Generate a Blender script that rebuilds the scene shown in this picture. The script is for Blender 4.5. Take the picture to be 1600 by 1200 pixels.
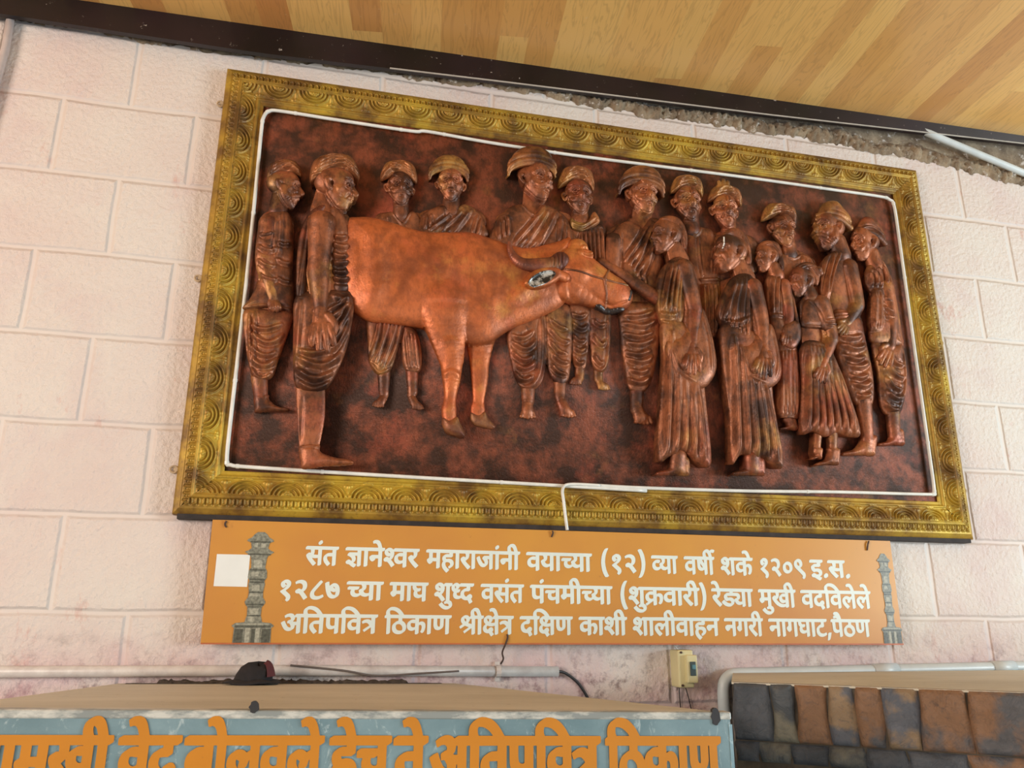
import bpy, math, random
import numpy as np
from mathutils import Vector, Matrix

for o in list(bpy.data.objects): bpy.data.objects.remove(o)
S = bpy.context.scene
COL = S.collection
Z0 = 3.085                       # height of the top edge of the relief's frame above the floor
WALL = 0.030                     # the wall plane; the room is on the -Y side
PLATE = 0.005                    # face of the relief's flat ground plate

# ------------------------------------------------------------------ camera
cam = bpy.data.cameras.new('camera'); cam_o = bpy.data.objects.new('camera', cam); COL.objects.link(cam_o)
cam.sensor_width = 36; cam.lens = 36*1249.15/1600; cam.clip_start = .05; cam.clip_end = 100
cam_o.matrix_world = Matrix(((0.97338531,-0.06947907,-0.21838886,0.35067594),(-0.22911489,-0.2732598,-0.93425663,-2.04144693),
                             (0.00523439,0.95942782,-0.28190576,Z0-1.48506141),(0,0,0,1)))
S.camera = cam_o

# ------------------------------------------------------------------ light: an open front under the ceiling, daylight outside
world = bpy.data.worlds.new('daylight'); S.world = world; world.use_nodes = True
wn = world.node_tree; bg = wn.nodes['Background']
tc = wn.nodes.new('ShaderNodeTexCoord'); sx = wn.nodes.new('ShaderNodeSeparateXYZ'); rp = wn.nodes.new('ShaderNodeValToRGB')
ma = wn.nodes.new('ShaderNodeMath'); ma.operation = 'MULTIPLY_ADD'; ma.inputs[1].default_value = .5; ma.inputs[2].default_value = .5
wn.links.new(tc.outputs['Generated'], sx.inputs[0]); wn.links.new(sx.outputs['Z'], ma.inputs[0]); wn.links.new(ma.outputs[0], rp.inputs[0]); wn.links.new(rp.outputs[0], bg.inputs[0])
cr = rp.color_ramp; cr.elements[0].position = .40; cr.elements[0].color = (.30,.28,.25,1); cr.elements[1].position = .9; cr.elements[1].color = (.55,.72,1,1)
e = cr.elements.new(.5); e.color = (1,.97,.93,1)
bg.inputs[1].default_value = .52
def area(name, loc, target, sx_, sy_, power, color):
    l = bpy.data.lights.new(name, 'AREA'); l.shape = 'RECTANGLE'; l.size = sx_; l.size_y = sy_; l.energy = power; l.color = color
    o = bpy.data.objects.new(name, l); COL.objects.link(o); o.location = loc
    o.rotation_euler = (Vector(target)-Vector(loc)).to_track_quat('-Z','Y').to_euler(); return o
area('side_area_warm', (-3.6,-3.2,2.3), (.9,0,2.5), 1.6, 1.6, 208, (1,.86,.76))  # warm area lamp added at left for daylight through the open front
area('side_area_cool', (6.0,-3.0,1.7), (1.6,0,2.2), 1.6, 1.6, 300, (.76,.91,1))  # cool area lamp added at right, standing in for outdoor daylight
area('low_front_fill', (.8,-4.2,.9), (1.0,0,2.3), 3.0, .9, 20, (1,.96,.90))  # weak fill lamp added low in front of the wall
S.view_settings.view_transform = 'Standard'; S.view_settings.look = 'None'; S.view_settings.gamma = 1; S.view_settings.use_curve_mapping = False
S.view_settings.exposure = -0.18

# ------------------------------------------------------------------ helpers
def link_mesh(name, me, mat, parent=None, smooth=True):
    o = bpy.data.objects.new(name, me); COL.objects.link(o)
    if mat: me.materials.append(mat)
    if smooth: me.polygons.foreach_set('use_smooth', np.ones(len(me.polygons), dtype=bool))
    if parent: o.parent = parent
    return o
def np_mesh(name, V, quads=None, tris=None):
    V = np.asarray(V, np.float32); me = bpy.data.meshes.new(name)
    q = np.asarray(quads if quads is not None else np.zeros((0,4)), np.int32).reshape(-1,4); t = np.asarray(tris if tris is not None else np.zeros((0,3)), np.int32).reshape(-1,3)
    me.vertices.add(len(V)); me.vertices.foreach_set('co', V.ravel())
    me.loops.add(q.size+t.size); me.polygons.add(len(q)+len(t))
    me.loops.foreach_set('vertex_index', np.concatenate([q.ravel(), t.ravel()]))
    st = np.concatenate([np.arange(len(q))*4, q.size+np.arange(len(t))*3]).astype(np.int32)
    me.polygons.foreach_set('loop_start', st); me.update(calc_edges=True); me.validate(); return me
def grid_quads(nr, nc, off=0):
    i = np.arange(nr-1)[:,None]*nc + np.arange(nc-1)[None,:]; i = i.ravel()+off
    return np.stack([i, i+1, i+nc+1, i+nc], 1)
def empty(name, loc=(0,0,0)):
    o = bpy.data.objects.new(name, None); COL.objects.link(o); o.location = loc; return o
def tag(o, label, cat, group=None):
    o['label'] = label; o['category'] = cat
    if group: o['group'] = group
    return o
def struct(o): o['kind'] = 'structure'; return o
class MB:                       # collects boxes, tubes and polygons into one mesh
    def __init__(s): s.v = []; s.f = []
    def add(s, vs, fs):
        n = len(s.v); s.v += [tuple(v) for v in vs]; s.f += [tuple(i+n for i in f) for f in fs]; return s
    def hexa(s, a, b):          # bottom loop a (4 pts), top loop b
        return s.add(list(a)+list(b), [(3,2,1,0),(4,5,6,7),(0,1,5,4),(1,2,6,5),(2,3,7,6),(3,0,4,7)])
    def box(s, x0, x1, y0, y1, z0, z1):
        return s.hexa([(x0,y0,z0),(x1,y0,z0),(x1,y1,z0),(x0,y1,z0)], [(x0,y0,z1),(x1,y0,z1),(x1,y1,z1),(x0,y1,z1)])
    def tube(s, pts, r, n=12, caps=True):
        pts = [Vector(p) for p in pts]; rs = r if isinstance(r,(list,tuple)) else [r]*len(pts)
        rings = []; up = None
        for i, p in enumerate(pts):
            d = (pts[min(i+1,len(pts)-1)]-pts[max(i-1,0)]).normalized()
            if up is None: up = d.orthogonal().normalized()
            up = (up-d*up.dot(d)).normalized(); w = d.cross(up)
            rings.append([p+(up*math.cos(2*math.pi*k/n)+w*math.sin(2*math.pi*k/n))*rs[i] for k in range(n)])
        vs = [v for g in rings for v in g]; fs = []
        for i in range(len(pts)-1):
            for k in range(n): fs.append((i*n+k, i*n+(k+1)%n, (i+1)*n+(k+1)%n, (i+1)*n+k))
        if caps: fs += [tuple(range(n-1,-1,-1)), tuple((len(pts)-1)*n+k for k in range(n))]
        return s.add(vs, fs)
    def build(s, name, mat, parent=None, smooth=False, bevel=0, seg=2):
        me = bpy.data.meshes.new(name); me.from_pydata(s.v, [], s.f); me.update()
        import bmesh
        bm = bmesh.new(); bm.from_mesh(me); bmesh.ops.recalc_face_normals(bm, faces=bm.faces)
        if bevel: bmesh.ops.bevel(bm, geom=list(bm.edges), offset=bevel, segments=seg, affect='EDGES', profile=.5, clamp_overlap=True)
        bm.to_mesh(me); bm.free()
        return link_mesh(name, me, mat, parent, smooth)
def curve_pts(pts, n=8, closed=False):      # Catmull-Rom
    P = [np.array(p, float) for p in pts]; m = len(P); out = []
    for i in range(m if closed else m-1):
        g = (lambda k: P[k%m]) if closed else (lambda k: P[min(max(k,0),m-1)])
        a,b,c,d = g(i-1),g(i),g(i+1),g(i+2)
        for t in np.arange(n)/n: out.append(.5*(2*b+(c-a)*t+(2*a-5*b+4*c-d)*t*t+(3*b-a-3*c+d)*t**3))
    if not closed: out.append(P[-1])
    return np.array(out)

# ------------------------------------------------------------------ materials
class NT:
    def __init__(s, name, **kw):
        s.m = bpy.data.materials.new(name); s.m.use_nodes = True; s.t = s.m.node_tree; s.b = s.t.nodes['Principled BSDF']
        s.pos = s.t.nodes.new('ShaderNodeNewGeometry').outputs['Position']
        for k, v in kw.items(): s.b.inputs[k.replace('_',' ')].default_value = v
    def n(s, typ, **kw):
        nd = s.t.nodes.new(typ)
        for k, v in kw.items(): setattr(nd, k, v)
        return nd
    def l(s, a, b): s.t.links.new(a, b)
    def noise(s, scale, detail=5, rough=.55, stretch=None, off=(0,0,0), dist=0):
        mp = s.n('ShaderNodeMapping'); mp.inputs['Scale'].default_value = stretch or (1,1,1); mp.inputs['Location'].default_value = off
        s.l(s.pos, mp.inputs[0]); nz = s.n('ShaderNodeTexNoise'); s.l(mp.outputs[0], nz.inputs['Vector'])
        nz.inputs['Scale'].default_value = scale; nz.inputs['Detail'].default_value = detail; nz.inputs['Roughness'].default_value = rough; nz.inputs['Distortion'].default_value = dist
        return nz.outputs['Fac']
    def ramp(s, fac, stops):
        r = s.n('ShaderNodeValToRGB'); s.l(fac, r.inputs[0]); e = r.color_ramp.elements
        while len(e) < len(stops): e.new(.5)
        for k, (p, c) in enumerate(stops): e[k].position = p; e[k].color = (c if len(c)==4 else (*c,1)) if not isinstance(c,(int,float)) else (c,c,c,1)
        return r.outputs[0]
    def mix(s, fac, a, b, mode='MIX'):
        m = s.n('ShaderNodeMix', data_type='RGBA', blend_type=mode)
        for sock, v in ((m.inputs[0],fac),(m.inputs[6],a),(m.inputs[7],b)):
            if isinstance(v,(int,float)): sock.default_value = v
            elif isinstance(v,tuple): sock.default_value = (*v,1) if len(v)==3 else v
            else: s.l(v, sock)
        return m.outputs[2]
    def math(s, op, a, b=0.0, c=0.0):
        m = s.n('ShaderNodeMath', operation=op)
        for k, v in enumerate((a,b,c)):
            if isinstance(v,(int,float)): m.inputs[k].default_value = v
            else: s.l(v, m.inputs[k])
        return m.outputs[0]
    def color(s, c): 
        if isinstance(c,tuple): s.b.inputs['Base Color'].default_value = (*c,1)
        else: s.l(c, s.b.inputs['Base Color'])
        return s
    def bump(s, h, strength=.3, dist=.002, prev=None):
        b = s.n('ShaderNodeBump'); b.inputs['Strength'].default_value = strength; b.inputs['Distance'].default_value = dist
        s.l(h, b.inputs['Height'])
        if prev is not None: s.l(prev, b.inputs['Normal'])
        s.l(b.outputs[0], s.b.inputs['Normal']); return b.outputs[0]
def plain(name, c, rough=.5, metal=0, var=.12, scale=40, bump=.1):
    t = NT(name, Roughness=rough, Metallic=metal)
    t.color(t.mix(t.ramp(t.noise(scale), [(.3,0),(.7,1)]), tuple(x*(1-var) for x in c), tuple(min(1,x*(1+var)) for x in c)))
    if bump: t.bump(t.noise(scale*6), bump, .001)
    return t.m
def copper(name, base, dark, gold, red, metal=.42, rough=.40, dk=(.40,.56), gd=(.55,.70), canvas=.25, off=0):
    t = NT(name, Roughness=rough, Metallic=metal)
    c = t.mix(t.ramp(t.noise(9, 8, .62, off=(off,0,0)), [(dk[0],0),(dk[1],1)]), dark, base)
    c = t.mix(t.math('MULTIPLY', t.ramp(t.noise(7, 6, .6, off=(3+off,1,7)), [(gd[0],0),(gd[1],1)]), .8), c, gold)
    c = t.mix(t.math('MULTIPLY', t.ramp(t.noise(5, 7, .65, off=(9+off,4,2)), [(.55,0),(.68,1)]), .75), c, red)
    c = t.mix(t.math('MULTIPLY', t.ramp(t.noise(120, 4, .7, stretch=(1,1,.35)), [(.50,0),(.70,1)]), .5), c, dark)
    c = t.mix(t.math('MULTIPLY', t.ramp(t.noise(34, 7, .68, off=(5+off,2,1), stretch=(1,1,.7)), [(.47,0),(.64,1)]), .62), c, dark)
    t.color(c)
    t.l(t.ramp(t.noise(30, 5), [(.3,rough-.08),(.7,rough+.14)]), t.b.inputs['Roughness'])
    b = t.bump(t.noise(210, 5, .65, stretch=(1,1,.6)), canvas, .0025)
    t.bump(t.noise(60, 6, .65), .45, .003, b)
    return t.m
M = {}
M['skin'] = copper('copper_skin', (.37,.12,.048), (.06,.023,.013), (.52,.255,.07), (.35,.082,.04), off=1, rough=.38, dk=(.38,.55))
M['cloth'] = copper('copper_cloth', (.33,.113,.047), (.05,.020,.012), (.50,.25,.068), (.31,.07,.036), off=4, rough=.38, dk=(.39,.56))
M['cloth_gold'] = copper('ochre_cloth', (.38,.142,.05), (.07,.026,.013), (.48,.26,.062), (.33,.094,.038), gd=(.48,.64), off=6, rough=.38, dk=(.38,.55))
M['buffalo'] = copper('copper_hide', (.57,.152,.045), (.26,.07,.024), (.64,.30,.07), (.62,.14,.055), dk=(.36,.54), off=2, rough=.40)
M['plate'] = copper('copper_ground', (.31,.092,.048), (.068,.032,.021), (.34,.15,.05), (.50,.115,.062), dk=(.44,.58), gd=(.60,.74), metal=.3, rough=.45, canvas=.8, off=8)
M['horn'] = copper('copper_horn', (.33,.10,.05), (.12,.04,.025), (.42,.20,.065), (.35,.10,.055), off=3)
M['white_mark'] = plain('white_mark', (.75,.70,.62), .5)
t = NT('ear_paint', Roughness=.35, Metallic=.4)
t.color(t.mix(t.ramp(t.noise(60,5,.6,off=(2,0,5)), [(.48,0),(.60,1)]), (.03,.026,.022), (.55,.53,.48))); t.bump(t.noise(200),.3,.001); M['ear'] = t.m
t = NT('gilt_frame', Roughness=.48, Metallic=.38)
c = t.mix(t.ramp(t.noise(12,7,.6), [(.38,0),(.60,1)]), (.15,.075,.016), (.40,.235,.030))
c = t.mix(t.ramp(t.noise(5,5,.6,off=(4,0,0)), [(.50,0),(.66,1)]), c, (.52,.35,.035))
c = t.mix(t.math('MULTIPLY', t.ramp(t.noise(90,4,.7), [(.55,0),(.70,1)]), .5), c, (.07,.03,.012))
t.color(c); t.bump(t.noise(220,4), .25, .0012); M['gilt'] = t.m
M['muzzle'] = plain('black_paint', (.035,.022,.018), .35, .2, .5, 60)
M['dirt'] = plain('dark_dirt', (.05,.038,.028), .95, 0, .7, 90, .8)
M['lug'] = plain('painted_lug', (.50,.38,.24), .6, 0, .2, 60)
M['strip'] = plain('white_tube', (.72,.72,.66), .35, 0, .12, 25, 0)
M['gap_shade'] = plain('shadow_gap_dark', (.025,.018,.015), .8, 0, .5, 30)  # near-black colour standing for shade in the gap below the frame
# painted block wall
t = NT('painted_blocks', Roughness=.62)
sp = t.n('ShaderNodeSeparateXYZ'); t.l(t.pos, sp.inputs[0])
cb = t.n('ShaderNodeCombineXYZ'); t.l(t.math('ADD', sp.outputs['X'], 2.5825), cb.inputs['X']); t.l(t.math('ADD', sp.outputs['Z'], 2.139-Z0+.221*8), cb.inputs['Y'])
wob = t.noise(3.5, 3, .5); wv = t.n('ShaderNodeVectorMath', operation='ADD'); wc = t.n('ShaderNodeCombineXYZ')
wm = t.math('MULTIPLY_ADD', wob, .016, -.008); t.l(wm, wc.inputs['X']); t.l(wm, wc.inputs['Y']); t.l(cb.outputs[0], wv.inputs[0]); t.l(wc.outputs[0], wv.inputs[1])
br = t.n('ShaderNodeTexBrick', offset=.5, offset_frequency=2, squash=1, squash_frequency=2); t.l(wv.outputs[0], br.inputs['Vector'])
for k, v in (('Scale',1),('Brick Width',.335),('Row Height',.221),('Mortar Size',.012),('Mortar Smooth',.8),('Bias',0)): br.inputs[k].default_value = v
mort = br.outputs['Fac']
c = t.mix(t.ramp(t.noise(2.2,4,.55), [(.35,0),(.65,1)]), (.67,.56,.50), (.70,.64,.57))
c = t.mix(t.math('MULTIPLY', t.ramp(t.noise(3.2,6,.6,off=(5,0,1)), [(.50,0),(.70,1)]), .42), c, (.58,.38,.38))
c = t.mix(t.math('MULTIPLY', t.ramp(t.noise(14,6,.7,off=(1,0,9),stretch=(1,1,.45)), [(.63,0),(.72,1)]), .45), c, (.55,.21,.15))
c = t.mix(t.math('MULTIPLY', mort, .18), c, (.64,.58,.51))
low = t.n('ShaderNodeMapRange'); t.l(sp.outputs['Z'], low.inputs[0]); low.inputs[1].default_value = Z0-1.50; low.inputs[2].default_value = Z0-1.63
mould = t.math('MULTIPLY', t.ramp(t.noise(26,7,.72,off=(7,0,3)), [(.50,0),(.66,1)]), low.outputs[0])
c = t.mix(t.math('MULTIPLY', mould, .8), c, (.12,.06,.055))
pk = t.math('MULTIPLY', t.ramp(t.noise(5,5,.6,off=(2,0,8)), [(.42,0),(.62,1)]), low.outputs[0])
c = t.mix(t.math('MULTIPLY', pk, .5), c, (.62,.36,.40))
t.color(c)
hb = t.math('MULTIPLY', t.math('SUBTRACT', 1.0, mort), t.math('MULTIPLY_ADD', t.noise(75,5,.6), .9, .25))
t.bump(hb, .8, .009); M['wall'] = t.m
t = NT('raw_concrete', Roughness=.9)
c = t.mix(t.ramp(t.noise(18,8,.65), [(.35,0),(.65,1)]), (.17,.115,.07), (.40,.30,.19))
c = t.mix(t.ramp(t.noise(40,6,.7,off=(3,3,3)), [(.58,0),(.66,1)]), c, (.66,.58,.50))
t.color(c); t.bump(t.noise(60,8,.7), .9, .012); M['concrete'] = t.m
# laminate ceiling of narrow strips running away from the wall
t = NT('laminate_strips', Roughness=.32)
sp = t.n('ShaderNodeSeparateXYZ'); t.l(t.pos, sp.inputs[0])
ang = math.radians(7)
along = t.math('ADD', t.math('MULTIPLY', sp.outputs['Y'], math.cos(ang)), t.math('MULTIPLY', sp.outputs['X'], math.sin(ang)))
acr = t.math('SUBTRACT', t.math('MULTIPLY', sp.outputs['X'], math.cos(ang)), t.math('MULTIPLY', sp.outputs['Y'], math.sin(ang)))
PW = .085
row = t.math('FLOOR', t.math('DIVIDE', acr, PW))
w1 = t.n('ShaderNodeTexWhiteNoise', noise_dimensions='1D'); t.l(row, w1.inputs['W'])
seg = t.math('FLOOR', t.math('DIVIDE', t.math('ADD', along, t.math('MULTIPLY', w1.outputs['Value'], 3.0)), 1.5))
cid = t.n('ShaderNodeCombineXYZ'); t.l(row, cid.inputs['X']); t.l(seg, cid.inputs['Y'])
w2 = t.n('ShaderNodeTexWhiteNoise', noise_dimensions='2D'); t.l(cid.outputs[0], w2.inputs['Vector'])
gv = t.n('ShaderNodeCombineXYZ'); t.l(t.math('MULTIPLY', acr, 26.0), gv.inputs['X']); t.l(t.math('MULTIPLY', along, 2.4), gv.inputs['Y']); t.l(t.math('MULTIPLY', w2.outputs['Value'], 40.0), gv.inputs['Z'])
gn = t.n('ShaderNodeTexNoise'); t.l(gv.outputs[0], gn.inputs['Vector']); gn.inputs['Scale'].default_value = 1.0; gn.inputs['Detail'].default_value = 5; gn.inputs['Distortion'].default_value = .6
rings = t.math('FRACT', t.math('MULTIPLY', gn.outputs['Fac'], 9.0))
c = t.ramp(w2.outputs['Value'], [(0,(.55,.235,.068)),(.22,(.70,.37,.11)),(.5,(.84,.50,.16)),(.8,(.88,.57,.19)),(1,(.60,.27,.08))])
c = t.mix(t.math('MULTIPLY', t.ramp(rings, [(.0,.6),(.18,0),(.75,0),(1,.6)]), .45), c, (.30,.14,.05))
c = t.mix(t.math('MULTIPLY', t.ramp(t.noise(70,5,.75), [(.66,0),(.70,1)]), .5), c, (.75,.66,.5))
t.color(c); M['laminate'] = t.m
t = NT('black_trim', Roughness=.36)
c = t.mix(t.ramp(t.noise(2.5,4), [(.4,0),(.6,1)]), (.004,.003,.0035), (.014,.007,.010))
c = t.mix(t.ramp(t.noise(55,6,.75), [(.655,0),(.69,1)]), c, (.40,.35,.30)); t.color(c); M['trim'] = t.m
M['trim_lip'] = plain('trim_lip', (.50,.46,.40), .5)
t = NT('orange_vinyl', Roughness=.38)
c = t.mix(t.ramp(t.noise(2.0,4,off=(1,0,0)), [(.35,0),(.65,1)]), (.50,.205,.038), (.58,.27,.036)); c = t.mix(t.math('MULTIPLY', t.ramp(t.noise(45,6,.75), [(.64,0),(.72,1)]), .5), c, (.30,.11,.03)); t.color(c); M['orange'] = t.m
M['sign_edge'] = plain('sign_edge', (.45,.12,.04), .5)
M['letter'] = plain('pale_lettering', (.66,.73,.67), .4, 0, .06, 6, 0)
M['stone_pale'] = plain('printed_stone_light', (.34,.33,.25), .4, 0, .35, 160, 0); M['stone_dark'] = plain('printed_stone_dark', (.085,.085,.06), .4, 0, .5, 160, 0); M['stone_mid'] = plain('printed_stone_mid', (.20,.20,.15), .4, 0, .5, 160, 0)
M['sticker'] = plain('sticker_white', (.72,.74,.70), .4, 0, .05, 10, 0)
t = NT('pipe_pvc', Roughness=.4)
t.color(t.mix(t.ramp(t.noise(14,6,.65), [(.40,0),(.75,1)]), (.66,.62,.57), (.42,.35,.32))); M['pipe'] = t.m
M['pipe_grey'] = plain('pipe_grey_pvc', (.55,.60,.60), .4, 0, .1, 12); M['pipe_pink'] = plain('painted_conduit', (.45,.38,.35), .5, 0, .15, 20)
M['wire'] = plain('wire_black', (.02,.018,.018), .5); M['wire_grey'] = plain('thin_wire', (.12,.10,.09), .5)
M['beige'] = plain('beige_plastic', (.62,.55,.30), .42, 0, .06, 20); M['breaker'] = plain('breaker_dark', (.05,.075,.075), .35); M['toggle'] = plain('toggle_teal', (.10,.25,.30), .35); M['rust'] = plain('rusty_iron', (.06,.035,.025), .8, 0, .4)
M['cap'] = plain('black_fabric', (.012,.010,.011), .85, 0, .3, 80, .4); M['cap_red'] = plain('red_fabric', (.09,.018,.022), .8, 0, .2, 80, .4)
t = NT('dusty_top', Roughness=.6)
c = t.mix(t.ramp(t.noise(6,6,.6,stretch=(.4,1,1)), [(.35,0),(.65,1)]), (.50,.46,.35), (.62,.58,.46)); c = t.mix(t.math('MULTIPLY', t.ramp(t.noise(50,6,.75), [(.62,0),(.70,1)]), .6), c, (.16,.12,.08)); t.color(c); t.bump(t.noise(90),.2,.001); M['dusty'] = t.m
t = NT('scratched_steel', Roughness=.40, Metallic=.35)
c = t.mix(t.ramp(t.noise(5,6,.6,dist=1.0), [(.35,0),(.65,1)]), (.13,.21,.23), (.22,.32,.34)); c = t.mix(t.math('MULTIPLY', t.ramp(t.noise(28,7,.75,stretch=(1,1,.5),dist=2.2), [(.57,0),(.66,1)]), .7), c, (.46,.54,.53)); t.color(c); t.bump(t.noise(120,5),.2,.001); M['steel'] = t.m
t = NT('worn_edge', Roughness=.45, Metallic=.2)
t.color(t.mix(t.ramp(t.noise(30,6,.7,stretch=(.35,1,1)), [(.45,0),(.58,1)]), (.25,.27,.25), (.58,.57,.50))); M['edge'] = t.m
M['board_orange'] = plain('orange_paint', (.52,.19,.002), .6, 0, .06, 8, 0)
def slate(name, a, b, lo, hi, off):
    t = NT(name, Roughness=.5)
    c = t.mix(t.ramp(t.noise(9,5,.55,off=(off,0,0)), [(lo,0),(hi,1)]), a, b)
    c = t.mix(t.math('MULTIPLY', t.ramp(t.noise(45,7,.7,dist=1.5), [(.5,0),(.7,1)]), .5), c, tuple(x*.45 for x in a)); t.color(c); t.bump(t.noise(22,8,.65,dist=1), .8, .012); return t.m
M['slate_dark'] = slate('slate_dark', (.038,.046,.055), (.11,.12,.135), .35, .7, 0)
M['slate_brown'] = slate('slate_brown', (.10,.10,.105), (.25,.135,.07), .36, .46, 3)
M['slate_mixed'] = slate('slate_mixed', (.115,.125,.145), (.29,.20,.115), .45, .53, 6)
M['slate_grey'] = slate('slate_grey', (.075,.085,.092), (.22,.205,.15), .42, .58, 9)
M['joint'] = plain('sandy_joint', (.075,.06,.042), .9, 0, .4, 30, .5)
t = NT('paved_floor', Roughness=.6); t.color(t.mix(t.noise(6,6), (.36,.33,.29), (.48,.45,.40))); M['floor'] = t.m

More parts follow.
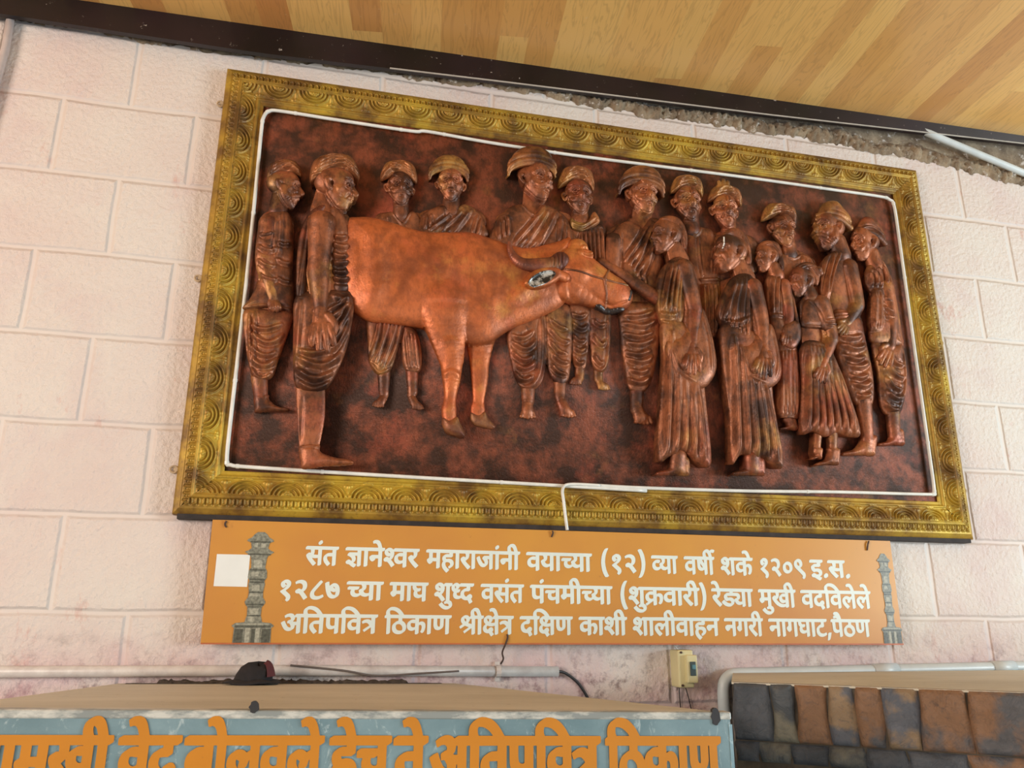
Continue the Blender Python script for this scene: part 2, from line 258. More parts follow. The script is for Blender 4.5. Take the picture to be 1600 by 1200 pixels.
RELIEF = [
 ('person', 'bearded man in turban at the far left edge, facing right', [
  ('body', [('H',186.6,367.7,24,108.1,80,0,0,0.66,'b'),('C',0.75,[(177.8,391.1,16,23.3),(175.0,436.1,16,24.9)]),('C',0.26,[(174.9,475.9,16,45.9),(184.2,586.2,16,38.0),(174.3,695.7,14,43.9)]),('C',0.15,[(173.7,692.9,10,40.6),(165.5,816.7,10,29.7),(169.4,910.8,12,19.4)]),('C',0.75,[(169.5,905.2,14,21.0),(179.7,967.6,15,16.0)]),('P',11,16,14.1,[(162,950),(164,982),(167,994),(181,994),(203,990),(227,989),(245,987),(250,983),(248,979),(237,976),(217,973),(198,958),(194,946)]),('C',0.7,[(180.5,960.6,15,14.1),(186.0,979.9,17,10.5)]),('S',1.4,-1.5,[(236,987),(247,986)]),('S',1.4,-1.5,[(233,984),(244,983)]),('C',0.75,[(157.3,474.3,24,22.8),(155.9,586.9,28,18.8),(179.7,674.8,30,15.2),(187.5,693.0,30,11.8)]),('C',0.5,[(187.1,688.9,32,6.6),(190.5,707.6,33,9.2)]),('C',0.9,[(197.1,704.5,37,3.3),(202.6,717.3,41,3.3),(204.2,719.3,36,2.3)]),('C',0.9,[(192.6,705.5,37,3.3),(196.0,718.8,41,3.3),(197.7,725.9,36,2.3)]),('C',0.9,[(188.0,706.5,37,3.3),(189.5,720.2,41,3.3),(190.1,726.2,36,2.3)]),('C',0.9,[(183.7,707.4,37,3.3),(183.4,721.5,41,3.2),(182.0,721.6,36,2.3)]),('C',0.8,[(181.8,696.4,35,4.2),(178.4,707.7,37,3.5),(179.8,715.5,35,2.5)])]),
  ('turban', [('P',22,22,29.8,[(142,353),(137,329),(144,300),(173,282),(206,281),(224,301),(229,326),(207,322),(182,322),(159,339)]),('S',3.2,4.8,[(145,351),(171,318),(202,304)]),('S',3.2,4.8,[(147,340),(170,310),(198,298)]),('S',3.2,4.8,[(149,329),(168,302),(194,293)]),('S',3.2,4.8,[(151,318),(166,294),(190,288)]),('S',3.3,4.32,[(226,326),(202,309),(179,311)]),('S',3.3,4.32,[(225,317),(200,302),(178,304)])]),
  ('shirt', [('P',18,18,28.3,[(141,459),(171,432),(205,439),(219,490),(228,601),(236,722),(192,717),(114,725),(129,688),(143,629),(133,520)]),('C',0.6,[(155.8,476.5,25,26.3),(154.4,587.1,28,24.0),(178.5,661.8,28,20.3)]),('S',4.3,6.0,[(138,517),(144,519),(149,519),(154,518),(160,515),(165,512),(170,507)]),('S',4.8,6.0,[(137,551),(144,556),(152,560),(160,562),(167,561),(174,558),(181,551)]),('S',4.3,6.0,[(140,591),(147,597),(154,602),(161,605),(168,606),(175,605),(182,602)]),('S',4.7,6.0,[(147,629),(155,636),(163,640),(171,642),(178,643),(185,642),(193,639)]),('S',4.3,6.0,[(186,535),(191,538),(196,539),(201,538),(206,537),(211,534),(215,531)]),('S',4.8,6.0,[(187,582),(193,586),(200,590),(206,591),(213,591),(219,588),(225,582)]),('S',4.3,6.0,[(192,633),(198,638),(204,642),(209,644),(215,644),(220,643),(225,640)]),('S',3.3,4,[(116,725),(168,713),(234,720)]),('S',3.9,5.8,[(175,459),(177,516),(180,572)]),('S',3.9,5.8,[(183,455),(185,514),(187,572)]),('S',3.9,5.8,[(190,451),(192,511),(193,571)])]),
  ('dhoti', [('P',18,18,33.3,[(116,728),(177,719),(236,723),(230,781),(213,851),(199,904),(158,908),(142,874),(127,816)]),('S',4.9,7.5,[(136,767),(149,776),(162,779),(175,779),(188,775),(200,769),(212,761)]),('S',5.5,7.5,[(131,786),(147,798),(162,808),(177,814),(191,813),(204,805),(217,789)]),('S',4.9,7.5,[(137,821),(149,834),(161,843),(172,848),(183,849),(194,845),(204,836)]),('S',5.4,7.5,[(150,859),(160,870),(170,875),(179,876),(189,873),(197,866),(206,854)]),('S',4.8,7.5,[(149,884),(158,900),(166,907),(174,910),(181,909),(188,905),(195,897)]),('S',3.6,5.8,[(130,737),(137,801),(144,863)]),('S',3.6,5.8,[(143,733),(148,802),(152,871)])]),
 ]),
 ('person', 'tall man in turban in front of the buffalo rump, facing right', [
  ('body', [('H',320.2,360.3,46,131.5,76,-3,0,0.66,''),('C',0.26,[(298.6,383.8,38,30.8),(295.0,429.2,38,35.9)]),('C',0.26,[(312.9,469.8,36,59.0),(316.8,599.9,36,52.3),(312.9,709.9,36,64.8)]),('C',0.15,[(312.7,705.7,30,58.2),(298.6,847.1,30,39.8),(297.1,934.0,36,32.5)]),('C',0.26,[(296.0,918.6,38,35.8),(303.7,1001.5,39,33.6),(305.1,1082.3,38,23.6)]),('P',34,16,20.2,[(282,1076),(287,1117),(292,1134),(313,1133),(345,1126),(381,1123),(409,1119),(416,1114),(413,1108),(397,1104),(367,1101),(333,1089),(328,1071)]),('C',0.7,[(307.3,1091.2,38,20.1),(319.9,1112.6,40,15.0)]),('S',1.4,-1.5,[(395,1119),(411,1117)]),('S',1.4,-1.5,[(390,1114),(407,1112)]),('C',0.8,[(292.9,474.5,50,37.2),(293.2,594.6,54,27.6),(295.8,630.5,54,27.5),(308.1,735.6,58,16.0)]),('C',0.5,[(307.7,729.9,64,16.5),(313.9,775.9,65,23.1)]),('C',0.9,[(330.4,766.5,69,8.2),(342.1,796.4,73,8.2),(348.4,816.9,68,5.8)]),('C',0.9,[(318.8,768.5,69,8.2),(325.4,799.2,73,8.1),(331.1,832.2,68,5.7)]),('C',0.9,[(307.1,770.4,69,8.2),(308.7,801.9,73,8.1),(311.9,832.1,68,5.7)]),('C',0.9,[(296.3,772.3,69,8.2),(293.2,804.4,73,8.1),(292.2,819.7,68,5.7)]),('C',0.8,[(325.9,740.3,67,10.7),(342.8,762.3,69,8.7),(345.7,783.1,67,6.3)]),('S',1.9,4,[(282,1083),(306,1078),(331,1080)]),('S',4.8,-3,[(280,954),(284,1068)])]),
  ('turban', [('P',46,26,42.2,[(255,354),(251,319),(264,280),(307,258),(354,259),(377,291),(382,326),(351,318),(315,315),(282,336)]),('S',3.2,6.0,[(260,352),(300,309),(346,291)]),('S',3.2,6.0,[(263,340),(299,300),(342,285)]),('S',3.2,6.0,[(266,328),(298,291),(338,279)]),('S',3.3,6.0,[(268,316),(297,281),(334,272)]),('S',3.3,6.0,[(271,303),(296,272),(329,266)]),('S',3.3,5.4,[(378,324),(345,298),(312,298)]),('S',3.3,5.4,[(377,312),(344,288),(311,288)]),('S',3.6,4,[(256,338),(311,322),(371,301)])]),
  ('shirt', [('P',42,16,29.0,[(310,426),(344,433),(364,484),(374,558),(375,651),(337,663),(321,564)]),('S',5.3,9.0,[(329,507),(334,510),(340,511),(345,511),(350,510),(356,507),(361,504)]),('S',5.9,9.0,[(326,530),(333,534),(340,537),(347,538),(354,538),(361,534),(367,528)]),('S',5.2,9.0,[(328,558),(334,562),(340,565),(346,566),(352,566),(358,563),(364,560)]),('S',5.9,9.0,[(333,582),(339,585),(346,586),(352,585),(358,583),(364,580),(370,575)]),('S',5.2,9.0,[(330,607),(337,611),(343,613),(349,613),(355,612),(361,609),(367,605)]),('S',5.8,9.0,[(331,625),(339,628),(346,631),(353,632),(360,631),(366,628),(373,621)])]),
  ('shawl', [('P',42,10,16.2,[(278,421),(301,418),(280,474),(262,533),(267,643),(268,696),(246,695),(237,609),(237,517),(253,451)]),('S',3.9,5.8,[(278,433),(270,566),(262,695)]),('S',3.9,5.8,[(272,444),(264,572),(257,695)]),('S',3.9,5.8,[(265,454),(258,577),(252,696)])]),
  ('dhoti', [('P',38,24,44.2,[(242,685),(301,661),(383,660),(388,757),(372,846),(339,925),(298,940),(262,929),(251,881),(242,770)]),('S',6.1,9.0,[(266,835),(282,841),(298,841),(314,838),(329,832),(345,822),(360,810)]),('S',6.8,9.0,[(257,852),(275,862),(294,870),(312,873),(330,869),(347,857),(364,837)]),('S',6.1,9.0,[(260,884),(275,896),(289,904),(304,907),(318,906),(331,900),(345,888)]),('S',6.8,9.0,[(272,920),(285,930),(298,934),(310,934),(322,929),(334,920),(346,906)]),('S',4.2,7.25,[(377,676),(357,699),(326,724)]),('S',4.2,7.25,[(379,678),(364,712),(330,747)]),('S',4.2,7.25,[(381,680),(363,725),(334,770)]),('S',4.2,7.25,[(383,683),(370,737),(337,793)]),('S',4.2,7.25,[(385,685),(369,751),(341,816)]),('S',4.2,7.25,[(387,687),(375,763),(345,839)]),('S',6.8,6,[(335,679),(360,687),(387,674)]),('S',5.0,4,[(256,701),(256,789),(257,874)])]),
 ]),
 ('person', 'man in wrapped turban standing second from left behind the buffalo', [
  ('body', [('H',497.5,319.0,10,111.1,6,3,0,0.68,'m'),('C',0.75,[(502.5,356.2,8,20.9),(504.6,401.3,6,22.7)]),('C',0.17,[(458.4,423.1,6,26.1),(506.2,428.6,8,37.5),(550.7,411.4,6,26.5)]),('C',0.17,[(498.3,449.0,6,52.3),(501.8,677.9,6,50.1)]),('C',0.12,[(504.8,656.7,2,46.8),(483.7,786.7,2,21.0),(480.9,867.8,4,15.5)]),('C',0.12,[(514.3,674.2,2,35.9),(548.4,781.2,2,19.4),(554.2,844.5,4,15.7)]),('C',0.75,[(479.9,861.7,6,17.2),(482.7,917.3,7,13.6)]),('C',0.75,[(486.4,921.5,6,9.8),(476.5,944.9,12,11.5),(470.2,949.0,11,10.9)]),('C',0.9,[(460.1,948.7,15,3.3),(456.2,957.0,15,3.2)]),('C',0.9,[(465.2,949.9,15,3.3),(462.5,958.1,15,3.2)]),('C',0.9,[(470.3,951.1,15,3.3),(468.7,959.2,15,3.2)]),('C',0.9,[(475.3,950.5,15,3.3),(474.9,958.5,15,3.2)]),('C',0.9,[(480.2,948.6,15,3.3),(481.0,956.7,15,3.9)]),('C',0.75,[(553.1,841.9,6,17.5),(557.7,912.1,7,13.8)]),('C',0.75,[(553.3,920.4,6,9.9),(564.2,944.4,12,11.7),(571.3,949.3,11,11.1)]),('C',0.9,[(560.9,948.9,15,3.4),(560.8,957.1,15,4.0)]),('C',0.9,[(566.1,950.1,15,3.4),(567.2,958.1,15,3.2)]),('C',0.9,[(571.2,951.4,15,3.4),(573.6,959.3,15,3.2)]),('C',0.9,[(576.4,950.7,15,3.4),(579.9,958.6,15,3.2)]),('C',0.9,[(581.4,948.8,15,3.4),(586.2,956.6,15,3.2)])]),
  ('turban', [('P',14,20,35.8,[(443,304),(443,274),(458,243),(494,230),(529,238),(543,268),(543,298),(520,287),(493,280),(465,293)]),('S',3.4,6.0,[(538,297),(503,271),(466,267)]),('S',3.5,6.0,[(535,287),(503,263),(469,261)]),('S',3.5,6.0,[(531,278),(503,255),(471,255)]),('S',3.5,6.0,[(528,268),(503,247),(474,248)]),('S',3.5,6.0,[(525,259),(503,239),(477,242)]),('S',3.4,5.4,[(445,301),(467,272),(493,264)]),('S',3.4,5.4,[(445,291),(468,264),(493,256)])]),
  ('shirt', [('P',10,10,22.4,[(440,418),(478,394),(506,420),(531,387),(555,400),(566,462),(443,477)]),('S',3.7,4,[(481,399),(506,431),(512,450)]),('S',3.8,4,[(529,391),(511,431)]),('S',4.1,4.35,[(458,416),(462,441),(465,466)]),('S',4.1,4.35,[(467,411),(471,438),(476,464)])]),
  ('dhoti', [('P',10,16,24.7,[(433,705),(530,714),(522,752),(499,854),(469,874),(441,844),(432,778)]),('P',10,14,21.3,[(523,733),(559,739),(577,797),(574,855),(536,854),(522,797)]),('S',4.2,7.25,[(464,719),(457,777),(442,834)]),('S',4.2,7.25,[(475,720),(469,779),(451,838)]),('S',4.3,7.25,[(486,720),(476,781),(459,842)]),('S',4.3,7.25,[(496,721),(489,783),(468,846)]),('S',4.3,7.25,[(507,721),(496,786),(476,850)]),('S',4.3,7.25,[(518,722),(508,788),(485,854)]),('S',3.7,4,[(442,842),(468,870),(497,852)]),('S',3.9,5.8,[(537,753),(544,801),(550,848)]),('S',3.9,5.8,[(547,756),(553,800),(559,845)]),('S',3.9,5.8,[(557,758),(563,800),(568,841)]),('S',3.4,3,[(534,854),(556,860),(573,851)])]),
 ]),
 ('person', 'smiling man in round turban and diagonal shawl behind the buffalo back', [
  ('body', [('H',641.4,288.2,12,114.0,-4,4,0,0.68,''),('C',0.75,[(645.0,323.4,8,23.4),(646.4,374.0,6,27.1)]),('C',0.17,[(583.0,407.8,6,34.3),(647.9,395.0,8,42.4),(715.0,391.1,6,35.1)]),('C',0.17,[(648.2,411.4,6,69.2),(649.3,451.3,6,68.7)])]),
  ('turban', [('P',14,18,35.4,[(585,256),(589,222),(609,200),(635,191),(661,195),(681,214),(684,248),(658,235),(635,233),(612,239)]),('C',0.9,[(579.2,257.4,22,4.9),(583.0,246.4,25,5.7),(594.6,236.4,28,6.4),(612.2,228.8,30,6.9),(633.1,224.8,31,7.1),(654.3,225.0,30,6.9),(672.4,229.5,28,6.5),(684.7,237.6,25,5.8),(689.3,248.1,22,5.0)]),('C',0.9,[(578.9,271.5,22,5.2),(582.8,260.7,26,6.0),(594.3,250.8,29,6.8),(611.8,243.3,31,7.3),(632.7,239.3,32,7.5),(653.8,239.6,31,7.3),(671.9,244.1,29,6.8),(684.3,252.1,26,6.1),(688.9,262.4,22,5.3)]),('C',0.9,[(579.1,282.0,20,3.5),(583.1,270.5,23,4.1),(594.7,260.0,25,4.6),(612.3,252.2,27,5.0),(633.3,248.1,28,5.1),(654.4,248.6,27,5.0),(672.4,253.4,25,4.7),(684.6,262.0,23,4.2),(689.0,273.0,20,3.6)])]),
  ('shawl', [('P',10,14,26.6,[(555,414),(577,378),(626,355),(649,382),(676,344),(719,359),(744,401),(744,445),(557,468)]),('S',5.1,8.7,[(668,357),(631,399),(586,441)]),('S',5.1,8.7,[(676,360),(645,402),(599,445)]),('S',5.1,8.7,[(685,362),(653,405),(613,449)]),('S',5.1,8.7,[(693,364),(667,408),(626,453)]),('S',5.1,8.7,[(701,366),(675,411),(640,457)]),('S',3.8,4,[(626,361),(647,391),(675,351)]),('S',4.2,5.8,[(576,398),(574,419),(572,440)]),('S',4.2,5.8,[(587,393),(586,412),(586,431)]),('S',4.3,5.8,[(721,380),(715,410),(708,440)]),('S',4.3,5.8,[(731,389),(726,416),(722,443)])]),
 ]),
 ('person', 'broad man in brimmed turban with curled moustache above the buffalo neck', [
  ('body', [('H',891.3,247.4,20,135.1,33,3,0,0.68,'m'),('C',0.26,[(887.2,280.1,14,30.5),(887.5,331.8,12,34.2)]),('C',0.17,[(813.2,392.2,12,39.4),(888.8,374.1,14,51.9),(977.0,371.8,12,40.5)]),('C',0.17,[(888.7,405.0,10,91.6),(888.5,486.1,10,90.2)]),('C',0.15,[(890.6,482.2,6,58.9),(890.2,640.3,6,57.2),(877.8,792.4,6,22.2),(873.1,867.7,10,20.0)]),('C',0.15,[(896.3,619.6,6,38.3),(955.4,786.1,6,20.6),(964.6,846.3,10,18.5)]),('C',0.75,[(870.7,870.5,12,20.0),(870.9,915.5,12,18.0)]),('C',0.75,[(869.6,907.9,12,13.9),(867.8,943.3,18,16.3),(868.1,952.2,17,15.4)]),('C',0.9,[(853.7,951.3,21,4.7),(850.2,962.7,21,5.5)]),('C',0.9,[(861.0,953.0,21,4.7),(859.3,964.2,21,4.5)]),('C',0.9,[(868.2,954.7,21,4.7),(868.3,965.7,21,4.5)]),('C',0.9,[(875.5,953.8,21,4.7),(877.2,964.7,21,4.5)]),('C',0.9,[(882.8,951.2,21,4.7),(886.2,962.1,21,4.5)]),('C',0.75,[(962.0,849.0,12,18.5),(961.7,900.1,12,16.5)]),('C',0.75,[(958.4,894.5,12,14.1),(970.4,931.5,18,16.6),(979.8,941.6,17,15.7)]),('C',0.9,[(965.1,940.7,21,4.8),(964.0,952.1,21,5.6)]),('C',0.9,[(972.5,942.3,21,4.8),(973.3,953.5,21,4.6)]),('C',0.9,[(979.9,944.0,21,4.8),(982.5,955.1,21,4.6)]),('C',0.9,[(987.3,943.1,21,4.8),(991.7,954.1,21,4.6)]),('C',0.9,[(994.8,940.5,21,4.8),(1000.9,951.3,21,4.6)])]),
  ('turban', [('P',20,22,43.0,[(817,210),(822,169),(849,141),(883,130),(916,133),(942,155),(944,196),(911,182),(881,180),(851,188)]),('C',0.9,[(808.7,211.3,29,5.1),(813.3,198.1,34,5.9),(827.9,185.6,38,6.7),(850.4,175.9,40,7.2),(877.4,170.3,41,7.4),(904.8,169.8,40,7.2),(928.5,174.5,38,6.8),(944.7,183.7,34,6.1),(951.0,196.0,29,5.2)]),('C',0.9,[(808.1,228.2,30,5.4),(812.7,215.2,35,6.3),(827.2,203.0,38,7.0),(849.6,193.4,41,7.6),(876.5,187.9,42,7.8),(903.8,187.4,41,7.6),(927.5,192.1,38,7.1),(943.7,201.1,35,6.4),(950.1,213.2,30,5.5)]),('C',0.9,[(808.5,240.8,27,3.7),(813.4,226.9,31,4.3),(828.2,214.0,34,4.8),(850.8,204.0,36,5.2),(877.8,198.4,36,5.3),(905.1,198.1,36,5.2),(928.6,203.3,34,4.9),(944.5,213.1,31,4.4),(950.4,226.0,27,3.7)])]),
  ('shawl', [('P',16,18,35.3,[(768,406),(798,353),(849,325),(886,350),(913,317),(966,335),(1000,377),(1009,458),(769,486)]),('S',5.8,10.15,[(920,326),(879,393),(828,460)]),('S',5.8,10.15,[(928,330),(894,396),(843,463)]),('S',5.8,10.15,[(937,333),(903,400),(858,466)]),('S',5.8,10.15,[(945,337),(918,403),(873,469)]),('S',5.8,10.15,[(954,341),(926,407),(888,472)]),('S',4.0,4,[(850,330),(884,359),(914,324)]),('S',4.7,7.25,[(784,390),(783,420),(782,450)]),('S',4.7,7.25,[(795,384),(795,413),(796,441)]),('S',4.7,7.25,[(806,377),(808,405),(809,433)]),('S',4.9,5.8,[(970,353),(965,398),(961,443)]),('S',4.9,5.8,[(979,362),(978,404),(976,445)]),('S',4.9,5.8,[(988,372),(990,409),(992,446)])]),
  ('dhoti', [('P',16,16,26.2,[(814,690),(919,665),(918,831),(892,882),(852,883),(825,829)]),('P',15,16,24.9,[(919,641),(995,638),(992,816),(973,865),(947,861),(924,808)]),('S',5.1,7.5,[(826,736),(835,741),(844,742),(853,741),(862,736),(871,729),(880,720)]),('S',5.6,7.5,[(823,754),(833,763),(844,770),(855,773),(866,771),(877,762),(888,746)]),('S',5.0,7.5,[(826,786),(835,796),(844,803),(853,806),(862,805),(871,800),(880,791)]),('S',5.6,7.5,[(835,818),(843,827),(852,831),(861,830),(869,826),(878,819),(887,807)]),('S',5.0,7.5,[(832,842),(840,855),(848,861),(856,863),(864,861),(872,856),(880,849)]),('S',6.4,5,[(906,674),(904,815),(880,875),(851,881)]),('S',4.7,6.75,[(934,679),(941,688),(949,694),(956,699),(963,702),(970,703),(978,703)]),('S',5.3,6.75,[(930,705),(939,717),(948,728),(957,736),(966,740),(975,742),(984,739)]),('S',4.7,6.75,[(932,743),(939,754),(947,763),(954,770),(962,774),(970,776),(977,776)]),('S',5.2,6.75,[(938,780),(945,790),(953,797),(960,801),(968,803),(975,803),(983,801)]),('S',4.6,6.75,[(935,810),(942,821),(949,829),(956,834),(963,836),(970,837),(977,837)])]),
 ]),
 ('person', 'moustached man in wrapped turban with scarf between two brimmed turbans', [
  ('body', [('H',1025.8,274.8,10,124.9,2,3,0,0.68,'m'),('C',0.75,[(1032.3,313.8,8,24.8),(1031.3,356.4,6,30.8)]),('C',0.17,[(998.6,390.4,6,28.4),(1047.3,381.7,8,36.8),(1090.2,379.1,6,26.8)]),('C',0.17,[(1052.5,412.3,6,57.0),(1054.0,524.7,6,53.9),(1056.1,604.4,6,51.1)]),('C',0.12,[(1054.5,602.0,2,39.4),(1033.1,721.0,2,19.2),(1025.3,802.3,4,13.2)]),('C',0.12,[(1062.3,601.1,2,35.5),(1079.2,717.0,2,19.3),(1080.0,809.4,4,13.3)]),('C',0.75,[(1022.8,801.1,6,15.1),(1020.4,838.5,6,13.1)]),('C',0.75,[(1025.1,826.3,5,10.8),(1013.5,847.7,11,12.8),(1008.3,848.7,10,12.1)]),('C',0.9,[(996.8,848.3,14,3.7),(992.3,857.3,14,3.5)]),('C',0.9,[(1002.4,849.6,14,3.7),(999.3,858.5,14,3.5)]),('C',0.9,[(1008.1,850.9,14,3.7),(1006.3,859.6,14,3.5)]),('C',0.9,[(1013.8,850.1,14,3.7),(1013.3,858.8,14,3.5)]),('C',0.9,[(1019.5,848.0,14,3.7),(1020.2,856.7,14,4.4)]),('C',0.75,[(1077.5,806.2,6,14.3),(1076.8,838.1,6,13.2)]),('C',0.75,[(1077.5,837.4,5,10.9),(1083.6,857.4,11,12.9),(1089.8,857.6,10,12.2)]),('C',0.9,[(1078.0,857.3,14,3.7),(1076.7,866.2,14,4.4)]),('C',0.9,[(1083.8,858.6,14,3.7),(1083.9,867.2,14,3.5)]),('C',0.9,[(1089.5,859.8,14,3.7),(1091.0,868.4,14,3.5)]),('C',0.9,[(1095.3,859.1,14,3.7),(1098.1,867.6,14,3.5)]),('C',0.9,[(1101.2,857.0,14,3.7),(1105.4,865.4,14,3.6)])]),
  ('turban', [('P',14,20,43.4,[(962,256),(966,220),(986,183),(1027,170),(1065,181),(1077,217),(1073,253),(1050,239),(1020,229),(988,243)]),('S',3.7,6.0,[(965,255),(1008,220),(1050,211)]),('S',3.7,6.0,[(969,245),(1009,212),(1048,205)]),('S',3.7,6.0,[(973,235),(1010,204),(1047,199)]),('S',3.7,6.0,[(978,226),(1011,196),(1045,193)]),('S',3.7,6.0,[(982,216),(1012,188),(1044,187)]),('S',3.7,6.0,[(986,206),(1013,180),(1042,181)]),('S',3.7,5.4,[(1069,250),(1048,217),(1021,210)]),('S',3.8,5.4,[(1070,238),(1049,207),(1022,201)])]),
  ('scarf', [('P',22,10,14.4,[(998,353),(1019,363),(1049,357),(1070,323),(1089,352),(1062,379),(1023,396),(999,384)]),('S',3.6,4,[(999,369),(1028,380),(1072,345)]),('S',3.6,4,[(1002,386),(1035,392),(1080,359)])]),
  ('robe', [('P',10,14,24.4,[(993,390),(1026,369),(1076,355),(1106,368),(1111,459),(1111,541),(994,553)]),('S',4.9,8.7,[(1031,392),(1030,470),(1029,547)]),('S',4.9,8.7,[(1044,389),(1043,468),(1042,546)]),('S',4.9,8.7,[(1057,387),(1057,466),(1056,544)]),('S',4.9,8.7,[(1070,385),(1070,464),(1070,543)]),('S',4.9,8.7,[(1083,382),(1084,463),(1084,541)]),('S',5.0,8.7,[(1096,380),(1097,461),(1099,540)])]),
  ('dhoti', [('P',10,14,21.5,[(993,612),(1055,606),(1048,743),(1035,812),(1003,804),(991,729)]),('P',10,14,21.7,[(1057,606),(1116,620),(1108,776),(1085,820),(1059,803),(1052,724)]),('S',4.6,6.75,[(1001,652),(1007,657),(1014,659),(1020,660),(1026,658),(1032,655),(1038,650)]),('S',5.1,6.75,[(999,679),(1006,687),(1013,694),(1020,697),(1027,697),(1034,693),(1041,684)]),('S',4.5,6.75,[(1000,717),(1006,725),(1011,731),(1017,734),(1023,735),(1028,733),(1034,728)]),('S',5.0,6.75,[(1005,753),(1010,759),(1015,763),(1020,764),(1026,762),(1031,758),(1036,751)]),('S',4.5,6.75,[(1003,784),(1008,793),(1012,798),(1016,800),(1021,800),(1026,797),(1030,793)]),('S',4.6,6.75,[(1064,666),(1069,675),(1075,679),(1080,681),(1086,681),(1091,678),(1097,674)]),('S',5.1,6.75,[(1062,711),(1067,723),(1073,732),(1078,738),(1084,740),(1090,736),(1096,726)]),('S',4.5,6.75,[(1063,769),(1067,780),(1071,788),(1075,793),(1079,795),(1083,794),(1087,788)]),('S',4.7,4,[(1108,642),(1103,769),(1082,816),(1060,800)])]),
 ]),
 ('person', 'stern moustached man in brimmed turban behind the buffalo muzzle', [
  ('body', [('H',1226.5,249.6,20,132.9,14,3,0,0.68,'m'),('C',0.26,[(1228.5,281.3,14,29.8),(1226.9,330.3,12,33.8)]),('C',0.17,[(1145.4,396.8,12,37.1),(1222.4,368.0,14,50.3),(1283.3,379.9,12,29.5)]),('C',0.17,[(1204.1,418.6,10,87.1),(1205.8,531.5,10,77.3),(1202.2,632.0,10,63.9)]),('C',0.75,[(1133.3,411.9,18,28.7),(1122.3,505.5,20,24.2),(1136.5,573.7,20,19.9)]),('C',0.15,[(1204.5,629.7,6,56.0),(1199.7,766.6,6,27.3),(1192.8,854.0,10,19.1)]),('C',0.75,[(1189.2,847.6,12,21.0),(1184.6,922.2,12,18.9)]),('C',0.75,[(1183.6,907.2,12,16.9),(1191.4,941.0,18,20.0),(1199.4,945.0,17,18.9)]),('C',0.9,[(1182.0,943.7,21,5.8),(1179.2,957.3,21,6.8)]),('C',0.9,[(1190.9,945.7,21,5.8),(1190.6,959.0,21,5.5)]),('C',0.9,[(1199.9,947.7,21,5.8),(1201.6,960.9,21,5.5)]),('C',0.9,[(1209.0,946.7,21,5.8),(1212.9,959.7,21,5.5)]),('C',0.9,[(1218.2,943.5,21,5.8),(1224.2,956.5,21,5.5)])]),
  ('turban', [('P',20,22,45.0,[(1162,223),(1170,181),(1199,153),(1234,143),(1267,148),(1291,172),(1290,214),(1258,198),(1228,195),(1198,202)]),('C',0.9,[(1153.0,224.1,29,5.3),(1158.0,210.6,34,6.2),(1173.1,198.3,38,7.0),(1196.0,189.3,40,7.5),(1223.3,184.7,41,7.7),(1250.8,185.5,40,7.6),(1274.4,191.4,38,7.1),(1290.5,201.7,34,6.3),(1296.3,214.8,29,5.4)]),('C',0.9,[(1151.0,241.6,30,5.6),(1156.0,228.2,35,6.5),(1170.9,216.2,38,7.3),(1193.6,207.3,41,7.9),(1220.8,202.8,42,8.1),(1248.3,203.6,41,8.0),(1271.9,209.5,38,7.5),(1288.0,219.6,35,6.7),(1294.0,232.5,30,5.7)]),('C',0.9,[(1150.9,254.6,27,3.8),(1156.3,240.4,31,4.5),(1171.7,227.7,34,5.0),(1194.8,218.4,36,5.4),(1222.1,213.8,36,5.6),(1249.6,214.7,36,5.4),(1272.9,221.1,34,5.1),(1288.4,232.0,31,4.6),(1293.8,245.7,27,3.9)])]),
  ('shawl', [('P',16,16,33.2,[(1129,381),(1175,339),(1222,349),(1254,319),(1286,340),(1277,526),(1245,590),(1158,539),(1155,457),(1111,462)]),('S',6.0,10.15,[(1247,333),(1211,402),(1166,470)]),('S',6.0,10.15,[(1254,338),(1223,411),(1177,484)]),('S',6.0,10.15,[(1261,342),(1229,421),(1188,499)]),('S',6.0,10.15,[(1269,346),(1242,430),(1199,513)]),('S',6.0,10.15,[(1276,350),(1248,439),(1210,527)]),('S',5.0,5.8,[(1134,395),(1132,428),(1129,461)]),('S',5.0,5.8,[(1149,385),(1147,422),(1145,457)]),('S',4.4,5.8,[(1185,516),(1189,555),(1192,593)]),('S',4.5,5.8,[(1202,510),(1205,551),(1208,592)]),('S',4.5,5.8,[(1219,505),(1222,548),(1225,590)])]),
  ('dhoti', [('P',16,20,35.8,[(1145,617),(1205,595),(1264,613),(1257,738),(1220,857),(1165,865),(1147,776),(1140,699)]),('S',5.6,8.25,[(1157,648),(1171,650),(1185,649),(1199,646),(1213,641),(1227,635),(1242,627)]),('S',6.3,8.25,[(1149,671),(1165,675),(1182,678),(1198,678),(1215,674),(1232,665),(1250,652)]),('S',5.6,8.25,[(1151,702),(1164,707),(1178,709),(1191,710),(1205,707),(1219,702),(1233,693)]),('S',6.2,8.25,[(1161,729),(1174,733),(1187,734),(1200,731),(1213,726),(1226,719),(1240,708)]),('S',5.5,8.25,[(1155,756),(1166,763),(1178,765),(1189,764),(1201,761),(1213,755),(1225,748)]),('S',6.2,8.25,[(1157,775),(1169,781),(1181,785),(1193,786),(1205,783),(1218,777),(1230,765)]),('S',5.5,8.25,[(1165,809),(1173,814),(1182,816),(1191,817),(1199,815),(1208,811),(1217,804)]),('S',6.1,8.25,[(1160,836),(1170,843),(1180,847),(1190,847),(1200,844),(1210,837),(1221,828)])]),
 ]),
 ('person', 'man in wrapped turban with forehead mark standing behind the first boy', [
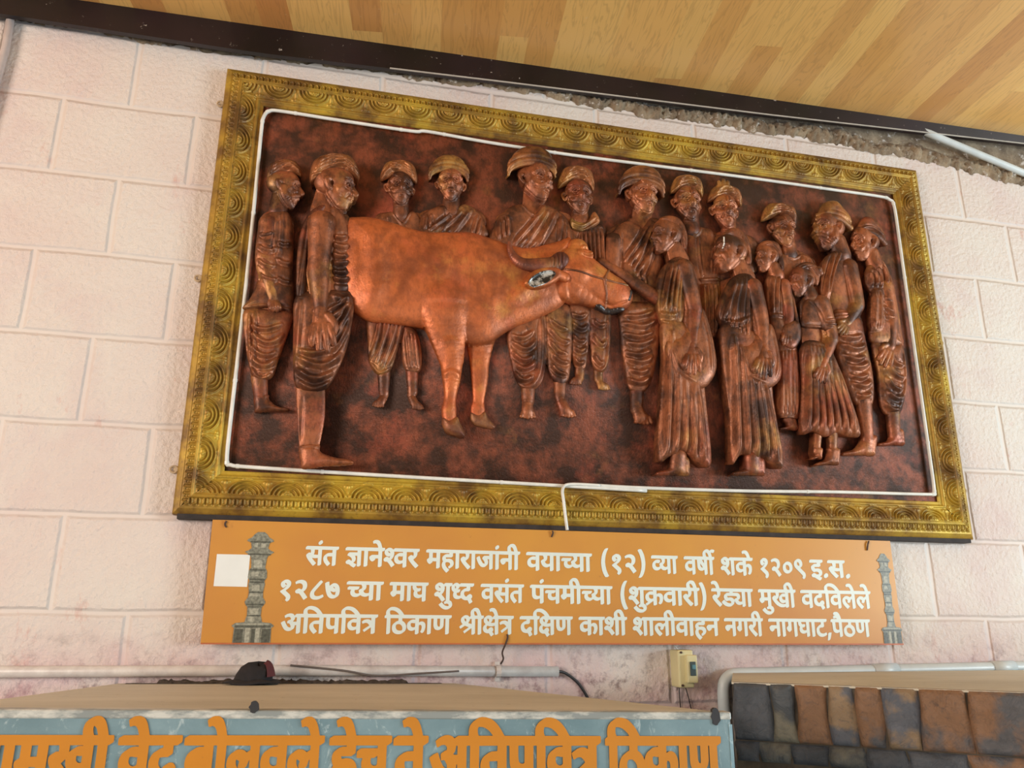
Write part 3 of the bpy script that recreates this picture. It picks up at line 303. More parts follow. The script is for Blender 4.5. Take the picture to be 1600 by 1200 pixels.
  ('body', [('H',1379.7,251.0,10,127.3,4,3,0,0.68,'t'),('C',0.75,[(1389.2,289.3,8,26.1),(1390.4,339.1,6,30.3)]),('C',0.17,[(1365.9,367.2,6,34.3),(1403.3,359.6,8,38.8),(1456.3,356.0,6,28.2)]),('C',0.17,[(1409.6,391.2,6,60.1),(1419.3,506.1,6,50.5),(1420.9,609.0,6,45.5)])]),
  ('turban', [('P',14,20,38.6,[(1323,225),(1329,194),(1349,162),(1388,150),(1424,159),(1435,191),(1430,222),(1408,210),(1380,201),(1349,214)]),('S',3.9,6.0,[(1325,224),(1368,194),(1408,186)]),('S',3.9,6.0,[(1330,216),(1369,187),(1407,181)]),('S',3.9,6.0,[(1334,208),(1370,180),(1405,176)]),('S',3.9,6.0,[(1338,199),(1371,173),(1404,170)]),('S',3.9,6.0,[(1343,191),(1372,166),(1403,165)]),('S',3.9,6.0,[(1347,182),(1373,159),(1401,160)]),('S',4.0,5.4,[(1425,220),(1406,191),(1380,185)]),('S',4.0,5.4,[(1427,209),(1407,182),(1381,177)])]),
  ('shirt', [('P',10,12,25.9,[(1369,344),(1394,323),(1426,324),(1463,336),(1470,418),(1468,503),(1386,511)]),('S',3.9,3,[(1376,340),(1398,359),(1419,331)]),('S',3.4,3,[(1404,363),(1408,500)])]),
  ('sash', [('P',12,12,16.8,[(1384,496),(1469,478),(1471,507),(1455,669),(1401,674),(1403,523)]),('S',5.0,5,[(1385,510),(1466,499)]),('S',4.6,7.25,[(1412,523),(1411,597),(1409,670)]),('S',4.6,7.25,[(1426,522),(1423,596),(1421,669)]),('S',4.6,7.25,[(1439,520),(1436,595),(1432,668)]),('S',4.6,7.25,[(1453,519),(1448,594),(1443,667)]),('S',5.2,5,[(1401,491),(1408,480),(1413,494)])]),
 ]),
 ('person', 'man in wrapped turban with small crest on top, behind the second boy', [
  ('body', [('H',1505.8,260.4,10,124.7,-3,0,0,0.68,'t'),('C',0.75,[(1516.2,294.6,8,24.3),(1517.1,338.3,6,28.6)]),('C',0.17,[(1468.4,367.6,6,28.2),(1520.6,357.4,6,35.0),(1581.9,358.5,6,28.7)]),('C',0.17,[(1512.3,390.0,6,60.9),(1521.8,537.9,6,63.7)])]),
  ('turban', [('P',14,18,36.7,[(1449,237),(1455,207),(1478,177),(1519,167),(1557,178),(1567,208),(1561,238),(1538,226),(1509,216),(1476,227)]),('S',4.0,6.0,[(1451,235),(1497,208),(1539,202)]),('S',4.0,6.0,[(1457,226),(1499,200),(1538,196)]),('S',4.0,6.0,[(1463,216),(1500,192),(1536,190)]),('S',4.0,6.0,[(1469,207),(1502,184),(1535,184)]),('S',4.0,6.0,[(1475,197),(1504,177),(1533,178)]),('S',4.0,5.4,[(1556,235),(1537,207),(1510,201)]),('S',4.0,5.4,[(1558,225),(1539,199),(1512,193)]),('C',0.75,[(1491.7,180.2,20,9.0),(1489.0,164.2,20,6.7)]),('C',0.75,[(1501.8,177.6,22,9.0),(1505.1,155.1,20,6.8)]),('C',0.75,[(1513.7,179.4,20,9.0),(1520.2,159.8,20,6.8)])]),
  ('shirt', [('P',10,10,25.9,[(1435,383),(1483,342),(1525,350),(1570,332),(1612,357),(1620,443),(1426,507)]),('S',4.7,5.8,[(1452,376),(1445,431),(1438,486)]),('S',4.8,5.8,[(1463,370),(1454,428),(1445,485)]),('S',4.8,5.8,[(1474,364),(1463,425),(1452,484)])]),
 ]),
 ('person', 'man in wrapped turban standing behind the girl and smallest boy', [
  ('body', [('H',1700.6,299.6,10,122.6,12,-3,0,0.68,''),('C',0.75,[(1717.8,336.2,8,24.8),(1720.0,380.1,6,29.2)]),('C',0.17,[(1687.6,407.6,6,31.1),(1732.1,395.0,8,35.8),(1789.1,404.8,6,27.0)]),('C',0.17,[(1739.2,429.5,6,62.4),(1728.0,538.0,6,56.8)])]),
  ('turban', [('P',14,20,39.8,[(1629,280),(1636,248),(1661,216),(1706,206),(1746,217),(1756,249),(1748,282),(1724,268),(1693,258),(1658,270)]),('S',4.0,6.0,[(1631,278),(1681,249),(1726,243)]),('S',4.0,6.0,[(1637,268),(1682,241),(1724,237)]),('S',4.0,6.0,[(1644,258),(1684,232),(1723,230)]),('S',4.1,6.0,[(1650,248),(1686,224),(1721,224)]),('S',4.1,6.0,[(1657,238),(1688,216),(1720,217)]),('S',4.1,5.4,[(1743,279),(1723,248),(1694,242)]),('S',4.1,5.4,[(1745,268),(1725,240),(1696,233)])]),
  ('shirt', [('P',10,12,26.6,[(1666,413),(1701,378),(1731,388),(1768,375),(1805,406),(1804,532),(1653,547)]),('S',4.0,3,[(1698,384),(1725,399),(1756,382)]),('S',4.9,5.8,[(1758,390),(1762,432),(1766,474)]),('S',4.9,5.8,[(1770,396),(1774,437),(1778,477)]),('S',4.9,5.8,[(1783,402),(1787,441),(1791,479)])]),
 ]),
 ('person', 'man in cap and wrapped shawl at the far right edge, facing left', [
  ('body', [('H',1996.7,314.3,13,126.9,-74,-2,0,0.66,'m'),('C',0.75,[(2012.8,350.7,16,28.0),(2022.3,394.9,16,30.2)]),('C',0.26,[(2033.8,446.4,16,46.0),(2036.2,555.6,16,49.7),(2039.3,640.1,14,49.1)]),('C',0.15,[(2047.3,636.1,8,44.7),(2040.3,782.9,8,30.5),(2023.8,876.5,12,21.4)]),('C',0.75,[(2016.9,869.4,14,22.5),(2010.7,948.9,14,19.0)]),('P',10,16,16.2,[(2042,927),(2045,965),(2041,977),(2024,980),(2000,979),(1973,983),(1953,984),(1948,981),(1951,976),(1963,972),(1985,965),(1997,940),(2002,927)]),('C',0.7,[(2015.6,940.3,14,16.0),(2016.3,966.8,16,12.0)]),('S',1.9,-1.5,[(1959,983),(1948,984)]),('S',1.9,-1.5,[(1963,979),(1951,980)]),('C',0.75,[(2045.6,467.5,22,27.5),(2049.3,569.1,24,22.5),(2031.3,665.8,26,15.5)]),('C',0.5,[(2033.3,656.9,28,13.5),(2012.5,690.9,29,18.9)]),('C',0.9,[(2027.7,690.9,33,6.7),(2018.0,716.0,37,6.7),(2016.0,731.5,32,4.7)]),('C',0.9,[(2018.4,688.0,33,6.7),(2004.8,712.0,37,6.7),(1995.9,735.9,32,4.7)]),('C',0.9,[(2009.1,685.2,33,6.7),(1991.5,707.9,37,6.7),(1982.2,729.0,32,4.7)]),('C',0.9,[(2000.4,682.5,33,6.7),(1979.1,704.1,37,6.6),(1974.5,713.5,32,4.7)]),('C',0.8,[(2012.6,663.0,31,8.7),(1990.9,677.8,33,7.1),(1984.3,692.6,31,5.1)])]),
  ('cap', [('P',15,18,25.8,[(1967,292),(1977,249),(2005,218),(2038,221),(2059,244),(2073,279),(2067,303),(2027,280)]),('C',0.9,[(1959.6,283.9,22,9.3),(1998.7,277.3,27,10.6),(2034.9,288.9,27,10.6),(2065.6,309.4,21,9.4)]),('S',3.7,4,[(1970,271),(2014,261),(2054,279)])]),
  ('dhoti', [('P',16,18,37.6,[(1972,655),(2035,658),(2081,658),(2076,784),(2039,878),(1993,887),(1971,836),(1977,750)]),('S',6.0,7.5,[(2015,698),(2023,708),(2030,716),(2038,722),(2046,725),(2055,726),(2063,726)]),('S',6.7,7.5,[(2004,727),(2012,741),(2021,753),(2030,762),(2040,767),(2051,768),(2062,763)]),('S',5.9,7.5,[(1997,770),(2004,783),(2011,793),(2019,800),(2027,804),(2036,806),(2045,804)]),('S',6.6,7.5,[(1995,814),(2002,824),(2010,830),(2018,834),(2026,835),(2035,833),(2045,828)]),('S',5.8,7.5,[(1983,848),(1990,860),(1997,867),(2004,871),(2012,872),(2020,871),(2029,868)]),('S',5.5,4,[(2075,671),(2067,786),(2029,870)])]),
  ('shawl', [('P',20,16,32.3,[(1981,409),(2008,379),(2043,367),(2065,409),(2075,465),(2068,575),(2065,629),(2075,656),(2016,665),(1962,644),(1989,518),(1972,454)]),('P',32,8,13.7,[(1986,491),(2023,488),(2009,605),(1972,623),(1966,588)]),('S',6.0,8.7,[(1984,419),(1989,445),(1986,471)]),('S',6.0,8.7,[(2001,411),(2010,439),(2004,469)]),('S',6.1,8.7,[(2019,402),(2024,434),(2022,467)]),('S',6.1,8.7,[(2036,394),(2045,429),(2039,465)]),('S',5.7,6.75,[(2037,475),(2041,480),(2045,483),(2050,484),(2054,485),(2059,485),(2064,483)]),('S',6.3,6.75,[(2028,503),(2034,509),(2039,514),(2045,517),(2051,518),(2058,517),(2065,513)]),('S',5.6,6.75,[(2022,537),(2027,542),(2033,546),(2038,549),(2044,550),(2050,549),(2056,547)]),('S',6.3,6.75,[(2021,566),(2027,570),(2033,572),(2039,573),(2045,572),(2052,570),(2059,566)]),('S',4.5,5.8,[(1993,496),(1984,554),(1974,612)]),('S',4.5,5.8,[(2002,495),(1993,552),(1985,608)]),('S',4.5,5.8,[(2011,494),(2003,550),(1995,605)])]),
 ]),
 ('person', 'bare-chested man in domed turban standing second from right, facing left', [
  ('body', [('H',1864.1,283.4,21,134.5,-72,-2,0,0.66,'b'),('C',0.75,[(1883.5,325.8,24,32.2),(1893.4,369.6,24,34.3)]),('C',0.26,[(1886.9,412.1,26,54.3),(1871.0,510.9,26,44.4),(1888.0,594.1,24,52.7)]),('C',0.15,[(1897.0,588.8,16,48.5),(1919.2,753.2,16,30.1),(1917.7,859.4,20,25.3)]),('C',0.75,[(1908.7,849.7,24,27.4),(1908.3,928.1,24,22.9),(1906.2,966.8,24,19.6)]),('P',20,16,20.0,[(1941,955),(1932,1001),(1927,1016),(1907,1019),(1878,1018),(1846,1021),(1821,1022),(1815,1018),(1818,1012),(1833,1007),(1859,999),(1885,972),(1891,956)]),('C',0.7,[(1908.0,972.4,24,19.8),(1897.5,1002.2,26,14.7)]),('S',1.8,-1.5,[(1830,1020),(1816,1021)]),('S',1.8,-1.5,[(1834,1015),(1819,1016)]),('C',0.75,[(1912.6,414.6,34,27.2),(1922.4,528.3,36,23.4),(1914.8,554.4,36,22.1),(1877.1,606.2,38,16.3)]),('C',0.5,[(1884.0,598.6,40,11.1),(1860.6,623.8,41,15.6)]),('C',0.9,[(1871.4,627.6,45,5.5),(1858.2,648.1,49,5.5),(1859.1,652.7,44,3.9)]),('C',0.9,[(1865.3,623.2,45,5.5),(1849.4,641.9,49,5.5),(1843.2,652.3,44,3.9)]),('C',0.9,[(1859.2,618.9,45,5.5),(1840.6,635.6,49,5.5),(1834.7,643.6,44,3.9)]),('C',0.9,[(1853.4,614.8,45,5.5),(1832.3,629.8,49,5.5),(1832.8,628.6,44,3.9)]),('C',0.8,[(1867.2,600.3,43,7.2),(1847.5,608.7,45,5.8),(1839.1,619.2,43,4.2)])]),
  ('turban', [('P',23,22,30.1,[(1824,262),(1828,228),(1856,190),(1895,180),(1920,202),(1944,236),(1935,264),(1884,243)]),('C',0.9,[(1817.4,258.6,31,9.6),(1855.4,248.2,37,11.1),(1895.7,252.7,38,11.1),(1935.4,273.5,31,10.5)]),('C',0.9,[(1822.2,243.8,30,9.2),(1860.7,230.9,36,10.4),(1903.2,237.4,37,10.5),(1934.2,250.5,31,9.3)])]),
  ('shawl', [('P',36,10,18.0,[(1810,417),(1852,372),(1880,360),(1902,371),(1858,429),(1837,496),(1821,551),(1798,542)]),('S',4.7,7.25,[(1857,377),(1825,462),(1804,543)]),('S',4.7,7.25,[(1866,375),(1828,461),(1809,542)]),('S',4.7,7.25,[(1874,373),(1838,459),(1813,542)]),('S',4.7,7.25,[(1882,371),(1841,458),(1818,542)])]),
  ('dhoti', [('P',26,22,44.0,[(1836,570),(1886,561),(1932,591),(1941,653),(1951,776),(1935,862),(1882,865),(1850,804),(1831,683)]),('S',6.4,9.0,[(1846,652),(1857,657),(1868,658),(1880,658),(1892,656),(1904,652),(1916,646)]),('S',7.2,9.0,[(1845,679),(1858,685),(1871,690),(1884,692),(1898,690),(1912,685),(1927,675)]),('S',6.4,9.0,[(1851,713),(1861,720),(1872,724),(1883,726),(1894,725),(1905,721),(1917,715)]),('S',7.1,9.0,[(1864,745),(1874,750),(1884,751),(1895,750),(1906,747),(1917,741),(1929,733)]),('S',6.3,9.0,[(1864,775),(1872,782),(1881,785),(1891,785),(1900,782),(1910,778),(1920,772)]),('S',7.1,9.0,[(1872,798),(1880,804),(1889,808),(1899,809),(1908,807),(1919,801),(1930,791)]),('S',6.3,9.0,[(1882,836),(1888,840),(1894,842),(1901,842),(1908,840),(1915,837),(1923,830)]),('S',3.5,4,[(1830,582),(1881,577)]),('S',3.0,3,[(1831,592),(1883,585)])]),
 ]),
 ('person', 'smallest boy with bag at hip between second boy and girl', [
  ('body', [('H',1630.6,411.6,22,98.8,-74,0,0,0.66,'y'),('C',0.75,[(1648.5,441.3,26,21.8),(1655.8,467.0,26,26.1)]),('C',0.26,[(1656.1,500.5,26,36.8),(1655.2,594.9,26,38.3)]),('C',0.15,[(1666.7,589.7,18,34.2),(1667.8,752.8,18,24.9),(1652.7,902.4,22,16.1)]),('C',0.75,[(1648.6,895.0,24,16.1),(1646.3,923.7,24,14.0)]),('P',20,16,12.9,[(1671,912),(1681,944),(1678,953),(1668,956),(1652,954),(1635,956),(1621,957),(1618,954),(1620,950),(1628,947),(1642,942),(1635,923),(1639,912)]),('C',0.7,[(1651.0,923.2,24,12.8),(1662.6,944.4,26,9.6)]),('S',1.8,-1.5,[(1625,956),(1617,956)]),('S',1.8,-1.5,[(1627,953),(1619,954)]),('C',0.75,[(1674.8,501.5,34,21.6),(1680.6,592.8,36,17.0),(1666.2,649.6,38,12.6)]),('C',0.5,[(1666.0,645.9,42,8.6),(1659.2,668.9,43,12.0)]),('C',0.9,[(1667.9,667.0,47,4.3),(1665.9,683.6,51,4.2),(1668.5,692.9,46,3.0)]),('C',0.9,[(1661.5,666.7,47,4.3),(1656.6,683.1,51,4.2),(1656.6,698.5,46,3.0)]),('C',0.9,[(1655.1,666.4,47,4.3),(1647.4,682.7,51,4.2),(1646.6,696.5,46,3.0)]),('C',0.9,[(1649.0,666.1,47,4.2),(1638.8,682.3,51,4.2),(1638.7,688.4,46,3.0)]),('C',0.8,[(1671.6,653.5,45,5.5),(1675.2,666.3,47,4.5),(1674.2,676.1,45,3.3)])]),
  ('hair', [('P',25,10,17.6,[(1599,383),(1614,360),(1644,350),(1672,357),(1684,389),(1685,443),(1671,451),(1663,402),(1643,378)]),('S',2.2,2,[(1611,379),(1643,367),(1671,394)]),('S',2.6,2,[(1679,397),(1674,445)])]),
  ('robe', [('P',28,16,30.3,[(1616,495),(1636,468),(1672,460),(1675,510),(1665,616),(1699,654),(1685,909),(1614,909),(1635,740),(1617,620)]),('S',4.3,7.25,[(1636,474),(1627,538),(1623,601)]),('S',4.3,7.25,[(1644,473),(1632,538),(1628,602)]),('S',4.3,7.25,[(1652,472),(1640,538),(1634,602)]),('S',4.3,7.25,[(1659,472),(1645,538),(1639,603)]),('S',5.0,7.25,[(1644,721),(1634,815),(1624,907)]),('S',5.0,7.25,[(1654,720),(1645,814),(1636,907)]),('S',5.0,7.25,[(1665,719),(1656,814),(1648,907)]),('S',5.0,7.25,[(1676,718),(1668,813),(1660,907)]),('S',5.0,7.25,[(1686,717),(1679,813),(1672,907)]),('S',4.2,4,[(1616,606),(1663,605)])]),
  ('bag', [('P',38,14,19.1,[(1647,645),(1680,618),(1710,625),(1708,676),(1683,709),(1658,709),(1646,686)]),('C',0.8,[(1698.1,529.8,34,5.2),(1705.0,631.5,40,5.9)])]),
 ]),
 ('person', 'boy reaching out to touch the buffalo muzzle, bag at hip', [
  ('body', [('H',1289.6,389.0,42,117.2,-74,3,0,0.66,'y'),('C',0.26,[(1310.9,421.0,46,27.0),(1324.6,459.3,46,33.1)]),('C',0.26,[(1324.9,513.4,44,55.4),(1322.0,634.2,44,52.1)]),('C',0.8,[(1253.7,588.4,40,21.1),(1178.8,543.8,36,18.0),(1126.7,511.0,32,16.0),(1086.1,486.9,28,14.0)]),('C',0.15,[(1327.7,629.2,36,48.3),(1315.5,843.6,36,38.6),(1294.1,1056.9,40,22.2)]),('C',0.75,[(1288.4,1054.3,44,24.0),(1283.4,1082.7,44,22.0)]),('P',40,16,19.3,[(1317,1055),(1322,1091),(1318,1106),(1301,1109),(1276,1107),(1248,1110),(1226,1110),(1221,1107),(1223,1101),(1235,1096),(1258,1088),(1265,1072),(1270,1055)]),('C',0.7,[(1288.7,1071.5,44,19.1),(1293.2,1091.4,46,14.3)]),('S',1.6,-1.5,[(1235,1109),(1223,1109)]),('S',1.6,-1.5,[(1239,1104),(1226,1105)]),('C',0.72,[(1333.1,492.6,60,28.7),(1353.5,609.7,63,24.1),(1353.9,639.1,63,23.0),(1337.8,748.2,69,14.6)]),('C',0.5,[(1337.0,741.5,74,13.2),(1332.3,777.1,75,18.6)]),('C',0.9,[(1346.8,771.7,79,6.6),(1349.1,795.7,83,6.5),(1353.1,811.4,78,4.6)]),('C',0.9,[(1336.8,772.2,79,6.6),(1334.7,796.4,83,6.5),(1336.0,821.5,78,4.6)]),('C',0.9,[(1326.8,772.7,79,6.6),(1320.4,797.0,83,6.5),(1320.0,819.8,78,4.6)]),('C',0.9,[(1317.4,773.1,79,6.6),(1307.0,797.6,83,6.5),(1306.1,808.7,78,4.6)]),('C',0.8,[(1348.6,751.3,77,8.6),(1357.9,769.6,79,7.0),(1357.7,785.4,77,5.0)])]),
  ('hair', [('P',47,8,16.8,[(1259,354),(1271,331),(1300,319),(1329,324),(1348,347),(1356,384),(1350,423),(1337,426),(1331,400),(1317,380),(1302,353),(1282,342)]),('S',2.9,2,[(1342,366),(1346,439)]),('S',2.9,2,[(1331,346),(1340,391)])]),
  ('robe', [('P',50,18,32.6,[(1254,523),(1284,475),(1322,454),(1350,472),(1350,533),(1333,615),(1318,666),(1266,677),(1245,624)]),('S',4.5,8.7,[(1293,480),(1272,560),(1258,638)]),('S',4.5,8.7,[(1300,477),(1276,561),(1265,642)]),('S',4.5,8.7,[(1306,475),(1286,561),(1273,645)]),('S',4.5,8.7,[(1313,472),(1290,562),(1281,648)]),('S',4.5,8.7,[(1319,470),(1300,562),(1288,651)]),('S',4.5,8.7,[(1326,467),(1305,563),(1296,654)]),('S',4.5,8.7,[(1332,465),(1314,563),(1304,658)]),('S',5.9,5,[(1244,642),(1281,650),(1297,641)]),('S',4.7,4,[(1244,665),(1275,674)])]),
  ('skirt', [('P',46,24,47.7,[(1259,661),(1319,656),(1374,729),(1380,881),(1384,1069),(1340,1070),(1308,1045),(1265,1056),(1226,1063),(1244,890),(1257,777)]),('S',8.6,10.15,[(1279,700),(1264,884),(1246,1059)]),('S',8.6,10.15,[(1295,729),(1288,898),(1273,1061)]),('S',8.5,10.15,[(1312,758),(1309,913),(1301,1062)]),('S',8.5,10.15,[(1328,786),(1332,927),(1329,1064)]),('S',8.5,10.15,[(1344,815),(1353,942),(1357,1065)])]),
  ('bag', [('P',56,22,39.3,[(1264,730),(1292,716),(1343,657),(1382,613),(1405,681),(1416,786),(1386,846),(1341,864),(1288,842),(1266,791)]),('S',3.9,3,[(1275,758),(1295,817),(1338,844)]),('S',4.0,2.5,[(1373,629),(1392,713),(1393,809)])]),
 ]),
 ('person', 'boy with white forehead mark and bag, standing behind the reaching boy', [
  ('body', [('H',1497.1,420.3,42,132.8,-72,2,0,0.66,'y'),('C',0.26,[(1521.0,453.5,46,27.6),(1538.2,494.0,46,33.9)]),('C',0.26,[(1519.5,554.7,44,58.6),(1512.9,636.5,44,55.6)]),('C',0.15,[(1524.2,630.9,36,49.6),(1536.7,827.6,36,40.0),(1519.7,1051.1,40,22.9)]),('C',0.75,[(1512.5,1048.4,44,24.8),(1510.7,1075.5,44,22.8)]),('P',40,16,20.0,[(1548,1044),(1552,1080),(1548,1096),(1530,1098),(1505,1097),(1477,1100),(1455,1100),(1450,1096),(1452,1090),(1465,1085),(1488,1077),(1493,1060),(1499,1044)]),('C',0.7,[(1517.0,1060.4,44,19.8),(1522.1,1080.8,46,14.8)]),('S',1.7,-1.5,[(1463,1098),(1451,1099)]),('S',1.7,-1.5,[(1467,1094),(1454,1094)]),('C',0.72,[(1552.8,530.4,60,28.3),(1567.8,635.0,63,23.7),(1565.1,739.1,69,15.1)]),('C',0.5,[(1564.2,732.3,74,14.4),(1555.0,770.5,75,20.1)]),('C',0.9,[(1571.4,765.7,79,7.1),(1571.0,791.9,83,7.1),(1573.9,809.0,78,5.0)]),('C',0.9,[(1560.5,765.5,79,7.1),(1555.4,791.6,83,7.1),(1554.3,818.7,78,5.0)]),('C',0.9,[(1549.6,765.3,79,7.1),(1539.9,791.2,83,7.1),(1537.3,815.8,78,5.0)]),('C',0.9,[(1539.5,765.1,79,7.1),(1525.4,790.9,83,7.1),(1523.4,802.7,78,5.0)]),('C',0.8,[(1575.6,743.7,77,9.3),(1583.6,764.2,79,7.6),(1581.8,781.3,77,5.5)])]),
  ('hair', [('P',47,8,17.1,[(1458,393),(1469,362),(1501,336),(1531,337),(1555,360),(1564,402),(1562,445),(1547,453),(1539,422),(1530,393),(1507,366),(1485,373)]),('S',3.0,2,[(1550,394),(1553,459)]),('S',3.0,2,[(1536,364),(1547,405)])]),
  ('forehead_mark', [('D',0.6,[(1468.5,377.6,-0.6,2.3),(1461.5,414.3,-0.6,2.3)])]),
  ('robe', [('P',50,18,33.1,[(1444,584),(1479,515),(1523,486),(1560,498),(1558,573),(1546,655),(1524,717),(1487,716),(1455,667),(1437,629)]),('S',5.0,8.7,[(1496,511),(1468,582),(1447,651)]),('S',5.1,8.7,[(1504,508),(1475,585),(1459,658)]),('S',5.1,8.7,[(1511,506),(1487,587),(1472,665)]),('S',5.1,8.7,[(1519,503),(1495,590),(1484,673)]),('S',5.1,8.7,[(1526,501),(1507,592),(1496,680)]),('S',5.1,8.7,[(1533,498),(1515,595),(1508,688)]),('S',5.1,8.7,[(1541,495),(1527,597),(1521,695)]),('S',6.1,5,[(1441,647),(1485,655),(1524,635)]),('S',4.0,4,[(1444,666),(1497,666)])]),
  ('skirt', [('P',46,24,49.0,[(1448,654),(1526,656),(1596,710),(1593,867),(1606,1066),(1540,1049),(1520,1054),(1477,1041),(1446,1064),(1450,914),(1436,763)]),('S',8.8,10.15,[(1473,699),(1471,881),(1463,1055)]),('S',8.8,10.15,[(1494,729),(1497,896),(1492,1056)]),('S',8.8,10.15,[(1515,759),(1521,910),(1521,1057)]),('S',8.8,10.15,[(1537,788),(1548,925),(1550,1057)]),('S',8.8,10.15,[(1558,817),(1571,939),(1580,1058)])]),
  ('bag', [('P',56,22,36.6,[(1487,723),(1516,712),(1567,656),(1605,649),(1621,741),(1616,810),(1570,846),(1505,839),(1487,792)]),('S',4.0,3,[(1497,755),(1512,812),(1559,831)]),('S',4.1,2.5,[(1598,676),(1607,754),(1593,813)])]),
 ]),
 ('person', 'girl in flared pleated skirt with hair bun at right of the boys', [
  ('body', [('H',1735.9,485.8,36,105.1,-74,0,0,0.66,'y'),('C',0.75,[(1752.7,512.8,40,21.8),(1759.6,538.2,40,26.0)]),('C',0.26,[(1758.7,569.0,38,41.0),(1747.4,673.0,38,36.0)]),('C',0.15,[(1754.8,668.7,30,34.0),(1765.1,809.0,30,24.9),(1743.1,956.8,32,12.1)]),('C',0.15,[(1765.9,688.1,30,29.7),(1804.4,806.0,30,20.9),(1789.7,960.4,34,14.2)]),('C',0.75,[(1737.7,953.4,36,13.1),(1724.5,1016.5,36,11.9)]),('P',31,16,11.2,[(1745,1005),(1742,1029),(1740,1037),(1734,1040),(1725,1038),(1715,1041),(1707,1041),(1706,1039),(1707,1035),(1711,1032),(1720,1028),(1714,1014),(1717,1005)]),('C',0.7,[(1728.0,1014.1,35,11.1),(1730.8,1029.9,37,8.3)]),('S',1.8,-1.5,[(1705,1041),(1701,1042)]),('S',1.8,-1.5,[(1707,1039),(1702,1039)]),('C',0.75,[(1782.9,957.4,39,15.2),(1776.6,1014.5,39,13.0)]),('P',35,16,14.5,[(1799,1004),(1795,1042),(1791,1053),(1778,1055),(1759,1054),(1737,1057),(1721,1058),(1717,1055),(1719,1051),(1729,1047),(1746,1041),(1759,1017),(1763,1004)]),('C',0.7,[(1776.2,1016.4,39,14.4),(1771.7,1042.6,41,10.7)]),('S',1.8,-1.5,[(1726,1057),(1717,1057)]),('S',1.8,-1.5,[(1729,1053),(1719,1054)]),('C',0.8,[(1793.7,558.9,48,23.8),(1806.5,657.8,52,20.2),(1799.3,684.7,52,19.1),(1762.8,755.1,58,13.5)]),('C',0.5,[(1766.4,748.5,60,11.3),(1753.0,777.8,61,15.8)]),('C',0.9,[(1765.4,776.6,65,5.6),(1760.1,797.8,69,5.6),(1760.4,810.9,64,3.9)]),('C',0.9,[(1757.2,775.0,65,5.6),(1748.4,795.5,69,5.6),(1744.0,816.0,64,3.9)]),('C',0.9,[(1749.1,773.4,65,5.6),(1736.7,793.2,69,5.6),(1731.6,811.5,64,3.9)]),('C',0.9,[(1741.4,771.9,65,5.6),(1725.8,791.1,69,5.6),(1723.3,799.3,64,3.9)]),('C',0.8,[(1772.6,759.5,63,7.3),(1774.9,777.0,65,5.9),(1771.1,789.8,63,4.3)])]),
  ('hair', [('P',41,8,15.4,[(1705,456),(1730,427),(1763,417),(1792,429),(1798,459),(1785,494),(1768,483),(1754,455),(1728,454)]),('C',0.75,[(1794.5,441.8,43,13.3),(1798.8,449.6,43,11.1)]),('S',2.2,2,[(1717,456),(1746,435),(1775,449)]),('S',2.2,2,[(1740,445),(1772,437),(1789,465)])]),
  ('blouse', [('P',44,14,23.6,[(1718,596),(1731,553),(1759,533),(1790,534),(1797,588),(1785,635),(1717,639)]),('C',0.75,[(1785.2,556.8,50,28.1),(1800.6,629.9,52,23.5)]),('S',3.2,4,[(1715,637),(1780,635)]),('S',2.8,2.5,[(1738,545),(1764,583),(1777,623)]),('S',3.0,4,[(1786,618),(1813,613),(1833,607)]),('S',3.0,4,[(1787,628),(1814,626),(1832,620)])]),
  ('skirt', [('P',42,22,33.7,[(1709,691),(1785,684),(1818,734),(1851,848),(1871,957),(1831,969),(1794,962),(1750,974),(1714,961),(1675,961),(1695,819)]),('S',6.9,10.15,[(1724,701),(1709,833),(1690,960)]),('S',6.9,10.15,[(1735,702),(1729,833),(1715,960)]),('S',6.9,10.15,[(1747,704),(1746,833),(1741,959)]),('S',6.9,10.15,[(1758,705),(1767,834),(1766,959)]),('S',6.9,10.15,[(1770,706),(1784,834),(1792,959)]),('S',6.9,10.15,[(1781,708),(1804,834),(1818,958)]),('S',6.9,10.15,[(1793,709),(1822,835),(1844,958)])]),
 ]),
 ('buffalo', '', [
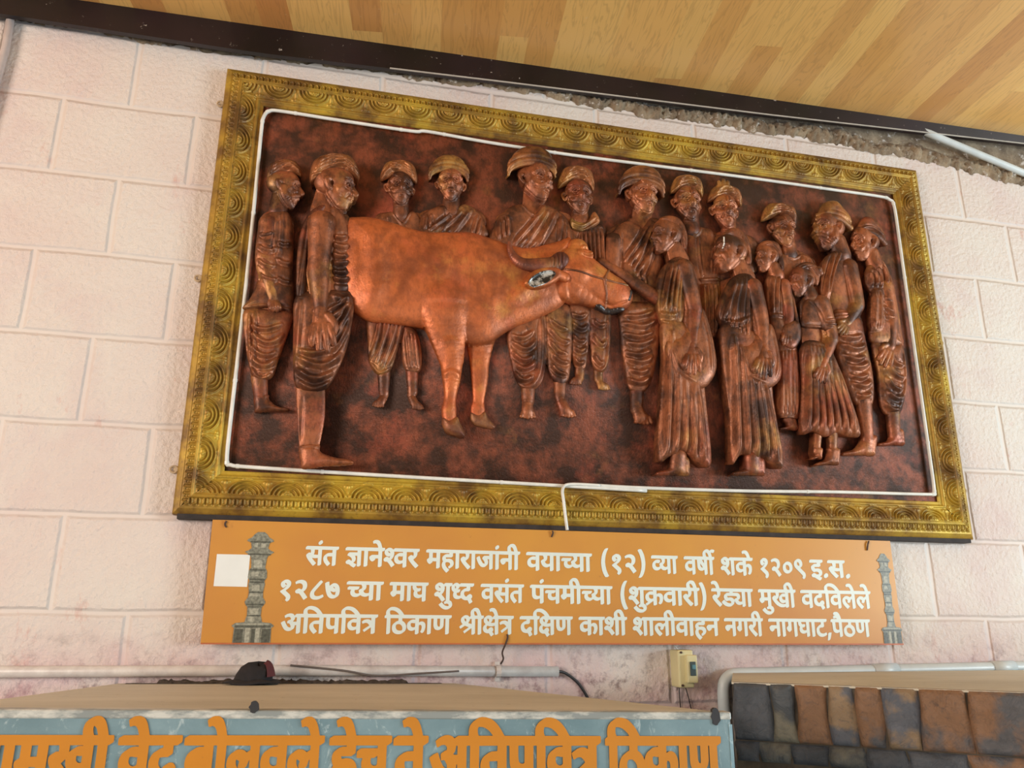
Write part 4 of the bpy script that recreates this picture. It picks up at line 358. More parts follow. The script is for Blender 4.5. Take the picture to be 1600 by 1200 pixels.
  ('body', [('P',28,42,108.8,[(354,455),(387,433),(430,430),(482,439),(562,454),(633,449),(696,441),(761,453),(816,467),(872,468),(948,441),(997,425),(985,527),(976,622),(909,674),(818,721),(761,763),(712,776),(651,757),(573,739),(488,734),(429,731),(382,694),(346,597)]),('C',0.75,[(1011.6,461.1,42,31.7),(1005.5,539.8,44,58.6)]),('C',0.6,[(997.3,527.5,44,64.6),(1063.8,562.7,46,52.9),(1116.4,585.0,44,47.2),(1128.7,592.4,42,45.3)]),('C',0.6,[(983.1,577.5,42,54.2),(1067.5,603.6,40,31.2),(1132.0,611.5,38,27.5)]),('C',0.36,[(632.5,665.0,50,79.2),(640.0,745.9,44,53.3),(653.8,822.9,40,33.3)]),('C',0.7,[(646.4,780.8,38,37.2),(653.4,823.6,36,31.6),(655.2,872.3,36,25.2),(653.8,927.4,36,16.4),(651.2,962.6,36,19.6),(654.0,987.6,34,18.7)]),('C',0.45,[(736.0,717.0,12,47.7),(735.3,807.0,10,28.9),(736.5,864.5,10,23.2),(734.4,923.1,10,15.9),(732.9,946.5,10,19.3),(733.3,964.0,10,18.4)]),('C',0.8,[(1010.6,486.3,70,11.7),(1038.2,485.7,68,9.8)]),('S',3.9,4,[(1013,471),(1029,460),(1048,471)]),('S',3.1,3,[(1013,486),(1032,491),(1049,481)]),('S',4.9,-4,[(1144,555),(1157,565)]),('S',2.9,-4,[(1084,624),(1112,629),(1155,613)]),('S',7.7,-4,[(973,573),(980,615),(1008,635)]),('S',9.9,3,[(1002,443),(1058,500),(1106,529)]),('S',25.5,-5,[(617,573),(690,659),(709,749)]),('S',36.4,-5,[(492,473),(488,587),(536,711)]),('S',21.7,4,[(422,462),(446,592),(427,703)]),('S',26.4,-4,[(759,499),(796,592),(779,706)]),('S',6.9,3,[(626,874),(653,862),(681,874)]),('S',14.8,4,[(814,647),(869,603),(906,609)])]),
  ('tail', [('C',0.75,[(386.1,694.9,32,6.9),(420.5,713.2,32,6.1),(454.4,723.4,34,6.1),(473.7,709.5,36,5.2)])]),
  ('hoof', [('P',38,18,18.7,[(635,984),(652,990),(672,980),(681,995),(693,1020),(695,1032),(687,1036),(666,1032),(644,1023),(634,1002)])]),
  ('hoof', [('P',12,11,19.0,[(714,959),(733,963),(752,954),(763,973),(779,990),(780,998),(770,1002),(747,998),(723,993),(713,978)])]),
  ('horn', [('C',0.8,[(952.1,514.8,68,25.1),(928.6,532.7,72,23.9),(889.9,540.6,72,22.8),(845.7,538.8,68,17.9),(821.5,523.4,64,14.2),(808.2,496.7,60,9.5),(805.4,473.4,58,4.8)]),('S',2.5,3,[(947,489),(944,544)]),('S',2.5,3,[(935,492),(933,549)]),('S',2.5,2.5,[(924,497),(922,553)]),('S',2.5,3,[(958,488),(955,539)])]),
  ('ear', [('P',78,12,11.4,[(841,602),(855,573),(890,550),(925,542),(949,553),(941,581),(910,604),(877,615),(853,613)]),('C',0.7,[(942.2,565.4,80,15.2),(962.5,568.4,74,15.2)])]),
  ('ear_inner', [('P',99,-6,11.5,[(851,602),(866,584),(891,568),(917,563),(928,573),(908,596),(880,611),(862,613)])]),
  ('muzzle_patch', [('D',0.55,[(1069.1,630.7,-3,9.6),(1101.2,639.2,-3,11.5),(1137.8,633.7,-3,9.7)]),('D',0.6,[(1160.9,584.3,-4,7.8),(1154.3,606.7,-4,7.8)])]),
  ('halter', [('D',1,[(961.2,544.4,-0.5,3.1),(1017.7,554.0,-0.5,3.1),(1078.6,563.3,-0.5,3.5),(1117.0,567.2,-0.5,3.1),(1151.9,567.5,-0.5,3.1)]),('D',1,[(1103.1,519.0,-0.5,3.2),(1086.9,542.7,-0.5,3.1),(1078.5,565.3,-0.3,4.7),(1085.1,601.9,-0.5,3.1),(1089.8,636.4,-0.5,3.1)])]),
 ]),
]
GLYPHS = {
 'संत': [[97,-13,82,0,36,47,12,77,3,93,1,100,1,109,4,117,7,120,33,138,49,139,58,136,60,143,59,158,57,170,54,174,-12,175,-12,200,6,213,12,215,427,215,431,214,431,192,430,188,411,175,399,175,397,173,397,8,396,5,385,-3,375,-9,348,-9,346,-7,346,97,345,100,296,100,287,99,281,97,279,91,279,81,285,63,295,50,326,20,325,17,309,1,288,-13,286,-13,282,-10,250,21,237,39,230,58,228,74,230,87,236,101,245,112,270,129,287,137,306,140,345,142,346,174,210,175,208,174,207,172,206,6,186,-8,157,-8,156,76,155,78,137,76,121,75,99,75,81,78,80,77,81,75,93,62,137,21,136,17,120,1,101,-12],[120,116,145,115,156,117,155,174,110,174,109,143,107,133,101,119,107,117],[165,230,156,236,152,243,151,250,152,256,157,264,178,280,187,284,196,284,205,280,209,273,211,267,211,258,206,249,192,238,179,231,176,230]],
 'ज्ञानेश्वर': [[103,-21,75,-8,42,15,20,18,7,22,4,25,1,30,0,43,2,49,6,53,29,69,36,70,48,69,59,64,71,56,75,57,77,63,77,71,75,78,69,88,63,95,42,107,17,116,17,120,25,140,46,154,143,155,145,157,144,173,142,175,-11,175,-12,177,-12,201,8,215,409,216,410,218,401,243,389,258,381,263,373,265,363,265,348,261,345,262,336,286,337,287,343,293,359,303,375,306,396,306,407,304,420,298,429,292,435,284,445,268,450,257,464,216,498,215,501,214,501,188,480,175,468,175,466,173,466,7,464,4,447,-8,443,-9,419,-9,416,-7,415,90,381,90,378,78,373,71,353,57,344,54,338,54,326,58,313,69,304,82,301,93,301,103,304,111,330,129,340,131,415,132,415,174,282,174,281,7,260,-8,235,-9,232,-8,231,-6,231,173,229,175,197,175,196,174,195,172,195,6,174,-8,145,-8,144,113,143,115,116,114,115,113,123,100,126,90,127,82,126,69,123,60,118,51,110,43,100,36,99,34,114,27,137,18,138,16,127,-7,108,-20],[907,-13,868,22,833,59,815,83,810,92,807,102,808,113,812,119,839,138,856,139,864,136,873,130,875,130,878,141,879,149,878,163,873,174,788,174,788,7,786,4,768,-8,763,-9,740,-9,738,-7,737,43,717,35,703,31,682,30,666,33,650,40,636,52,629,63,625,76,624,92,627,108,633,123,642,132,668,151,684,158,695,161,713,163,737,161,738,163,737,174,623,174,622,173,625,154,624,142,618,120,605,99,599,92,584,79,610,52,627,32,634,21,632,18,622,11,596,-7,591,-9,587,-6,558,32,534,55,532,55,506,55,493,61,488,68,486,81,489,89,493,94,513,108,521,112,531,113,543,110,559,101,564,106,571,121,570,122,558,115,547,116,529,120,517,125,512,129,502,141,497,149,496,157,495,165,496,173,501,187,507,194,535,213,548,218,557,219,574,218,584,215,595,210,608,200,631,215,957,215,959,213,958,189,939,176,930,174,929,173,930,158,928,143,924,133,919,123,907,110,877,87,899,64,948,21,947,17,931,1,912,-12],[705,71,712,71,726,73,733,76,737,81,737,125,726,119,707,121,690,121,678,118,675,108,675,97,679,84,683,80,690,75],[566,157,571,156,571,158,568,165,562,172,550,178,544,180,543,179,545,169,549,164,557,159]],
 'महाराजांनी': [[270,-56,252,-41,233,-23,218,-5,211,10,207,25,206,37,207,46,212,60,223,76,216,87,212,94,210,103,211,117,213,125,219,135,248,156,259,160,274,163,307,163,308,165,307,174,182,174,181,7,160,-8,133,-9,131,-8,130,-6,130,74,82,74,80,73,79,68,76,62,73,58,53,45,43,41,33,43,25,47,12,60,6,68,1,79,2,93,6,97,29,113,30,116,29,174,-10,175,-12,176,-12,201,9,215,1120,215,1122,217,1119,233,1120,255,1125,269,1132,278,1164,301,1183,306,1201,306,1213,304,1221,301,1231,295,1239,286,1247,275,1254,260,1270,216,1303,215,1306,213,1306,192,1305,188,1286,175,1274,175,1272,173,1272,7,1270,4,1251,-8,1223,-9,1221,-7,1221,172,1220,174,1188,175,1186,173,1185,7,1183,4,1166,-8,1157,-9,1137,-9,1136,-7,1135,90,1099,90,1096,77,1091,70,1070,56,1063,54,1057,54,1052,55,1045,58,1033,69,1025,79,1020,92,1020,104,1022,110,1033,119,1049,129,1059,131,1135,132,1135,172,1134,174,1001,174,1000,7,998,4,981,-8,973,-9,953,-9,950,-7,950,174,917,175,915,173,914,7,893,-8,867,-9,865,-8,864,-7,863,114,842,115,839,114,847,97,850,79,846,60,838,47,819,32,803,22,791,19,772,18,758,21,744,27,734,35,722,47,711,64,698,88,684,125,685,128,704,142,726,149,730,149,746,109,763,81,771,71,779,65,790,60,797,59,799,65,799,72,795,86,787,97,776,109,765,117,765,121,773,139,795,154,863,155,864,157,863,174,668,174,667,172,667,7,646,-8,621,-9,617,-8,616,-6,616,173,614,175,587,174,585,173,586,158,584,143,581,133,576,123,564,110,534,87,555,64,605,21,604,17,587,1,566,-13,559,-9,539,9,496,52,472,83,467,92,464,102,465,113,469,119,496,138,513,139,521,136,529,130,531,130,535,141,536,149,534,163,530,174,445,174,444,7,423,-8,397,-9,395,-8,394,-6,394,173,392,175,360,175,358,173,358,138,338,124,334,123,263,123,261,122,262,113,270,104,293,108,313,108,330,105,347,98,357,90,364,82,369,70,371,57,368,38,363,30,356,20,327,1,315,-5,305,-8,302,-6,295,13,295,16,302,22,319,33,321,38,321,44,319,52,315,57,311,61,297,66,282,68,267,66,261,64,258,58,256,47,258,35,262,24,268,16,279,4,310,-21,311,-23,293,-42,274,-55],[81,115,130,115,130,174,81,174],[1179,216,1213,215,1215,217,1208,237,1197,256,1188,263,1182,265,1173,266,1171,265,1170,260,1169,247,1172,231],[959,230,951,234,947,242,946,255,948,262,961,273,977,283,988,284,997,281,1002,276,1005,267,1004,257,1001,251,995,245,975,231,970,230]],
 'वयाच्या': [[118,-9,117,-6,117,43,94,34,74,31,53,31,37,36,23,45,12,56,6,69,3,87,4,99,8,113,14,124,24,134,49,152,67,159,74,161,93,163,116,161,117,163,117,173,114,175,-11,175,-12,177,-12,201,9,215,888,215,892,215,893,213,893,192,892,188,873,175,860,175,858,173,858,7,856,4,837,-8,810,-9,808,-7,808,172,807,174,775,175,772,173,772,7,770,4,753,-8,744,-9,723,-9,721,-7,721,46,720,48,703,41,692,37,681,35,662,35,643,40,633,45,622,53,606,43,593,37,574,31,561,30,547,31,529,37,517,44,511,50,506,58,502,69,500,83,501,93,503,102,510,114,466,115,466,140,487,154,604,154,606,153,605,146,602,128,583,115,566,114,554,112,551,105,550,98,551,92,553,84,558,78,566,74,577,71,583,70,602,75,605,77,605,79,600,97,598,111,619,126,633,130,638,140,638,150,636,158,627,173,623,175,447,174,446,7,425,-8,397,-9,396,-6,396,173,393,175,362,174,360,172,360,7,339,-8,314,-9,311,-9,310,-7,309,48,280,37,269,35,249,36,232,40,222,45,215,50,204,62,198,71,191,87,186,110,207,126,223,131,226,141,226,150,224,157,219,167,214,174,172,175,168,174,167,172,167,7,146,-8],[84,71,90,70,103,72,112,76,117,81,117,123,106,118,87,121,69,121,59,119,57,117,54,107,54,97,58,84,69,75],[276,76,284,76,298,78,305,81,309,85,310,172,308,174,275,174,276,148,272,133,267,123,261,117,242,103,245,97,253,86,263,79],[688,76,696,76,710,78,717,81,721,85,721,172,720,174,686,174,688,148,684,133,678,123,673,117,654,103,657,97,664,86,675,79]],
 '(१२)': [[59,-63,46,-43,34,-20,25,5,18,32,13,61,10,94,10,116,13,149,18,179,28,214,37,236,54,264,59,271,79,285,107,285,108,284,108,282,88,244,79,221,73,202,65,159,62,127,62,111,66,73,75,29,89,-10,109,-48,107,-51,88,-63],[495,-64,494,-60,506,-39,518,-12,532,32,539,73,540,119,534,162,525,199,511,237,493,270,513,285,542,285,544,284,552,273,567,243,577,218,584,190,589,159,592,127,592,106,589,73,584,43,575,11,565,-14,544,-48,523,-63],[234,-34,213,-18,213,-16,221,-4,223,3,221,12,217,19,150,75,149,77,151,86,186,111,202,124,213,136,219,147,217,147,207,135,187,122,183,120,178,122,165,131,159,136,154,145,150,161,151,168,154,180,157,186,163,194,189,212,198,216,213,219,236,217,253,210,265,197,268,192,272,178,272,166,270,157,267,148,258,134,245,118,212,92,214,89,253,58,263,49,269,38,273,27,274,16,273,7,270,-1,263,-13,257,-21,239,-33],[427,-13,395,32,370,60,346,60,341,61,332,65,326,73,325,83,326,92,329,97,339,105,354,115,366,118,380,115,397,106,402,113,406,120,409,135,409,149,403,163,398,169,386,176,377,178,363,178,353,176,330,167,326,168,318,188,318,192,337,205,346,210,363,215,386,219,400,219,416,216,432,209,440,204,449,193,457,179,460,163,460,145,455,123,448,109,442,102,433,92,421,84,421,83,447,53,472,17,467,13,439,-7,431,-12],[220,157,222,157,222,160,220,167,217,172,210,176,200,178,200,173,203,165,211,160]],
 'व्या': [[240,-9,239,-6,239,46,237,48,209,37,197,35,179,35,168,37,159,41,148,47,137,56,107,38,92,33,73,30,61,31,46,33,31,39,21,46,13,56,7,65,4,77,3,88,4,99,8,113,13,124,23,134,50,152,59,157,73,161,97,163,128,159,129,157,127,133,108,119,105,118,87,121,68,121,59,119,57,117,54,107,54,97,58,84,64,78,72,74,81,71,92,71,110,75,118,81,120,85,116,103,115,111,136,126,151,131,153,135,155,143,154,152,148,167,144,173,142,175,-11,175,-12,177,-11,201,10,215,408,215,410,213,410,193,408,188,389,175,377,174,375,173,375,9,374,5,354,-8,327,-9,325,-7,324,173,323,175,291,175,289,174,289,172,288,7,267,-8],[205,76,213,75,224,77,234,81,238,85,239,172,237,174,203,174,205,154,204,144,201,134,195,123,187,115,171,103,176,93,184,84,194,78]],
 'वर्षी': [[118,-9,117,-6,117,43,94,34,74,31,53,31,37,36,23,45,12,56,6,69,3,87,4,99,8,113,14,124,24,134,49,152,67,159,74,161,93,163,116,161,117,163,117,174,-11,175,-12,176,-12,182,-12,199,-11,201,10,215,295,216,296,217,293,232,293,250,294,257,298,267,307,280,330,296,340,302,357,306,377,306,393,302,408,290,428,302,443,306,465,306,475,304,489,298,490,296,483,275,464,262,459,261,447,265,434,267,432,266,431,260,431,255,443,216,477,215,479,215,480,213,480,192,479,188,460,175,447,174,446,173,446,9,445,5,425,-8,398,-9,396,-7,395,174,363,175,360,173,359,7,338,-8,313,-9,310,-8,310,-7,309,53,283,42,257,40,243,41,233,45,223,50,214,58,205,73,201,91,199,173,197,175,169,175,167,174,167,172,167,7,146,-8],[84,71,90,70,103,72,112,76,117,81,117,123,106,118,87,121,69,121,59,119,57,117,54,107,54,97,58,84,69,75],[275,81,285,81,286,83,255,123,252,127,250,127,251,107,254,94,258,89,264,84],[308,135,310,137,309,174,279,174,279,173],[353,216,387,215,389,217,381,238,373,253,363,262,356,265,347,266,345,265,344,260,343,245,347,230]],
 'शके': [[105,-9,73,32,49,55,47,55,23,55,16,57,5,63,2,73,1,82,5,91,30,109,42,113,51,112,58,110,74,101,79,106,85,117,86,122,75,115,72,115,53,117,40,122,31,126,20,136,12,149,10,166,12,177,16,187,22,194,50,213,71,219,90,218,99,215,110,210,120,203,127,196,129,201,150,215,405,216,406,217,399,237,392,250,384,259,376,263,369,265,359,265,343,261,340,262,339,265,332,285,333,287,353,302,373,306,394,306,407,303,419,296,429,287,436,277,444,261,460,216,494,215,497,214,496,189,476,175,392,175,389,173,389,129,403,137,416,140,426,141,441,139,454,133,466,123,472,112,475,103,476,75,473,60,467,40,455,19,436,6,430,5,408,18,409,22,418,37,423,52,426,64,426,77,424,86,420,93,414,98,406,101,397,100,389,91,388,7,367,-8,338,-8,337,45,315,34,297,30,285,31,271,33,262,36,250,43,241,52,237,57,234,64,231,77,230,88,231,100,234,113,239,123,248,133,259,141,275,152,287,158,299,161,316,163,337,161,338,163,338,173,335,175,210,175,208,174,208,172,208,7,187,-8,159,-8,158,173,156,175,139,175,137,173,140,154,139,142,133,120,120,99,114,92,99,79,125,52,142,32,149,21,147,18,123,2,111,-7],[309,71,314,71,327,73,333,76,338,80,337,124,327,119,307,121,292,121,286,120,283,117,281,109,280,99,282,90,285,85,290,79,296,75],[81,157,86,156,86,158,83,165,77,172,65,178,59,180,57,179,60,169,64,164,73,159]],
 '१२०९': [[116,-34,96,-18,96,-16,102,-6,104,2,103,10,100,17,92,25,35,72,30,77,32,84,33,87,64,107,80,120,95,137,101,147,100,147,97,145,88,135,69,122,66,120,62,121,55,125,44,133,36,145,33,157,33,172,35,179,39,187,47,195,73,213,80,216,96,219,107,219,122,216,137,208,145,200,149,195,153,186,154,173,151,153,146,143,139,132,123,115,94,92,143,51,151,39,155,25,155,12,153,3,143,-17,139,-21,121,-33],[698,-34,678,-18,678,-16,685,-5,687,3,686,10,681,18,589,96,575,111,566,128,563,139,563,159,567,172,571,180,579,190,591,199,607,210,623,217,635,219,645,219,657,217,671,212,682,204,687,197,695,182,698,169,698,156,696,145,693,136,684,123,662,106,661,104,725,51,734,37,738,22,738,13,735,2,725,-17,722,-21,703,-33],[310,-13,279,30,253,60,228,60,223,61,212,67,207,74,206,86,208,93,212,98,220,104,237,115,247,118,263,115,277,107,279,106,287,120,291,133,291,147,287,160,278,170,270,175,260,178,244,178,227,173,211,167,208,167,202,184,200,192,221,207,230,211,244,215,268,219,282,219,297,216,311,211,321,205,333,192,338,180,342,166,343,153,342,142,338,125,333,114,325,103,318,95,303,84,303,83,330,51,349,25,353,17,352,15,339,6,313,-12],[445,32,427,34,412,41,403,47,392,59,384,74,381,90,381,109,384,125,389,136,401,150,433,173,446,178,460,181,476,181,490,178,503,174,513,167,523,157,529,147,534,135,537,122,537,105,535,94,531,83,526,73,520,65,511,57,490,43,475,36,461,32],[462,73,476,73,480,77,483,83,486,93,485,112,479,125,475,131,467,136,455,140,442,140,436,135,431,120,431,107,433,97,437,88,445,80,453,75],[633,133,643,132,645,134,647,142,647,148,645,161,641,167,634,174,624,178,617,178,613,167,613,155,615,148,621,139,626,135],[101,157,104,157,104,162,99,171,91,177,82,178,82,171,86,164]],
 'इ.स.': [[115,-45,83,-30,47,-9,27,-6,16,-3,10,1,5,7,4,17,7,26,18,35,36,46,49,46,55,44,66,38,75,32,81,30,106,33,108,36,110,42,109,47,107,53,103,58,97,62,88,64,77,65,63,63,42,57,25,69,12,84,6,98,5,114,7,126,12,133,24,143,47,158,63,162,92,163,93,165,93,172,93,174,90,175,-11,175,-12,177,-12,201,8,215,176,215,179,214,180,192,178,188,159,175,145,175,143,173,143,140,141,136,121,123,57,123,55,121,58,111,67,102,87,105,102,106,117,104,133,100,142,94,150,87,158,74,159,67,160,55,158,43,154,33,150,26,144,20,122,4,147,-5,149,-7,149,-8,138,-31,119,-44],[195,-13,184,-10,177,-2,176,6,175,14,178,25,191,36,207,47,223,48,229,46,237,39,240,28,239,17,236,8,232,4,211,-10,204,-13],[509,-13,499,-10,495,-7,492,-3,491,4,490,17,494,27,504,35,523,47,537,48,545,45,551,40,554,32,554,18,551,9,548,5,526,-10,518,-13],[349,-12,327,8,287,49,261,83,255,98,255,111,257,117,262,122,283,136,292,139,303,139,313,136,313,156,309,173,306,175,243,175,241,177,242,201,263,215,493,215,494,213,495,207,495,192,493,188,474,175,461,174,460,173,459,6,438,-8,410,-8,409,78,391,76,374,75,353,75,333,78,332,77,339,69,360,47,390,21,389,17,373,2,354,-11],[372,116,398,115,407,116,409,118,409,174,363,174,363,145,358,129,354,119,355,118]],
 '१२८७': [[116,-34,96,-18,96,-16,102,-6,104,2,103,10,100,17,92,25,35,72,30,77,32,84,33,87,64,107,80,120,95,137,101,147,100,147,97,145,88,135,69,122,66,120,62,121,55,125,44,133,36,145,33,157,33,172,35,179,39,187,47,195,73,213,80,216,96,219,107,219,122,216,137,208,145,200,149,195,153,186,154,173,151,153,146,143,139,132,123,115,94,92,143,51,151,39,155,25,155,12,153,3,143,-17,139,-21,121,-33],[310,-13,279,30,253,60,228,60,223,61,212,67,207,74,206,86,208,93,212,98,220,104,237,115,247,118,263,115,277,107,279,106,287,120,291,133,291,147,287,160,278,170,270,175,260,178,244,178,227,173,211,167,208,167,202,184,200,192,221,207,230,211,244,215,268,219,282,219,297,216,311,211,321,205,333,192,338,180,342,166,343,153,342,142,338,125,333,114,325,103,318,95,303,84,303,83,330,51,349,25,353,17,352,15,339,6,313,-12],[438,-8,421,-5,410,-1,399,5,389,16,383,26,380,39,380,58,382,68,390,88,410,117,483,204,502,218,505,218,525,202,526,200,525,197,441,93,432,77,430,63,431,56,433,47,439,40,448,36,460,33,475,33,489,36,508,43,532,55,534,53,545,29,543,27,521,12,493,-1,466,-8],[639,8,627,11,615,15,598,27,590,37,582,51,571,77,565,97,559,125,551,183,552,184,558,189,573,199,597,204,601,203,607,155,619,166,644,183,657,187,667,188,677,187,693,182,705,173,716,161,726,141,732,115,733,87,728,62,720,44,710,33,678,13,662,8],[668,49,676,50,678,54,682,69,683,90,681,90,669,83,664,82,641,87,622,95,623,89,631,74,636,66,643,59,656,52],[670,126,673,125,674,127,667,137,660,143,654,146,653,145,654,138,657,134,663,129],[101,157,104,157,104,162,99,171,91,177,82,178,82,171,86,164]],
 'च्या': [[257,-9,256,-6,256,48,227,37,216,35,197,35,178,40,168,45,157,53,129,37,114,32,91,30,73,33,63,37,52,45,43,54,39,62,36,74,35,87,38,102,45,114,3,115,1,116,1,140,22,154,139,154,141,153,140,146,137,128,117,115,101,114,89,112,86,105,85,98,86,92,88,84,93,78,101,74,113,71,117,70,137,75,140,77,140,79,135,97,133,111,154,126,168,130,172,137,173,149,171,157,162,174,158,175,-10,175,-12,177,-11,201,10,215,427,215,428,213,428,193,427,188,407,175,394,174,393,173,393,9,392,5,372,-8,346,-9,343,-7,343,173,341,175,309,175,307,174,307,172,307,7,286,-8],[223,76,231,76,245,78,252,81,256,85,256,172,255,174,221,174,223,148,219,133,213,123,207,117,189,103,192,97,199,86,210,79]],
 'माघ': [[132,-9,130,-6,130,74,82,74,80,73,79,68,76,62,73,58,53,45,43,41,33,43,25,47,12,60,6,68,1,79,2,93,6,97,29,113,30,116,29,174,-10,175,-12,176,-12,201,7,215,12,215,494,215,498,214,499,192,497,188,478,175,467,175,465,173,464,7,463,4,445,-8,441,-9,414,-8,413,43,383,32,368,30,357,30,343,32,330,37,321,42,313,49,307,57,304,66,302,83,306,101,313,114,298,127,291,140,288,151,288,167,289,174,287,175,271,175,268,174,267,172,267,7,246,-8,218,-8,217,173,215,175,185,175,182,174,181,172,181,7,160,-8],[380,71,387,70,399,72,409,76,413,80,414,173,411,175,339,174,338,173,338,167,341,157,346,152,353,148,361,146,380,148,397,147,399,146,398,123,397,121,377,107,360,107,355,106,354,104,353,91,357,81,367,74],[81,115,130,115,130,174,81,174]],
 'शुध्द': [[151,-98,133,-94,117,-88,107,-83,85,-66,73,-54,64,-43,63,-41,65,-38,81,-27,102,-12,105,-11,131,-38,147,-49,161,-54,174,-57,192,-57,196,-55,197,-46,196,-41,193,-36,188,-32,176,-28,166,-28,142,-34,140,-33,132,-13,133,-10,158,7,158,173,155,175,137,174,140,154,139,142,133,120,120,99,114,92,99,79,130,46,147,25,148,20,146,17,111,-7,105,-9,73,32,49,55,47,55,21,55,7,61,2,69,1,82,5,91,28,108,36,112,46,113,57,110,74,101,79,106,86,121,85,122,73,115,53,117,32,126,19,137,12,149,10,165,12,180,16,187,22,194,51,214,72,219,89,218,103,213,115,207,127,196,129,201,149,215,241,215,243,213,243,195,244,193,273,213,283,217,294,219,303,219,317,216,327,210,337,202,357,215,533,215,536,214,536,192,534,188,515,175,484,174,484,137,482,133,462,120,434,120,408,115,406,113,402,103,401,92,402,83,407,73,417,63,430,57,437,57,440,64,444,69,465,83,476,88,487,88,498,84,508,74,512,65,511,51,507,42,497,34,497,33,518,-2,516,-4,499,-16,475,-28,472,-26,449,15,426,14,403,17,382,26,370,34,364,40,340,29,317,25,305,26,288,28,278,32,267,39,260,47,255,56,251,75,254,93,261,107,241,122,234,131,230,143,229,164,234,183,222,175,209,174,208,12,209,10,226,3,233,-3,238,-11,243,-22,245,-33,244,-49,238,-61,233,-67,227,-73,199,-91,181,-97],[329,66,337,66,351,68,351,96,354,106,362,120,372,130,397,148,412,154,433,159,433,174,341,174,334,161,328,153,314,143,314,142,340,143,348,142,349,137,346,117,326,103,305,101,302,97,302,85,306,76,316,69],[291,146,293,146,285,153,290,163,291,170,286,178,279,180,276,170,278,160,282,153],[81,157,86,156,86,158,83,165,77,172,65,178,59,180,57,179,60,169,64,164,73,159]],
 'वसंत': [[282,-13,262,5,219,50,196,79,191,87,187,97,186,107,188,114,194,121,202,127,215,136,222,138,235,139,243,136,245,137,244,160,241,173,239,174,170,175,167,173,167,7,165,4,147,-8,143,-9,117,-8,117,41,116,43,99,36,87,32,73,30,62,30,49,32,37,36,23,45,11,58,7,67,4,77,3,88,5,103,7,113,13,124,18,130,31,139,49,152,57,156,67,159,81,162,97,163,116,161,117,163,117,173,116,174,114,175,-11,175,-12,177,-12,200,6,213,12,215,612,215,616,214,616,192,615,188,596,175,584,175,582,173,582,8,581,5,570,-3,560,-9,534,-9,532,-7,532,97,531,100,482,100,467,99,466,97,464,83,467,72,471,63,484,46,512,20,510,16,494,1,473,-13,471,-13,464,-7,434,23,422,40,418,48,415,60,414,80,416,89,422,102,429,110,457,130,472,137,492,140,531,142,532,174,395,175,393,174,392,172,391,6,371,-8,343,-8,341,78,323,76,307,75,285,75,265,78,265,77,270,70,295,45,323,21,321,17,305,1,286,-12],[84,71,90,70,103,72,112,76,117,81,117,123,106,118,87,121,69,121,59,119,57,117,54,107,54,97,58,84,69,75],[305,116,330,115,339,116,342,118,341,174,296,174,296,157,294,142,292,132,286,119,292,117],[351,230,343,234,338,242,337,255,340,262,352,273,369,283,380,284,389,281,393,276,397,267,396,257,393,251,387,245,367,231,362,230]],
 'पंचमीच्या': [[122,-9,120,-6,120,52,102,44,87,41,74,40,63,41,49,44,39,49,30,56,22,67,17,80,15,97,14,173,13,175,-10,175,-12,177,-12,201,9,215,517,216,518,217,515,233,515,249,519,265,525,274,540,287,564,303,578,306,597,306,608,304,619,300,627,295,636,285,648,264,657,243,665,217,667,216,1110,215,1113,215,1114,213,1114,192,1113,188,1093,175,1082,175,1080,173,1079,7,1077,4,1057,-9,1032,-9,1030,-7,1030,172,1029,174,1025,175,995,175,993,173,993,7,991,4,976,-6,972,-8,968,-9,945,-9,943,-7,943,46,942,48,925,41,913,37,903,35,883,35,862,41,856,44,843,54,817,38,796,31,776,31,764,32,752,36,740,43,732,51,726,60,723,67,721,78,721,90,725,103,731,114,687,115,687,140,708,154,825,154,827,153,827,149,825,132,823,128,803,115,787,115,776,113,772,107,771,101,771,94,774,85,779,79,784,75,793,72,800,70,811,71,821,74,826,77,827,78,821,98,819,111,840,126,854,130,857,133,858,137,860,145,858,153,852,168,847,174,669,174,668,7,666,4,648,-8,643,-9,620,-9,618,-7,618,172,617,174,584,175,581,173,581,7,579,4,562,-8,553,-9,533,-9,531,-7,531,72,530,74,482,74,479,65,474,59,453,44,444,41,436,42,428,46,417,54,409,64,402,78,401,85,403,91,407,97,430,114,430,172,429,174,385,175,382,173,382,7,380,4,363,-8,354,-9,334,-9,332,-7,332,43,310,34,290,30,267,32,249,39,240,45,233,53,227,64,226,71,225,92,228,103,234,114,192,115,190,117,190,140,211,154,328,154,331,152,329,135,327,128,307,115,291,115,279,113,276,108,275,103,275,93,276,87,280,80,287,75,294,72,305,70,317,72,326,75,331,79,332,82,332,174,173,174,171,172,171,7,150,-8],[910,76,917,75,928,77,938,81,943,85,943,172,942,174,908,174,910,152,908,143,905,132,894,117,875,103,880,93,887,85,897,79],[90,81,107,81,116,84,120,87,120,172,119,174,67,175,65,173,65,117,67,99,70,93,76,86,81,83],[482,115,531,115,530,174,482,174],[575,216,609,215,611,216,611,217,603,239,594,255,583,263,573,266,569,266,567,264,566,259,565,251,566,242,568,231],[129,230,122,235,117,243,116,253,120,263,146,283,152,284,158,285,166,282,173,275,175,268,175,259,171,250,145,231,140,230]],
